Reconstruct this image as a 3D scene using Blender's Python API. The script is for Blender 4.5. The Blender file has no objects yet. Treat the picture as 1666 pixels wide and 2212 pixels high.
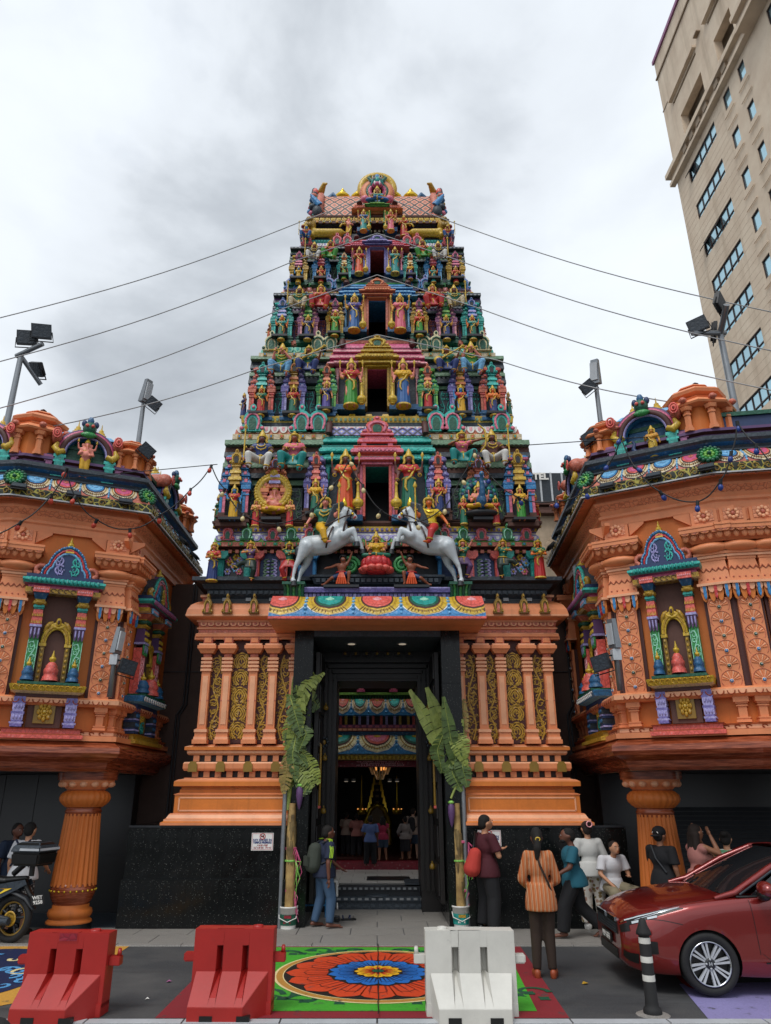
import bpy,bmesh,math,random
from mathutils import Matrix,Vector
rnd = random.Random(7)
sc = bpy.context.scene
COL = sc.collection
R = math.radians
PI = math.pi
# ------------------------------------------------------------ camera
TH = R(21.1);FPX = 1560.0;CAMH = 2.0
cd = bpy.data.cameras.new('camera');cam = bpy.data.objects.new('camera',cd);COL.objects.link(cam)
cam.location = (0,0,CAMH);cam.rotation_euler = (PI/2 + TH,0,0)
cd.sensor_fit = 'VERTICAL';cd.sensor_height = 36.0;cd.lens = 36.0*FPX/2212
cd.shift_x = 18/2212;cd.clip_end = 3000;cd.clip_start = 0.1
sc.camera = cam
# ------------------------------------------------------------ sky, sun, exposure
SUN_EL,SUN_AZ = R(58),R(-28)
w = bpy.data.worlds.new('World');sc.world = w;w.use_nodes = True
nt = w.node_tree;nt.nodes.clear()
def nd(t,kind,**kw):
 n = t.nodes.new(kind)
 for k,v in kw.items():
  if hasattr(n,k):setattr(n,k,v)
  else:n.inputs[k].default_value = v
 return n
sky = nd(nt,'ShaderNodeTexSky',sky_type='NISHITA',sun_disc=False,sun_elevation=SUN_EL,sun_rotation=PI+SUN_AZ)
skm = nd(nt,'ShaderNodeMix',data_type='RGBA',blend_type='MULTIPLY');skm.inputs[0].default_value = 1
skm.inputs[7].default_value = (0.1,0.1,0.1,1);nt.links.new(sky.outputs[0],skm.inputs[6])
tc = nd(nt,'ShaderNodeTexCoord')
mp = nd(nt,'ShaderNodeMapping');mp.inputs['Scale'].default_value = (1.0,1.0,1.5);mp.inputs['Location'].default_value = (1.3,0.7,0.2)
nt.links.new(tc.outputs['Generated'],mp.inputs[0])
n1 = nd(nt,'ShaderNodeTexNoise');n1.inputs['Scale'].default_value = 1.7;n1.inputs['Detail'].default_value = 7;n1.inputs['Roughness'].default_value = 0.52;n1.inputs['Distortion'].default_value = 0.25
nt.links.new(mp.outputs[0],n1.inputs['Vector'])
cr = nd(nt,'ShaderNodeValToRGB');e = cr.color_ramp.elements
e[0].position = 0.36;e[0].color = (0.80,0.855,0.91,1)
e[1].position = 0.67;e[1].color = (0.36,0.395,0.44,1)
for p,c in ((0.43,(0.765,0.815,0.87,1)),(0.51,(0.69,0.735,0.79,1)),(0.59,(0.49,0.53,0.58,1))):
 q = e.new(p);q.color = c
nt.links.new(n1.outputs[0],cr.inputs[0])
n2 = nd(nt,'ShaderNodeTexNoise');n2.inputs['Scale'].default_value = 3.1;n2.inputs['Detail'].default_value = 5
nt.links.new(mp.outputs[0],n2.inputs['Vector'])
cr2 = nd(nt,'ShaderNodeValToRGB');cr2.color_ramp.elements[0].position = 0.28;cr2.color_ramp.elements[0].color = (0.72,0.72,0.72,1)
cr2.color_ramp.elements[1].position = 0.40;cr2.color_ramp.elements[1].color = (1,1,1,1)
nt.links.new(n2.outputs[0],cr2.inputs[0])
mx = nd(nt,'ShaderNodeMix',data_type='RGBA');nt.links.new(cr2.outputs[0],mx.inputs[0])
nt.links.new(skm.outputs[2],mx.inputs[6]);nt.links.new(cr.outputs[0],mx.inputs[7])
bg = nd(nt,'ShaderNodeBackground');bg.inputs[1].default_value = 1.07
wo = nd(nt,'ShaderNodeOutputWorld');nt.links.new(mx.outputs[2],bg.inputs[0]);nt.links.new(bg.outputs[0],wo.inputs[0])
sd = bpy.data.lights.new('sun','SUN');sd.energy = 1.5;sd.angle = R(24);sd.color = (1.0,0.965,0.92)
so = bpy.data.objects.new('sun',sd);COL.objects.link(so)
so.rotation_euler = (PI/2 - SUN_EL,0,SUN_AZ)
sc.view_settings.view_transform = 'Standard';sc.view_settings.look = 'None'
sc.view_settings.exposure = 0.16;sc.view_settings.gamma = 1.0;sc.view_settings.use_curve_mapping = False
sc.cycles.max_bounces = 6;sc.cycles.diffuse_bounces = 3;sc.cycles.glossy_bounces = 3
# ------------------------------------------------------------ photo coordinates -> points on real planes
CT,ST = math.cos(TH),math.sin(TH)
def P(u,v,Y):
 a,b = (u-815)/FPX,(1106-v)/FPX
 dy,dz = CT - b*ST,ST + b*CT
 return Vector((a*Y/dy,Y,CAMH + dz*Y/dy))
def PG(u,v,z=0.0):
 a,b = (u-815)/FPX,(1106-v)/FPX
 dy,dz = CT - b*ST,ST + b*CT
 t = (z-CAMH)/dz
 return Vector((a*t,dy*t,z))
def Zat(v,Y):return P(815,v,Y).z
def Xat(u,v,Y):return P(u,v,Y).x
# ------------------------------------------------------------ materials
def lin(h):
 c = [int(h[i:i+2],16)/255 for i in (0,2,4)]
 return tuple(x/12.92 if x <= .04045 else ((x+.055)/1.055)**2.4 for x in c)
PAL = dict(
 orange=('d47a33',.55),peach=('e08c5e',.5),peachl=('efae86',.5),salmon=('c8705a',.5),rust=('9c4a2c',.5),maroon=('4a2420',.6),
 umber=('5d4038',.8),darkbrown=('3a2622',.6),gold=('d2ae3c',.38),ochre=('bc9434',.45),oldgold=('8a6c26',.4),bgold=('e6c23c',.22,.55),cream=('efe3b4',.5),
 teal=('2c9a90',.45),tealb=('44bfb2',.45),green=('3c9450',.45),dgreen=('1d5b45',.45),lime=('8cc860',.45),sage=('688a6c',.5),mint=('9edcc0',.5),
 blue=('3a86be',.45),lblue=('7ab6e0',.45),navy=('263a62',.5),dblue=('2a5f8a',.5),purple=('7a72b4',.45),lilac=('aaa4d8',.45),plum=('5c3f6a',.5),mauve=('9a5c86',.5),
 pink=('e07a92',.45),rose=('cf5f86',.45),lpink=('f0aab0',.45),red=('c8363a',.42),coral=('e2665c',.42),crimson=('8e1f30',.45),
 slate=('323b44',.55),charcoal=('24272c',.5),dslate=('3a434c',.5),black=('121212',.4),white=('e8e6e0',.45),grey=('8a8d90',.5),lgrey=('b8bcc0',.45),steel=('8c9094',.35,.6),
 skin=('d98f62',.45),skinpink=('e08a78',.45),skinblue=('3f8fc8',.45),skinbrown=('8a4c32',.45),skindark=('6a4038',.45),skingold=('cf9440',.4),skinor=('e07438',.45),
 sariorange=('d8582c',.45),sariyel=('d8a628',.45),sariblue=('33619c',.45),saripink=('d8687a',.45),sarigreen=('3f9036',.45),saridg=('1d6a52',.45),sariteal=('1f8a86',.45),sarinavy=('2b3c74',.45),sarired=('b83030',.45),saripurple=('5a4f96',.45),greenblk=('1c2e26',.5),whitecloth=('dcdad4',.55),
 horse=('c6ced2',.32),horsegrey=('a8b8c0',.35),mane=('3a4248',.5),
 beige=('b5a189',.7),beiged=('94806a',.7),sid=('d8c8a8',.6))
MATS = {}
def vivid(c,k=1.03):
 g_ = (c[0]+c[1]+c[2])/3;return tuple(max(.004,g_+(x-g_)*k)*.97 for x in c)
def newmat(name):
 m = bpy.data.materials.new(name);m.use_nodes = True
 return m,m.node_tree,m.node_tree.nodes['Principled BSDF']
def ln(t,a,b):t.links.new(a,b)
def noise(t,scale,detail=4,rough=.55,coord='Object',sc3=None):
 tcn = t.nodes.new('ShaderNodeTexCoord');n = t.nodes.new('ShaderNodeTexNoise')
 n.inputs['Scale'].default_value = scale;n.inputs['Detail'].default_value = detail;n.inputs['Roughness'].default_value = rough
 if sc3:
  m = t.nodes.new('ShaderNodeMapping');m.inputs['Scale'].default_value = sc3;ln(t,tcn.outputs[coord],m.inputs[0]);ln(t,m.outputs[0],n.inputs['Vector'])
 else:ln(t,tcn.outputs[coord],n.inputs['Vector'])
 return n.outputs[0]
def ramp(t,src,*stops):
 r = t.nodes.new('ShaderNodeValToRGB');el = r.color_ramp.elements
 while len(el) < len(stops):el.new(.5)
 for q,(p,c) in zip(el,stops):
  q.position = p;q.color = (*(c if len(c) == 3 else c[:3]),1)
 ln(t,src,r.inputs[0]);return r.outputs[0]
def mixc(t,fac,a,b,mode='MIX'):
 m = t.nodes.new('ShaderNodeMix');m.data_type = 'RGBA';m.blend_type = mode
 for i,x in ((0,fac),(6,a),(7,b)):
  if hasattr(x,'is_linked') or hasattr(x,'links'):ln(t,x,m.inputs[i])
  elif i == 0:m.inputs[0].default_value = x
  else:m.inputs[i].default_value = (*x[:3],1)
 return m.outputs[2]
def bump(t,b,src,strength=.2,dist=.01):
 n = t.nodes.new('ShaderNodeBump');n.inputs['Strength'].default_value = strength;n.inputs['Distance'].default_value = dist
 ln(t,src,n.inputs['Height']);ln(t,n.outputs[0],b.inputs['Normal'])
DETAIL = set('coral teal tealb green lime sage mint blue lblue dblue purple lilac mauve pink rose lpink red salmon gold ochre cream sid slate dslate dgreen crimson diamond'.split())
def paintmat(name,rgb,rough=.5,metal=0,var=.16,nsc=3.0,bs=.12,bsc=60):
 m,t,b = newmat(name)
 n = noise(t,nsc,6,.65);lo = tuple(c*(1-var) for c in rgb);hi = tuple(min(1,c*(1+var*.7)) for c in rgb)
 c = ramp(t,n,(.3,lo),(.7,hi))
 st = noise(t,1.0,5,.6,sc3=(9,9,.9))
 c = mixc(t,ramp(t,st,(.56,(0,0,0)),(.85,(.45,.45,.45))),c,tuple(x*.45 for x in rgb))
 if name in DETAIL:
  tq = t.nodes.new('ShaderNodeTexCoord');v = t.nodes.new('ShaderNodeTexVoronoi');v.feature = 'DISTANCE_TO_EDGE';v.inputs['Scale'].default_value = 11;ln(t,tq.outputs['Object'],v.inputs['Vector']);v2 = t.nodes.new('ShaderNodeTexVoronoi');v2.inputs['Scale'].default_value = 11;ln(t,tq.outputs['Object'],v2.inputs['Vector'])
  c = mixc(t,ramp(t,v.outputs['Distance'],(.02,(.45,.45,.45)),(.08,(0,0,0))),c,tuple(x*.3 for x in rgb));c = c if max(rgb) < .14 else mixc(t,ramp(t,v2.outputs['Distance'],(.08,(.45,.45,.45)),(.26,(0,0,0))),c,tuple(min(1,x*.6+.3) for x in rgb))
  bump(t,b,v.outputs['Distance'],.45,.02);bs = 0
 ln(t,c,b.inputs['Base Color']);b.inputs['Roughness'].default_value = rough;b.inputs['Metallic'].default_value = metal
 if bs:bump(t,b,noise(t,bsc,3),bs,.006)
 return m
SPECIAL = {}
def M(key):
 if key in MATS:return MATS[key]
 if key in SPECIAL:m = SPECIAL[key]()
 else:
  p = PAL[key];m = paintmat(key,vivid(lin(p[0])),p[1],p[2] if len(p) > 2 else 0)
 m.name = key;MATS[key] = m
 return m
# ------------------------------------------------------------ mesh builder
I4 = Matrix.Identity(4)
class MB:
 def __init__(s):s.v = [];s.f = [];s.m = [];s.keys = [];s.sm = [];s.T = None
 def k(s,key):
  if key not in s.keys:s.keys.append(key)
  return s.keys.index(key)
 def add(s,vs,fs,key,smooth=False):
  o = len(s.v);T = s.T
  s.v += [tuple(T @ Vector(p)) for p in vs] if T is not None else [tuple(p) for p in vs]
  ki = s.k(key)
  flip = T is not None and T.determinant() < 0
  for f in fs:
   s.f.append(tuple(o+i for i in (reversed(f) if flip else f)));s.m.append(ki);s.sm.append(smooth)
 def box(s,x0,x1,y0,y1,z0,z1,key,tx=0,ty=0):
  if x0 > x1:x0,x1 = x1,x0
  if y0 > y1:y0,y1 = y1,y0
  v = [(x0,y0,z0),(x1,y0,z0),(x1,y1,z0),(x0,y1,z0),(x0+tx,y0+ty,z1),(x1-tx,y0+ty,z1),(x1-tx,y1-ty,z1),(x0+tx,y1-ty,z1)]
  s.add(v,[(3,2,1,0),(4,5,6,7),(0,1,5,4),(1,2,6,5),(2,3,7,6),(3,0,4,7)],key)
 def cbox(s,x,y,z0,z1,w,d,key,tx=0,ty=0):s.box(x-w/2,x+w/2,y-d/2,y+d/2,z0,z1,key,tx,ty)
 def prism(s,pts,y0,y1,key,smooth=False):
  n = len(pts);v = [(x,y0,z) for x,z in pts] + [(x,y1,z) for x,z in pts]
  f = [tuple(range(n)),tuple(range(2*n-1,n-1,-1))]
  s.add(v,f,key)
  s.add(v,[(i,n+i,n+(i+1) % n,(i+1) % n) for i in range(n)],key,smooth)
 def lathe(s,prof,c=(0,0,0),n=16,key='gold',keys=None,smooth=True,ribs=0,ribd=0,sq=False,caps=True):
  vs,fs = [],[]
  for r,z in prof:
   for i in range(n):
    a = 2*PI*(i+.5)/n
    rr = r*(1+(ribd*abs(math.sin(ribs*a/2)) if ribs else 0))
    if sq:rr = r/max(abs(math.cos(a)),abs(math.sin(a)))
    vs.append((c[0]+rr*math.cos(a),c[1]+rr*math.sin(a),c[2]+z))
  for j in range(len(prof)-1):
   fj = [(j*n+i,j*n+(i+1) % n,(j+1)*n+(i+1) % n,(j+1)*n+i) for i in range(n)]
   if keys:s.add(vs[j*n:(j+2)*n],[tuple(q-j*n for q in f) for f in fj],keys[min(j,len(keys)-1)],smooth)
   else:fs += fj
  if not keys:s.add(vs,fs,key,smooth)
  if caps and prof[0][0] > 1e-4:s.add(vs[:n],[tuple(range(n-1,-1,-1))],keys[0] if keys else key)
  if caps and prof[-1][0] > 1e-4:s.add(vs[-n:],[tuple(range(n))],keys[-1] if keys else key)
 def tube(s,pts,rad,n=8,key='gold',closed=False,flat=None):
  pts = [Vector(p) for p in pts];N = len(pts)
  if not hasattr(rad,'__len__'):rad = [rad]*N
  vs,fs = [],[]
  up = None
  for i,p in enumerate(pts):
   d = (pts[(i+1) % N] - pts[i-1]) if closed else (pts[min(i+1,N-1)] - pts[max(i-1,0)])
   if d.length < 1e-9:d = Vector((0,0,1))
   d.normalize()
   if up is None:up = Vector((0,0,1)) if abs(d.z) < .9 else Vector((0,1,0))
   x = d.cross(up)
   if x.length < 1e-6:x = d.orthogonal()
   x.normalize();y = x.cross(d).normalized();up = y
   for k in range(n):
    a = 2*PI*k/n
    vs.append(p + rad[i]*(math.cos(a)*x + math.sin(a)*y*(flat or 1)))
  for i in range(N if closed else N-1):
   j = (i+1) % N
   fs += [(i*n+k,i*n+(k+1) % n,j*n+(k+1) % n,j*n+k) for k in range(n)]
  s.add(vs,fs,key,n > 4)
  if not closed:
   s.add(vs[:n],[tuple(range(n-1,-1,-1))],key);s.add(vs[-n:],[tuple(range(n))],key)
 def ell(s,c,r,key,n=10,m=7,rot=None):
  if not hasattr(r,'__len__'):r = (r,r,r)
  vs = [];c = Vector(c)
  for j in range(m+1):
   t = PI*j/m
   for i in range(n):
    a = 2*PI*i/n;q = Vector((r[0]*math.sin(t)*math.cos(a),r[1]*math.sin(t)*math.sin(a),-r[2]*math.cos(t)))
    vs.append(c + (rot @ q if rot else q))
  fs = [(j*n+i,j*n+(i+1) % n,(j+1)*n+(i+1) % n,(j+1)*n+i) for j in range(m) for i in range(n)]
  s.add(vs,fs,key,True)
 def sweep(s,prof,path,keys,closed=False,smooth=False,capends=True):
  n = len(path);pv = [Vector(p) for p in path];off = []
  for i in range(n):
   a = pv[i]-pv[i-1] if (closed or i > 0) else None
   b = pv[(i+1) % n]-pv[i] if (closed or i < n-1) else None
   na = Vector((a.y,-a.x)).normalized() if a else None;nb = Vector((b.y,-b.x)).normalized() if b else None
   if na is None:off.append(nb)
   elif nb is None:off.append(na)
   else:
    m = na+nb;m.normalize();off.append(m/max(.3,m.dot(na)))
  vs = [(pv[i].x+off[i].x*o,pv[i].y+off[i].y*o,z) for o,z in prof for i in range(n)]
  for j in range(len(prof)-1):
   key = keys if isinstance(keys,str) else keys[min(j,len(keys)-1)]
   fs = [(i,(i+1) % n,n+(i+1) % n,n+i) for i in range(n if closed else n-1)]
   s.add(vs[j*n:(j+2)*n],fs,key,smooth)
  if not closed and capends:
   key = keys if isinstance(keys,str) else keys[0]
   s.add([vs[j*n] for j in range(len(prof))],[tuple(range(len(prof)))],key)
   s.add([vs[j*n+n-1] for j in range(len(prof))],[tuple(range(len(prof)-1,-1,-1))],key)
 def strip(s,pts,w,key,th=.006,up=Vector((0,-1,0))):
  pts = [Vector(p) for p in pts];N = len(pts);vs = []
  if not hasattr(w,'__len__'):w = [w]*N
  for i,p in enumerate(pts):
   d = (pts[min(i+1,N-1)]-pts[max(i-1,0)])
   if d.length < 1e-9:d = Vector((0,0,1))
   sd_ = d.normalized().cross(up).normalized()*w[i]/2
   vs += [p-sd_,p+sd_,p-sd_*.6+up*th,p+sd_*.6+up*th]
  fs = []
  for i in range(N-1):
   a,b = 4*i,4*i+4
   fs += [(a+2,a+3,b+3,b+2),(a,a+2,b+2,b),(a+3,a+1,b+1,b+3)]
  s.add(vs,fs,key)
 def mesh(s,name):
  me = bpy.data.meshes.new(name);me.from_pydata(s.v,[],s.f)
  for k_ in s.keys:me.materials.append(M(k_))
  me.polygons.foreach_set('material_index',s.m);me.polygons.foreach_set('use_smooth',s.sm);me.update()
  return me
 def build(s,name,parent=None,loc=None,**kw):return put(s.mesh(name),name,parent,loc,**kw)
def put(me,name,parent=None,loc=None,rot=None,scale=None,**kw):
 o = bpy.data.objects.new(name,me);COL.objects.link(o)
 if parent is not None:o.parent = parent
 if loc is not None:o.location = loc
 if rot is not None:o.rotation_euler = rot
 if scale is not None:o.scale = scale if hasattr(scale,'__len__') else (scale,)*3
 for k,v in kw.items():o[k] = v
 return o
def thing(name,label,cat,loc=(0,0,0),rz=0,group=None,scale=None):
 o = put(None,name,None,loc,(0,0,rz),scale);o['label'] = label;o['category'] = cat
 if group:o['group'] = group
 return o
def tag(o,label,cat,group=None):
 o['label'] = label;o['category'] = cat
 if group:o['group'] = group
 return o
def struct(o):o['kind'] = 'structure';return o
def dup(o,parent=None,label=None,**kw):
 c = o.copy();COL.objects.link(c)
 if parent is not None:c.parent = parent
 if label:c['label'] = label
 for ch in o.children:dup(ch,c)
 return c
def xf(loc=(0,0,0),rz=0,s=1,sx=None):return Matrix.Translation(loc) @ Matrix.Rotation(rz,4,'Z') @ Matrix.Diagonal(((sx or s),s,s,1))
# ------------------------------------------------------------ one smooth skin from overlapping pieces
tmp = bpy.data.scenes.new('tmp')
def tmpdg():
 with bpy.context.temp_override(scene=tmp,view_layer=tmp.view_layers[0]):
  dg = bpy.context.evaluated_depsgraph_get();dg.update()
  return dg
def remesh(mb,vox,smooth=2,ratio=1.0):
 me = bpy.data.meshes.new('t');me.from_pydata(mb.v,[],mb.f)
 o = bpy.data.objects.new('t',me);tmp.collection.objects.link(o)
 m = o.modifiers.new('r','REMESH');m.mode = 'VOXEL';m.voxel_size = vox;m.adaptivity = 0
 if smooth:
  m = o.modifiers.new('s','SMOOTH');m.iterations = smooth;m.factor = .5
 if ratio < 1:
  m = o.modifiers.new('d','DECIMATE');m.ratio = ratio
 dg = tmpdg()
 out = bpy.data.meshes.new_from_object(o.evaluated_get(dg),depsgraph=dg)
 bpy.data.objects.remove(o);bpy.data.meshes.remove(me)
 out.polygons.foreach_set('use_smooth',[True]*len(out.polygons))
 return out
def setmat(me,*keys):
 me.materials.clear()
 for k_ in keys:me.materials.append(M(k_))
 return me
def meshadd(me,mb,key):
 b = bmesh.new();b.from_mesh(me);vv = [b.verts.new(p) for p in mb.v]
 for f,sm in zip(mb.f,mb.sm):
  try:q = b.faces.new([vv[i] for i in f]);q.smooth = True
  except ValueError:pass
 b.to_mesh(me);b.free();return me
# ============================================================ ground, road, pavement
def asphaltmat():
 m,t,b = newmat('asphalt')
 n = noise(t,60,3);c = ramp(t,n,(.35,(.028,.03,.033)),(.7,(.06,.063,.068)))
 c = mixc(t,ramp(t,noise(t,.7,6,.65),(.42,(0,0,0)),(.66,(.8,.8,.8))),c,(.095,.093,.09));c = mixc(t,ramp(t,noise(t,1.0,6,.7,sc3=(.25,1.6,1)),(.56,(0,0,0)),(.7,(.7,.7,.7))),c,(.018,.018,.019))
 ln(t,c,b.inputs['Base Color']);b.inputs['Roughness'].default_value = .75;bump(t,b,noise(t,140,2),.5,.006);return m
def pavemat():
 m,t,b = newmat('granite_paving')
 n = noise(t,90,2);c = ramp(t,n,(.36,(.17,.16,.145)),(.64,(.34,.32,.295)))
 c = mixc(t,ramp(t,noise(t,1.3,6,.7),(.45,(0,0,0)),(.75,(.55,.55,.55))),c,(.12,.115,.105))
 ln(t,c,b.inputs['Base Color']);b.inputs['Roughness'].default_value = .5;bump(t,b,noise(t,120,2),.15,.004);return m
def roadpaint(name,rgb,wear=.575):
 m,t,b = newmat(name)
 n = noise(t,45,4);c = ramp(t,n,(.3,tuple(x*.8 for x in rgb)),(.7,rgb))
 wv = noise(t,6.0,9,.75)
 c = mixc(t,ramp(t,wv,(wear,(0,0,0)),(wear+.07,(.8,.8,.8))),c,(.055,.055,.055))
 c = mixc(t,ramp(t,noise(t,1.1,5,.6),(.5,(0,0,0)),(.85,(.4,.4,.4))),c,tuple(x*.5 for x in rgb))
 ln(t,c,b.inputs['Base Color']);b.inputs['Roughness'].default_value = .6;bump(t,b,noise(t,120,2),.3,.004);return m
SPECIAL.update(asphalt=asphaltmat,granite_paving=pavemat,
 rp_red=lambda:roadpaint('rp_red',lin('8a2730')),rp_green=lambda:roadpaint('rp_green',lin('46aa2e')),rp_tan=lambda:roadpaint('rp_tan',lin('c08a3c')),
 rp_orange=lambda:roadpaint('rp_orange',lin('d4461c')),rp_dred=lambda:roadpaint('rp_dred',lin('7c2018')),rp_blue=lambda:roadpaint('rp_blue',lin('1f6cc0')),rp_navy=lambda:roadpaint('rp_navy',lin('16244e')),
 rp_yellow=lambda:roadpaint('rp_yellow',lin('f0b81e')),rp_black=lambda:roadpaint('rp_black',lin('1c1612'),.8),rp_dgreen=lambda:roadpaint('rp_dgreen',lin('17553a')),rp_cream=lambda:roadpaint('rp_cream',lin('ead9a0')),
 rp_gold=lambda:roadpaint('rp_gold',lin('cf9a3e')),rp_purple=lambda:roadpaint('rp_purple',lin('8d86b8')),rp_lblue=lambda:roadpaint('rp_lblue',lin('58a0d8')))
SWZ = 0.02;GY_ = 12.79;SWY = PG(815,2041,SWZ).y
mb = MB();mb.add([(-400,-120,-.01),(400,-120,-.01),(400,900,-.01),(-400,900,-.01)],[(0,1,2,3)],'asphalt');struct(mb.build('ground'))
mb = MB();mb.add([(-40,2,0),(40,2,0),(40,SWY+.02,0),(-40,SWY+.02,0)],[(0,1,2,3)],'asphalt');struct(mb.build('road'))
KY = PG(815,2203).y
mb = MB();mb.box(-30,30,KY-1.6,KY-.12,-.02,.004,'granite_paving');struct(mb.build('near_pavement'))
pv = struct(bpy.data.objects.new('pavement',None));COL.objects.link(pv)
b0 = MB();b0.box(-30,30,SWY,26,-.05,SWZ-.012,'dslate');b0.build('paving_bed',pv)
tm = MB();tm.box(.003,.797,.003,.597,-.02,0,'granite_paving',.003,.003);tme = tm.mesh('paving_slab')
kb = MB();kb.box(.003,.897,0,.16,-.02,0,'granite_paving',.004,.004);kbe = kb.mesh('kerb_stone')
for i in range(-9,9):put(kbe,'kerb_stone',pv,(i*.9,SWY-.01,SWZ+.001))
for j in range(6):
 for i in range(-10,10):
  x = i*.8 + (.4 if j % 2 else 0);y = SWY+.155+j*.6
  if y > GY_-.6 and abs(x+.4) > 1.9:continue
  put(tme,'paving_slab',pv,(x,y,SWZ+rnd.uniform(-.0015,.0015)))
kbn = MB();kbn.box(.003,.897,0,.14,-.1,0,'lgrey',.006,.006);kbm = kbn.mesh('kerb_stone')
nk = struct(bpy.data.objects.new('near_kerb',None));COL.objects.link(nk)
for i in range(-7,7):put(kbm,'kerb_stone',nk,(i*.9,KY-.14,.01))
# ============================================================ road paintings
def flat(mb,pts,z,key):mb.add([(p[0],p[1],z) for p in pts],[tuple(range(len(pts)))],key)
def g(u,v):p = PG(u,v);return (p.x,p.y)
yb,yf = SWY-.02,KY+.04
xl0,xr0 = PG(329,2206).x,PG(1232,2202).x
xl1,xr1 = xl0+.02,PG(1125,2046).x
art = thing('road_painting','painted orange and blue lotus mandala on a green square with red border on the road','road painting')
mb = MB();flat(mb,[(xl0,yf),(xr0,yf),(xr1,yb),(xl1,yb)],.004,'rp_red');mb.build('border',art)
mb = MB();flat(mb,[(xl0+.26,yf+.22),(xr0-.26,yf+.22),(xr1-.22,yb-.07),(xl1+.26,yb-.07)],.008,'rp_green');mb.build('green_field',art)
MC = PG(817,2106);MX = (PG(1041,2106).x-PG(592,2106).x)/2;MY = (PG(815,2055).y-PG(815,2171).y)/2
MCY = (PG(815,2055).y+PG(815,2171).y)/2
def em(r,a):return (MC.x+MX*r*math.cos(a),MCY+MY*r*math.sin(a))
def ring(mb,r,z,key,n=72,lob=0,amp=0):
 flat(mb,[em(r*(1+amp*abs(math.cos(lob*2*PI*i/n/2))),2*PI*i/n) for i in range(n)],z,key)
mb = MB();ring(mb,1.0,.012,'rp_cream');ring(mb,.975,.0135,'rp_tan');ring(mb,.915,.015,'rp_cream');mb.build('ring_band',art)
mb = MB();ring(mb,.905,.0165,'rp_black');mb.build('ring_outline',art)
def petals(name,n,r0,r1,wd,z,key,key2,off=0):
 pm = MB()
 def pet(rs,ws,z,key):
  pts = []
  for i in range(9):
   s = i/8;r = r0+(r1*rs-r0)*s;pts.append((r,ws*min(PI*r/n*1.02,wd*(1-max(0,(s-.55)/.45)**3))))
  o = [em(r,a0+x/r) for r,x in pts]+[em(r1*rs*1.015,a0)]+[em(r,a0-x/r) for r,x in reversed(pts)]
  flat(pm,o,z,key)
 for k in range(n):
  a0 = 2*PI*(k+off)/n
  pet(1.0,1.06,z,'rp_black');pet(.99,1.02,z+.001,key);pet(.80,.66,z+.002,'rp_black');pet(.79,.635,z+.003,key)
  for q in (-.35,0,.35):
   ps = [em(r0+(r1-r0)*s,a0+q*wd*.9*(1-s*.3)/max(r0,.15)) for s in (0.05,.75)]
   d = Vector((ps[1][0]-ps[0][0],ps[1][1]-ps[0][1]));nn = Vector((-d.y,d.x)).normalized()*.007
   flat(pm,[(ps[0][0]-nn.x*2,ps[0][1]-nn.y*2),(ps[0][0]+nn.x*2,ps[0][1]+nn.y*2),(ps[1][0],ps[1][1])],z+.004,key2)
 pm.build(name,art)
petals('orange_petals',16,.44,.9,.185,.018,'rp_orange','rp_dred')
mb = MB();ring(mb,.50,.0235,'rp_black',96,16,-.04);mb.build('petal_outline',art)
petals('blue_petals',16,.2,.49,.092,.0245,'rp_blue','rp_navy',.5)
mb = MB();ring(mb,.245,.0300,'rp_black',96,12,-.05);mb.build('petal_outline',art)
petals('yellow_petals',12,.05,.235,.058,.031,'rp_yellow','rp_orange')
mb = MB();ring(mb,.06,.0365,'rp_dgreen',24);mb.build('flower_centre',art)
sw = MB()
def curl(cx,cy,r,a0,turns,sx=1,n=16,key='rp_dgreen',wd=.05):
 return [(cx+sx*r*(1-.85*i/n)*math.cos(a0+turns*2*PI*i/n),cy+r*(1-.85*i/n)*math.sin(a0+turns*2*PI*i/n)*1.2) for i in range(n+1)]
def gstrip(mbx,pts,wd,z,key):
 mbx.strip([(x,y,z) for x,y in pts],[wd*(1-.6*i/len(pts)) for i in range(len(pts))],key,.001,Vector((0,0,1)))
for yy,s in ((yb-.33,1),(yf+.62,-1)):
 for sx in (-1,1):
  for k,(cx,rr) in enumerate(((.35,.16),(.75,.2),(1.25,.26),(1.62,.2))):
   if abs(MC.x+sx*cx) > 1.85:continue
   gstrip(sw,curl(MC.x+sx*cx,yy-(s*.1*k if k > 1 else 0),rr,0 if k % 2 else PI,.9*(1 if k % 2 else -1),sx),.07,.0092,'rp_dgreen')
  gstrip(sw,[(MC.x+sx*(.1+i*.16),yy+.12*math.sin(i*1.1)-(s*.02*i)) for i in range(10)],.05,.0092,'rp_dgreen')
  for i in range(14):
   x = MC.x+sx*(.15+.12*i);y = yy+.14*math.sin(i*2.3)-s*.015*i
   if abs(x) < 1.9:flat(sw,[(x+.05*math.cos(a)*(1+.6*(j % 2)),y+.06*math.sin(a)*(1+.6*(j % 2))) for j,a in enumerate([q*PI/4 for q in range(8)])],.0092,'rp_dgreen')
sw.build('leaf_scroll',art,kind='stuff');a = MB();a.strip([(MC.x+.004*math.sin(i*1.7),yf+(yb-yf)*i/24,.0372) for i in range(25)],.011,'rp_black',.0005,Vector((0,0,1)));a.build('joint_crack',art)
art2 = thing('road_painting','yellow square with blue swirls painted on the road beside the motorcycle','road painting')
mb = MB();flat(mb,[g(-120,2198),g(118,2150),g(282,2043),g(-120,2043)],.004,'rp_gold');mb.build('yellow_field',art2)
mb = MB();c0 = PG(-95,2108)
flat(mb,[(c0.x+1.05*math.cos(a),c0.y+1.5*math.sin(a)) for a in [2*PI*i/40 for i in range(40)]],.008,'rp_navy');mb.build('swirl_disc',art2)
mb = MB()
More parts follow.
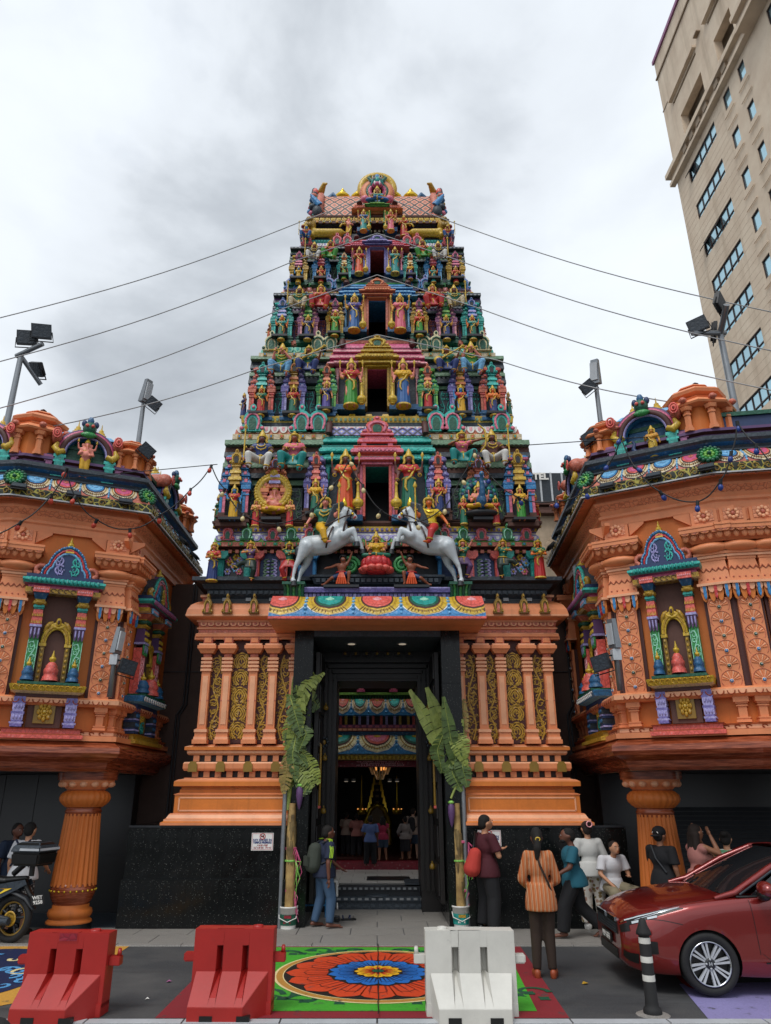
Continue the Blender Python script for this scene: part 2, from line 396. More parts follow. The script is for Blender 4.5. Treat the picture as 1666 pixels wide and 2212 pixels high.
for i in range(40):
 cx,cy = c0.x+rnd.uniform(-.1,.95),c0.y+rnd.uniform(-1.1,1.1)
 if ((cx-c0.x)/1.0)**2+((cy-c0.y)/1.4)**2 < .9:gstrip(mb,curl(cx,cy,rnd.uniform(.08,.18),rnd.uniform(0,6),.8,1),.06,.010+.0001*i,'rp_lblue' if i % 4 else 'rp_cream')
mb.build('swirl',art2,kind='stuff')
art3 = thing('road_painting','plain lilac painted patch of road under the red car','road painting')
mb = MB();flat(mb,[g(1534,2206),g(1800,2206),g(1800,2120),g(1467,2126)],.004,'rp_purple');mb.build('lilac_field',art3)
# ============================================================ shared ornament builders
def kudu(mb,x,y,z,w,h,ka='pink',kb='lpink',kc='charcoal',th=.06):
 half = [(.5,0),(.56,.1),(.47,.2),(.38,.24),(.36,.34),(.42,.46),(.36,.6),(.22,.7),(.1,.75),(.15,.86),(.1,.95),(0,1.0)]
 pts = [(x+a*w,z+b*h) for a,b in half]+[(x-a*w,z+b*h) for a,b in half[-2::-1]]
 mb.prism(pts,y,y+th,ka)
 arch = [(.13,.04),(.17,.2),(.17,.34),(.1,.46),(0,.5)]
 p2 = [(x+a*w,z+b*h) for a,b in arch]+[(x-a*w,z+b*h) for a,b in arch[-2::-1]]
 mb.prism(p2,y-.012,y,kc)
 rim = [(x+a*w*1.75,y-.014,z+b*h*1.25) for a,b in arch]+[(x-a*w*1.75,y-.014,z+b*h*1.25) for a,b in arch[-2::-1]]
 mb.strip(rim,w*.11,kb,.02)
 for s_ in (-1,1):mb.ell((x+s_*w*.46,y-.01,z+h*.1),(w*.1,.02,h*.07),kb,6,4)
 mb.ell((x,y-.01,z+h*.87),(w*.08,.02,h*.06),kb,6,4)
def finial(mb,x,y,z,h,key='bgold',n=10):
 mb.lathe([(.2*h,0),(.26*h,.04*h),(.16*h,.1*h),(.3*h,.2*h),(.36*h,.32*h),(.3*h,.44*h),(.14*h,.5*h),(.2*h,.56*h),(.12*h,.62*h),(.15*h,.7*h),(.06*h,.78*h),(.07*h,.86*h),(.005,1.0*h)],(x,y,z),n,key)
def cshape(z0,z1,o,deep=.0):
 h = z1-z0
 return [(0,z0),(o*.7,z0),(o,z0+.1*h),(o,z0+.4*h),(o*.84,z0+.46*h),(o*.8,z0+.6*h),(o*.5,z0+.68*h),(o*.45,z0+.9*h),(o*.56,z0+.92*h),(o*.56,z1),(0,z1)]
def dentils(mb,x0,x1,y,z0,z1,step,key,d=.04,fill=.5):
 n = max(1,int((x1-x0)/step));st = (x1-x0)/n
 for i in range(n):mb.box(x0+st*(i+.5-fill/2),x0+st*(i+.5+fill/2),y-d,y,z0,z1,key)
def petalrow(mb,x0,x1,y,z0,z1,step,key,key2=None,d=.02):
 n = max(1,int((x1-x0)/step));st = (x1-x0)/n;h = z1-z0
 for i in range(n):
  c = x0+st*(i+.5);ww = st*.42
  pts = [(c-ww,z1),(c-ww,z0+.45*h),(c-ww*.6,z0+.12*h),(c,z0),(c+ww*.6,z0+.12*h),(c+ww,z0+.45*h),(c+ww,z1)]
  mb.prism(pts,y-d,y,key)
  if key2:
   mb.prism([(c-ww*.45,z1-.1*h),(c-ww*.4,z0+.45*h),(c,z0+.25*h),(c+ww*.4,z0+.45*h),(c+ww*.45,z1-.1*h)],y-d-.006,y-d,key2)
def vine(mb,x,y,z,w,h,n,key,th=.012,flip=1,wd=.075):
 m = 10*n
 mb.strip([(x+flip*.24*w*math.sin(PI*n*i/m),y,z+h*i/m) for i in range(m+1)],w*wd*1.1,key,th)
 for k in range(n):
  sd_ = flip*(1 if k % 2 == 0 else -1);cx,cz = x-sd_*.08*w,z+h*(k+.5)/n;rr = min(.33*w,.46*h/n)
  for turn,sc_ in ((1,1),(-1,.72)):
   pts = [(cx-sd_*.02*w+sd_*-1*rr*sc_*(1-.8*i/14)*math.cos(turn*(2.2*PI*i/14)+.5),y,cz+turn*.18*h/n+rr*sc_*(1-.8*i/14)*math.sin(turn*(2.2*PI*i/14)+.5)) for i in range(15)]
   mb.strip(pts,[w*wd*(1-.5*i/15) for i in range(15)],key,th)
  for q in range(6):
   a = q*1.05+k;px,pz = cx+rr*1.05*math.cos(a),cz+rr*1.05*math.sin(a)
   if abs(px-x) < .46*w:mb.strip([(px,y,pz),(px+.09*w*math.cos(a+.6),y,pz+.09*w*math.sin(a+.6))],[w*wd*1.5,w*.02],key,th)
def lotuspanel(mb,x,y,z,w,h,n,key,th=.012):
 for k in range(n):
  cz = z+h*(k+.5)/n;rr = min(.42*w,.46*h/n)
  for sc_ in (1.0,.72,.42):
   pts = [(x+rr*sc_*math.sin(a)*(1-.25*max(0,math.cos(a))),y,cz-rr*.1+rr*sc_*(-math.cos(a))*-1*(1.15 if math.cos(a) > .8 else 1)) for a in [-2.7+5.4*i/18 for i in range(19)]]
   mb.strip(pts,w*.09,key,th)
  for s_ in (-1,1):
   mb.strip([(x+s_*rr*.15,y,cz-rr*.9),(x+s_*rr*.6,y,cz-rr*.75),(x+s_*rr*.95,y,cz-rr*.95)],[w*.1,w*.09,w*.02],key,th)
   mb.strip([(x+s_*rr*.2,y,cz+rr*.95),(x+s_*rr*.75,y,cz+rr*.8),(x+s_*rr*1.0,y,cz+rr*.5)],[w*.03,w*.1,w*.02],key,th)
  mb.strip([(x,y,cz-rr*.3),(x,y,cz+rr*.35)],[w*.02,w*.1],key,th)
def dot(mb,x,y,z,r,key):mb.ell((x,y,z),(r,.012,r),key,8,4)
# ============================================================ the tower
GY = 12.79
TW = thing('gopuram_tower','tall stepped temple gate tower covered in painted figures and pavilions above the doorway','temple tower',(0,0,0))
DY = 0.52
def wpath(hw,yf,yb=15.5):return [(-hw,yb),(-hw,yf),(hw,yf),(hw,yb)]
def pav_mesh(w,h,d,c):
 """niche pavilion: centred on x, front plane y=0, stands on z=0; returns list of (name, mesh) pieces"""
 body,roof,top,mid,mid2 = c
 a = MB();hw = w/2
 p = lambda k,y0=.0:[(-hw*k,d),(-hw*k,y0),(hw*k,y0),(hw*k,d)]
 a.sweep([(0,0),(.05*w,0),(.05*w,.03*h),(.02*w,.035*h),(.02*w,.055*h),(.06*w,.06*h),(.06*w,.085*h),(0,.09*h)],p(1),[body]*7)
 a.box(-hw*.96,hw*.96,.3*w,d,.08*h,.56*h,'charcoal')
 z = .5*h
 for k,(ww,hh) in enumerate(((1.0,.085),(.86,.075),(.7,.065))):
  a.box(-hw*ww*.9,hw*ww*.9,.02*w+.05*w*k,d,z,z+hh*h*1.35,roof)
  a.sweep([(q[0],q[1]) for q in cshape(z+.01*h,z+hh*h,.075*w)],p(ww*.93,.03*w+.05*w*k),[roof,roof,roof,top,roof,roof,roof,body])
  dentils(a,-hw*ww*.85,hw*ww*.85,.02*w+.05*w*k,z+hh*h*1.02,z+hh*h*1.3,w*.09,body,.02*w)
  for s_ in (-1,1):a.box(s_*hw*ww*.72-.1*hw,s_*hw*ww*.72+.1*hw,-.06*w+.05*w*k,.0,z+hh*h*.45,z+hh*h*.95,top)
  z += hh*h*1.42
 a.box(-hw*.5,hw*.5,.16*w,d,z,z+.03*h,body)
 z += .02*h;t = .96*h-z
 a.sweep([(0,z),(.12*w,z+.02*h),(.17*w,z+.3*t),(.17*w,z+.55*t),(.1*w,z+.85*t),(0,z+.93*t)],[(-hw*.44,d),(-hw*.44,.2*w),(hw*.44,.2*w),(hw*.44,d)],[roof,top,top,roof,roof],smooth=True)
 a.box(-hw*.5,hw*.5,.18*w,d,z+.9*t,z+1.0*t,top)
 pcs = [('pavilion',a.mesh('pavilion'))]
 b = MB()
 for ww,y0,z0,z1,kk in ((.34,-.12,.5,.56,mid),(.44,-.16,.555,.6,mid2),(.3,-.1,.6,.66,mid),(.38,-.12,.655,.7,mid2),(.24,-.06,.7,.76,mid),(.32,-.08,.755,.79,mid)):
  b.box(-hw*ww,hw*ww,y0*w,.3*w,z0*h,z1*h,kk,.01,.01)
 kudu(b,0,-.1*w,.79*h,.42*w,.21*h,mid,mid2,'charcoal',.08*w)
 pcs.append(('gable',b.mesh('gable')))
 q = MB()
 for s_,kk in ((-.05,roof),(.05,top)):q.box(s_*w-.045*w,s_*w+.045*w,-.02*w,.06*w,.1*h,.44*h,kk)
 q.box(-.11*w,.11*w,-.05*w,.09*w,.085*h,.125*h,body);q.box(-.11*w,.11*w,-.05*w,.09*w,.36*h,.38*h,roof);q.box(-.12*w,.12*w,-.05*w,.09*w,.41*h,.44*h,top);q.box(-.16*w,.16*w,-.08*w,.1*w,.44*h,.5*h,roof,0,0)
 pcs.append(('pillar',q.mesh('pillar')))
 f = MB()
 for s_ in (-.16,0,.16):finial(f,s_*w,.4*w,.95*h,.1*h,'gold',7)
 pcs.append(('finial',f.mesh('finial')))
 return pcs
def put_pav(pcs,x,y,z):
 o = put(pcs[0][1],'pavilion',TW,(x,y,z))
 put(pcs[1][1],'gable',o);put(pcs[3][1],'finial',o)
 w = max(v.co.x for v in pcs[2][1].vertices)/.16
 for s_ in (-1,1):put(pcs[2][1],'pillar',o,(s_*.38*w,0,0))
 return o
TIERS = [
 dict(vb=1130,Y=12.55,hw=340,ht=313,door=(25.5,1015,1121),bay=(904,119,103),A=('teal','tealb','lattice'),B=('coral','pink'),vt=955,band=('sage','umber'),
  pav=((313,66,972,1128,('umber','blue','pink','ochre','gold')),(225,58,985,1128,('umber','peach','salmon','salmon','lilac')),(135,50,977,1116,('umber','purple','lilac','salmon','coral'))),scroll=('sage',269,180,26)),
 dict(vb=904,Y=12.95,hw=280,ht=256,door=(21.5,806,885),bay=(727,96,75),A=('rose','lpink','rose'),B=('ochre','gold'),vt=775,band=('sage','slate'),
  pav=((253,56,784,902,('dblue','salmon','coral','teal','tealb')),(183,52,781,902,('dblue','purple','lilac','ochre','peach')),(111,44,787,893,('dblue','green','lime','salmon','peach'))),scroll=('tealb',217,149,21)),
 dict(vb=739,Y=13.25,hw=228,ht=208,door=(18.5,659,720),bay=(602,76,66),A=('blue','lblue','blue'),B=('salmon','peach'),vt=640,band=('slate','plum'),
  pav=((208,47,645,738,('dgreen','teal','tealb','blue','lilac')),(151,45,646,738,('dgreen','mauve','lpink','green','lime')),(92,38,646,731,('dgreen','ochre','gold','mauve','pink'))),scroll=('salmon',180,122,18)),
 dict(vb=615,Y=13.5,hw=190,ht=171,door=(15,550.5,598),bay=(509,59,44),A=('coral','pink','coral'),B=('purple','lilac'),vt=541,band=('slate','sage'),
  pav=((171,40,545,614,('dgreen','ochre','gold','mauve','pink')),(122,38,540,614,('dgreen','blue','lblue','coral','pink')),(72,31,547,607,('dgreen','teal','tealb','peach','cream'))),scroll=('sage',147,97,14)),
 dict(vb=517,Y=13.7,hw=156,ht=154,door=(14,468.6,505.5),bay=(437,45,38),A=('peach','salmon','salmon'),B=('green','lime'),vt=482,band=('plum','plum'),pav=(),scroll=None),
]
def latticemat(name,c1,c2,c3,scl):
 m,t,b = newmat(name)
 tcn = t.nodes.new('ShaderNodeTexCoord');mpn = t.nodes.new('ShaderNodeMapping');mpn.inputs['Rotation'].default_value = (0,R(45),0);mpn.inputs['Scale'].default_value = (scl,scl,scl)
 ln(t,tcn.outputs['Object'],mpn.inputs[0]);sp = t.nodes.new('ShaderNodeSeparateXYZ');ln(t,mpn.outputs[0],sp.inputs[0])
 fr = []
 for ax in ('X','Z'):
  f = t.nodes.new('ShaderNodeMath');f.operation = 'PINGPONG';f.inputs[1].default_value = .5;ln(t,sp.outputs[ax],f.inputs[0]);fr.append(f.outputs[0])
 mn = t.nodes.new('ShaderNodeMath');mn.operation = 'MINIMUM';ln(t,fr[0],mn.inputs[0]);ln(t,fr[1],mn.inputs[1])
 c = ramp(t,mn.outputs[0],(0,lin('2a2226')),(.1,lin('2a2226')),(.12,c2),(.24,c2),(.26,c1),(.4,c1),(.42,c3))
 ln(t,c,b.inputs['Base Color']);b.inputs['Roughness'].default_value = .45;return m
SPECIAL['lattice'] = lambda:latticemat('lattice',lin('8f8fc4'),lin('5b62a0'),lin('e0c860'),7.0)
SPECIAL['diamond'] = lambda:latticemat('diamond',lin('c45a3c'),lin('e0a284'),lin('3a9088'),5.2)
EYES = []
def tier(T,nxt):
 Y = T['Y']+DY;zb = Zat(T['vb'],Y);zt = Zat(T['vt'],Y);hw = Xat(815+T['hw'],T['vb'],Y);yb = 15.6-(Y-13.07)*.1
 du,v0,v1 = T['door'];xd = Xat(815+du,v1,Y);zd0,zd1 = Zat(v1,Y-.1),Zat(v0,Y)
 ztop = zt+(.5 if nxt else .06);T['z0'] = zb;A0,A1,A2 = T['A'];B0,B1 = T['B'];s1,s2 = T['band']
 zm = zb+(zt-zb)*.42
 a = MB()
 for s_ in (-1,1):
  ht = Xat(815+T['ht'],T['vt'],Y)-.3;q = [(s_*xd,zb-.25),(s_*hw,zb-.25),(s_*(hw*.25+ht*.75),zt),(s_*ht,ztop),(s_*xd,ztop)]
  a.prism(q if s_ > 0 else q[::-1],Y,yb,'dslate')
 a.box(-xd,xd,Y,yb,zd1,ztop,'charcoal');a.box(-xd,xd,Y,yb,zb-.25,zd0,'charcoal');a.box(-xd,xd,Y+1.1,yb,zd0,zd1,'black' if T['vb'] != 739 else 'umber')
 a.build('storey_wall',TW)
 for s_ in (-1,1):
  a = MB();x0,x1 = sorted((s_*Xat(815+T['bay'][1]*.9,T['vb'],Y),s_*hw));n = 8;hh = (zt-zm)/n
  for k in range(n):
   o = (.05,.12,.07,.16)[k % 4];a.box(x0,x1,Y-o-(.1 if k < 3 else 0),Y+.01,zm+hh*k,zm+hh*(k+.86),(s1,'dslate',s2,s1)[k % 4],0,.02)
   if k % 4 == 3:dentils(a,x0,x1,Y-o,zm+hh*(k-.2),zm+hh*k,.09,'lgrey' if s1 == 'slate' else 'sage',.03)
  a.box(x0,x1,Y-.12,Y+.01,zb-.02,zb+.1*(zt-zb),s2);a.build('banding',TW)
 a = MB();a.sweep([(0,zb-.1),(.06,zb-.1),(.1,zb-.04),(.1,zb),(0,zb)],wpath(hw+.02,Y-.02,yb),T['pav'][0][4][0] if T['pav'] else 'plum');a.build('ledge',TW)
 for off,wpx,vt,vb,c in T['pav']:
  yp = Y-.34;zz = Zat(vb,yp);w = 2*Xat(815+wpx/2,vb,yp);h = Zat(vt,yp)-zz;pcs = pav_mesh(w,h,.5,c)
  for s_ in (-1,1):put_pav(pcs,s_*Xat(815+off,vb,yp),yp,zz)
  a = MB();a.box(-w*.36,w*.36,-.3,.02,-.05,0,'charcoal');a.box(-w*.5,w*.5,-.14,.02,-.12,-.05,c[0]);me = a.mesh('plinth')
  for s_ in (-1,1):put(me,'plinth',TW,(s_*Xat(815+off,vb,yp),yp,zz))
 if T['scroll']:
  key,o1,o2,wpx = T['scroll']
  for s_ in (-1,1):
   for off in (o1,o2):
    a = MB();w = 2*Xat(815+wpx*.62,T['vb'],Y);x = s_*Xat(815+off,T['vb'],Y-.13);h = (zm-zb)*.86
    a.box(x-w/2,x+w/2,Y-.13,Y,zb+.03,zb+.05+h,'dslate' if key != 'salmon' else 'plum')
    for q in (-.24,.24):vine(a,x+q*w,Y-.13,zb+.05,w*.52,h*.97,2,key,.02,1 if q < 0 else -1,.14)
    a.build('scroll_panel',TW)
 vtop,bw,rw = T['bay'];yB = Y-.22;ra = lambda f:f*Zat(v0,Y-.05)+(1-f)*Zat(vtop,yB);wx = Xat(815+bw,v0,yB);wr = Xat(815+rw,vtop,yB)
 a = MB()
 for s_ in (-1,1):
  x0,x1 = sorted((s_*xd*1.9,s_*wx*.93));a.box(x0,x1,Y-.06,Y+.02,zb,zd1,'dslate')
  xx = s_*wx*.9
  a.lathe([(.045,0),(.045,.1),(.03,.12),(.03,(zd1-zd0)*.75),(.045,(zd1-zd0)*.78),(.03,(zd1-zd0)*.82),(.055,(zd1-zd0)*.95),(.055,(zd1-zd0))],(xx,Y-.14,zd0),8,A1)
  a.box(s_*xd*1.2 if s_ > 0 else -wx*.95,wx*.95 if s_ > 0 else -xd*1.2,Y-.34,Y,zd0-.12,zd0,'dblue')
 for f0,f1,ww,o,kk in ((1.0,.93,.94,.0,A0),(.92,.8,1.0,.12,A0),(.79,.74,.93,.03,'charcoal'),(.74,.58,.97,.1,A0),(.57,.53,.88,0,'charcoal'),(.53,.4,.92,.08,A0),(.4,.35,.84,0,A1)):
  z0,z1 = ra(f0),ra(f1)
  if o:a.box(-wx*ww*.92,wx*ww*.92,yB+.04,Y+.6,z0,z1,kk);a.sweep(cshape(z0,z1,o),[(-wx*ww,Y+.5),(-wx*ww,yB+.02),(wx*ww,yB+.02),(wx*ww,Y+.5)],[kk,kk,A1,kk,A1,kk,kk,kk])
  else:a.box(-wx*ww,wx*ww,yB+.05,Y+.6,z0,z1,kk)
 petalrow(a,-wx*.95,wx*.95,yB-.06,ra(.72),ra(.66),wx*.1,A1,None,.03);petalrow(a,-wx*.98,wx*.98,yB-.09,ra(.9),ra(.85),wx*.08,A1,None,.03)
 dentils(a,-wx*.85,wx*.85,yB+.05,ra(.4),ra(.375),wx*.06,A1,.05)
 a.build('bay_moulding',TW)
 a = MB();zr0,zr1 = ra(.36),ra(.04);rr = (zr1-zr0)
 prof = [(yB+.42-.42*math.cos(t)*1.02,zr0+rr*math.sin(t)) for t in [PI*i/14 for i in range(15)]]
 vs = [(x,y,z) for x in (-wr,wr) for y,z in prof];n = 15
 a.add(vs,[(i,n+i,n+i+1,i+1) for i in range(n-1)],A2,True)
 a.add(vs,[tuple(range(n)),tuple(range(2*n-1,n-1,-1))],A0);a.box(-wr,wr,yB+.25,yB+.6,zr1-.02,zr1+.07,A1)
 o = a.build('barrel_roof',TW)
 for s_ in (-1,1):
  a = MB();pts = [(s_*wr,yB+.42-.5*math.cos(t),zr0+1.18*rr*math.sin(t)) for t in [PI*i/12 for i in range(13)]]
  a.tube(pts,.07,6,'maroon');a.ell((s_*wr,yB+.42,zr0+rr*.5),(.05,.36,rr*.55),'plum',8,6);a.ell((s_*(wr+.03),yB+.36,zr0+rr*1.25),(.09,.12,.13),'dgreen',8,6);a.build('roof_end',o)
 a = MB();nk = max(5,int(wr*2/.3))
 for i in range(nk):
  x = -wr*.9+1.8*wr*i/(nk-1)
  if nxt and nxt['vb'] == 904:a.cbox(x,yB+.4,zr1+.06,zr1+.2,.2,.16,'gold',.02,.02);a.cbox(x,yB+.4,zr1+.2,zr1+.24,.12,.12,'gold');a.cbox(x,yB+.4,zr1+.24,zr1+.34,.17,.14,'gold',.03,.03)
  else:finial(a,x,yB+.42,zr1+.06,.24,'bgold',8)
 a.build('finial_row',o,kind='stuff')
 yN = yB-.1;rb = lambda f:f*Zat(v0,Y-.02)+(1-f)*Zat(vtop,yN);nx = Xat(815+bw*.37,v0,yN);a = MB()
 for s_ in (-1,1):
  for q,kk in ((0,B0),(1,B1),(2,B0)):
   x = s_*(xd+.025+.055*q);a.box(x-.025,x+.025,Y-.25+.03*q,Y,zd0,zd1+.02,kk)
 for f0,f1,ww,o,kk in ((1.0,.95,.8,.0,B1),(.95,.82,.92,.08,B0),(.81,.63,1.0,.12,B0),(.63,.55,.7,0,'charcoal'),(.55,.44,.84,.06,B0),(.44,.38,.64,0,B1),(.38,.31,.74,.04,B0)):
  z0,z1 = rb(f0),rb(f1);a.box(-nx*ww*.96,nx*ww*.96,yN+.03,Y,z0,z1,kk)
  if o:a.sweep(cshape(z0,z1,o),[(-nx*ww,Y),(-nx*ww,yN+.02),(nx*ww,yN+.02),(nx*ww,Y)],[B0,B0,B1,B0,B1,B0,B0,B0])
  elif kk == 'charcoal':
   for s_ in (-1,1):a.box(s_*nx*.66-.05,s_*nx*.66+.05,yN,yN+.05,z0,z1,B1)
 petalrow(a,-nx*.96,nx*.96,yN-.1,rb(.79),rb(.71),nx*.19,B1,None,.03);dentils(a,-nx*.75,nx*.75,yN-.03,rb(.5),rb(.47),nx*.1,B1,.02)
 o = a.build('doorway_frame',TW)
 a = MB();kudu(a,0,yN,rb(.32),nx*1.35,rb(-.06)-rb(.32),B0,B1,'dgreen',.12);a.build('gable',o)
CORN = [
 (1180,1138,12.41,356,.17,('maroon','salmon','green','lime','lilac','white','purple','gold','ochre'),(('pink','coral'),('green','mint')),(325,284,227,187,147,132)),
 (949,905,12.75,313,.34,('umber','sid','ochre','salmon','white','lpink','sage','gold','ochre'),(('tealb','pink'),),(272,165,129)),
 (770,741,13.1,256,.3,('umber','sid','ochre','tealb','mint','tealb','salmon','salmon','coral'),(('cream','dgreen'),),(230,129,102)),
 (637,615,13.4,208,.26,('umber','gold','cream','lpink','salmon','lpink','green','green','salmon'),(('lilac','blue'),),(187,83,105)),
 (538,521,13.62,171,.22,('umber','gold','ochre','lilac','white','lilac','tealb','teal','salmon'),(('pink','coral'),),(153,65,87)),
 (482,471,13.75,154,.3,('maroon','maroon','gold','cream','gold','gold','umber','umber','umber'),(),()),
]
def cornice(i):
 v0,v1,Y,hwp,o,ks,kp,offs = CORN[i];Y += DY;yl = Y-o;z0,z1 = Zat(v0,yl),Zat(v1,Y-.1);h = z1-z0;hw = Xat(815+hwp,v0,yl)-o;yb = 15.6-(Y-13.07)*.1
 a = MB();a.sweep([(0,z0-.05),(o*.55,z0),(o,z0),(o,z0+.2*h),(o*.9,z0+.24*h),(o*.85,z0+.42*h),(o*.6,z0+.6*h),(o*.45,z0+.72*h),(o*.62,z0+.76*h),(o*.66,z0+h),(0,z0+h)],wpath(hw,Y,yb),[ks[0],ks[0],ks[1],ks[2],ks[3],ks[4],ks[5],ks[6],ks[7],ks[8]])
 a.box(-hw,hw,Y,yb,z0-.05,z0+h,'dslate')
 st = .13 if i < 3 else .1
 petalrow(a,-hw-o*.8,hw+o*.8,Y-o*.87,z0+.25*h,z0+.5*h,st*1.3,ks[4],ks[5],.03)
 n = int(2*(hw+o*.9)/(st*1.6))
 for k in range(n):
  x = -hw-o*.9+2*(hw+o*.9)*(k+.5)/n;a.box(x-st*.3,x+st*.3,Y-o-.02,Y-o,z0+.03*h,z0+.17*h,ks[2]);a.box(x-st*.12,x+st*.12,Y-o-.03,Y-o-.02,z0+.06*h,z0+.14*h,('blue','coral','teal')[k % 3])
 dentils(a,-hw-o*.5,hw+o*.5,Y-o*.64,z0+.8*h,z0+.9*h,st*.7,ks[6],.03)
 dentils(a,-hw-o*.3,hw+o*.3,Y-o*.2,z0-.1,z0-.04,st,'sid' if i else 'salmon',.05)
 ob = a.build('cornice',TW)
 for k,off in enumerate(offs):
  for s_ in (-1,1):
   kk = MB();ka,kb_ = kp[k % len(kp)];hk = h*(1.05 if i else .8);kudu(kk,0,0,0,hk*.72,hk,ka,kb_,'dgreen',.08)
   kk.build('gable_ornament',ob,(s_*Xat(815+off,v0,yl-.05),yl-.05,z0+.28*h))
for i in range(len(TIERS)):tier(TIERS[i],TIERS[i+1] if i+1 < len(TIERS) else None)
for i in range(len(CORN)):cornice(i)
yR = 13.78+DY;zr0,zr1 = Zat(474,yR),Zat(431,yR+.6);wr = Xat(815+124,452,yR);a = MB();n = 17;rr = zr1-zr0
prof = [(yR+.75-.75*math.cos(t)*(1.0),zr0+rr*(math.sin(t) if t < PI/2 else math.sin(t))**.8) for t in [PI*i/16 for i in range(17)]]
vs = [(x,y,z) for x in (-wr,wr) for y,z in prof]
a.add(vs,[(i,n+i,n+i+1,i+1) for i in range(n-1)],'diamond',True);a.add(vs,[tuple(range(n)),tuple(range(2*n-1,n-1,-1))],'maroon');a.box(-wr,wr,yR+.55,yR+.95,zr1-.03,zr1+.06,'peach')
for k in range(26):a.cbox(-wr*.97+1.94*wr*k/25,yR+.75,zr1+.06,zr1+.14,.08,.08,'teal',.03,.03)
rf = a.build('crown_roof',TW)
for s_ in (-1,1):
 a = MB();x = s_*wr
 arch = [(yR+.75-.86*math.cos(t),zr0-.1+1.06*rr*math.sin(t)**.85) for t in [PI*i/14 for i in range(15)]]
 a.tube([(x,y,z) for y,z in arch],.1,6,'salmon');a.tube([(x+s_*.12,y,z) for y,z in arch],.07,6,'teal')
 a.add([(x+s_*.02,y,z) for y,z in arch],[tuple(range(15))],'maroon')
 for k in range(9):
  y,z = arch[k+1];key = ('slate','dblue','salmon')[k % 3]
  a.ell((x+s_*.17,y-.05,z),(.1,.09,.085),key,8,6)
 top = arch[7]
 a.ell((x+s_*.15,top[0]-.5,top[1]-.1),(.08,.1,.14),'coral',8,6);a.ell((x+s_*.2,top[0]-.4,top[1]-.0),(.07,.1,.15),'slate',8,6)
 a.tube([(x+s_*.1,top[0]-.3,top[1]-.1),(x-s_*.0,top[0]-.45,top[1]+.02),(x-s_*.08,top[0]-.6,top[1]+.1),(x-s_*.16,top[0]-.62,top[1]+.1)],[.1,.09,.06,.02],8,'ochre')
 a.tube([(x-s_*.12,top[0]-.1,top[1]-.25),(x-s_*.2,top[0]-.15,top[1]-.02),(x-s_*.32,top[0]-.25,top[1]+.05),(x-s_*.38,top[0]-.25,top[1]-.02)],[.14,.13,.1,.04],8,'dblue')
 for k in range(12):a.ell((x+s_*(.2+.06*math.sin(k*2.1)),yR-.1+.06*k,zr0+.1+(top[1]-zr0)*k/12),(.07,.07,.07),('pink','blue','teal','ochre')[k % 4],6,5)
 a.ell((x+s_*.05,yR-.1,zr0+.12),(.15,.16,.2),'slate',8,6);a.tube([(x,yR-.15,zr0+.3),(x+s_*.16,yR-.2,zr0+.5),(x+s_*.22,yR-.2,zr0+.62)],[.1,.06,.02],6,'blue')
 a.build('roof_end',rf)
for u in (740,775,851.5,887.5):
 a = MB();finial(a,0,0,0,1.0,'bgold',16);z = zr1+.03;p = P(u,431,yR+.75);hf = Zat(405,yR+.75)-Zat(431,yR+.75)+.1
 a.build('finial',TW,(p.x,yR+.75,z),scale=(hf*1.15,hf*1.15,hf))
a = MB()
def archp(cx,y,cz,r0,a0,a1,n):return [(cx+r0*math.sin(t),y,cz+r0*math.cos(t)) for t in [a0+(a1-a0)*i/n for i in range(n+1)]]
yA = yR-.14;cz = Zat(418,yA);ra_ = Xat(815+27,418,yA)
a.tube(archp(0,yA,cz,ra_,-2.3,2.3,24),.1,6,'peach',flat=1);a.tube(archp(0,yA-.05,cz,ra_*.78,-2.3,2.3,22),.06,6,'dgreen');a.tube(archp(0,yA-.05,cz,ra_*.62,-2.3,2.3,20),.07,6,'rose')
for p in archp(0,yA,cz,ra_*1.2,-2.2,2.2,26):a.ell(p,(.07,.05,.09),'salmon',6,4)
a.add(archp(0,yA+.04,cz,ra_*.6,-PI,PI,20)[:-1],[tuple(range(20))],'dgreen')
for s_ in (-1,1):a.ell((s_*ra_*.95,yA-.05,cz-ra_*.75),(.12,.1,.1),'pink',8,6)
a.build('flame_arch',TW)
a = MB();zc = Zat(404,yA);a.ell((0,yA-.12,zc),(.17,.16,.16),'teal',10,8)
for s_ in (-1,1):
 a.ell((s_*.08,yA-.26,zc+.05),.05,'white',8,6);a.ell((s_*.08,yA-.3,zc+.05),.025,'black',6,5);a.tube([(s_*.13,yA-.1,zc+.08),(s_*.22,yA-.1,zc+.2),(s_*.15,yA-.1,zc+.28)],[.06,.04,.01],6,'dgreen')
 a.ell((s_*.06,yA-.24,zc-.1),(.03,.03,.07),'white',6,5)
a.ell((0,yA-.18,zc-.12),(.14,.1,.07),'rose',8,6);a.ell((0,yA-.12,zc+.18),(.08,.08,.1),'blue',8,6);a.build('lion_mask',TW)
a = MB();yG = yR+.45;cz = Zat(408,yG);rg = Xat(815+35,408,yG)
pts = archp(0,yG,cz,rg,-PI,PI,32)[:-1];a.tube(pts,.1,8,'gold',True);a.tube([(x,y+.35,z) for x,y,z in pts],.1,8,'gold',True)
for i in range(0,32,1):
 p,q = pts[i],pts[(i+1) % 32];a.add([p,q,(q[0],q[1]+.35,q[2]),(p[0],p[1]+.35,p[2])],[(0,1,2,3)],'ochre')
for k in range(5):t = -1.2+.6*k;a.tube([(.3*math.sin(t),yG+.1,cz+.3*math.cos(t)),(rg*math.sin(t),yG+.1,cz+rg*math.cos(t))],.03,5,'ochre')
a.build('gold_ring',TW)
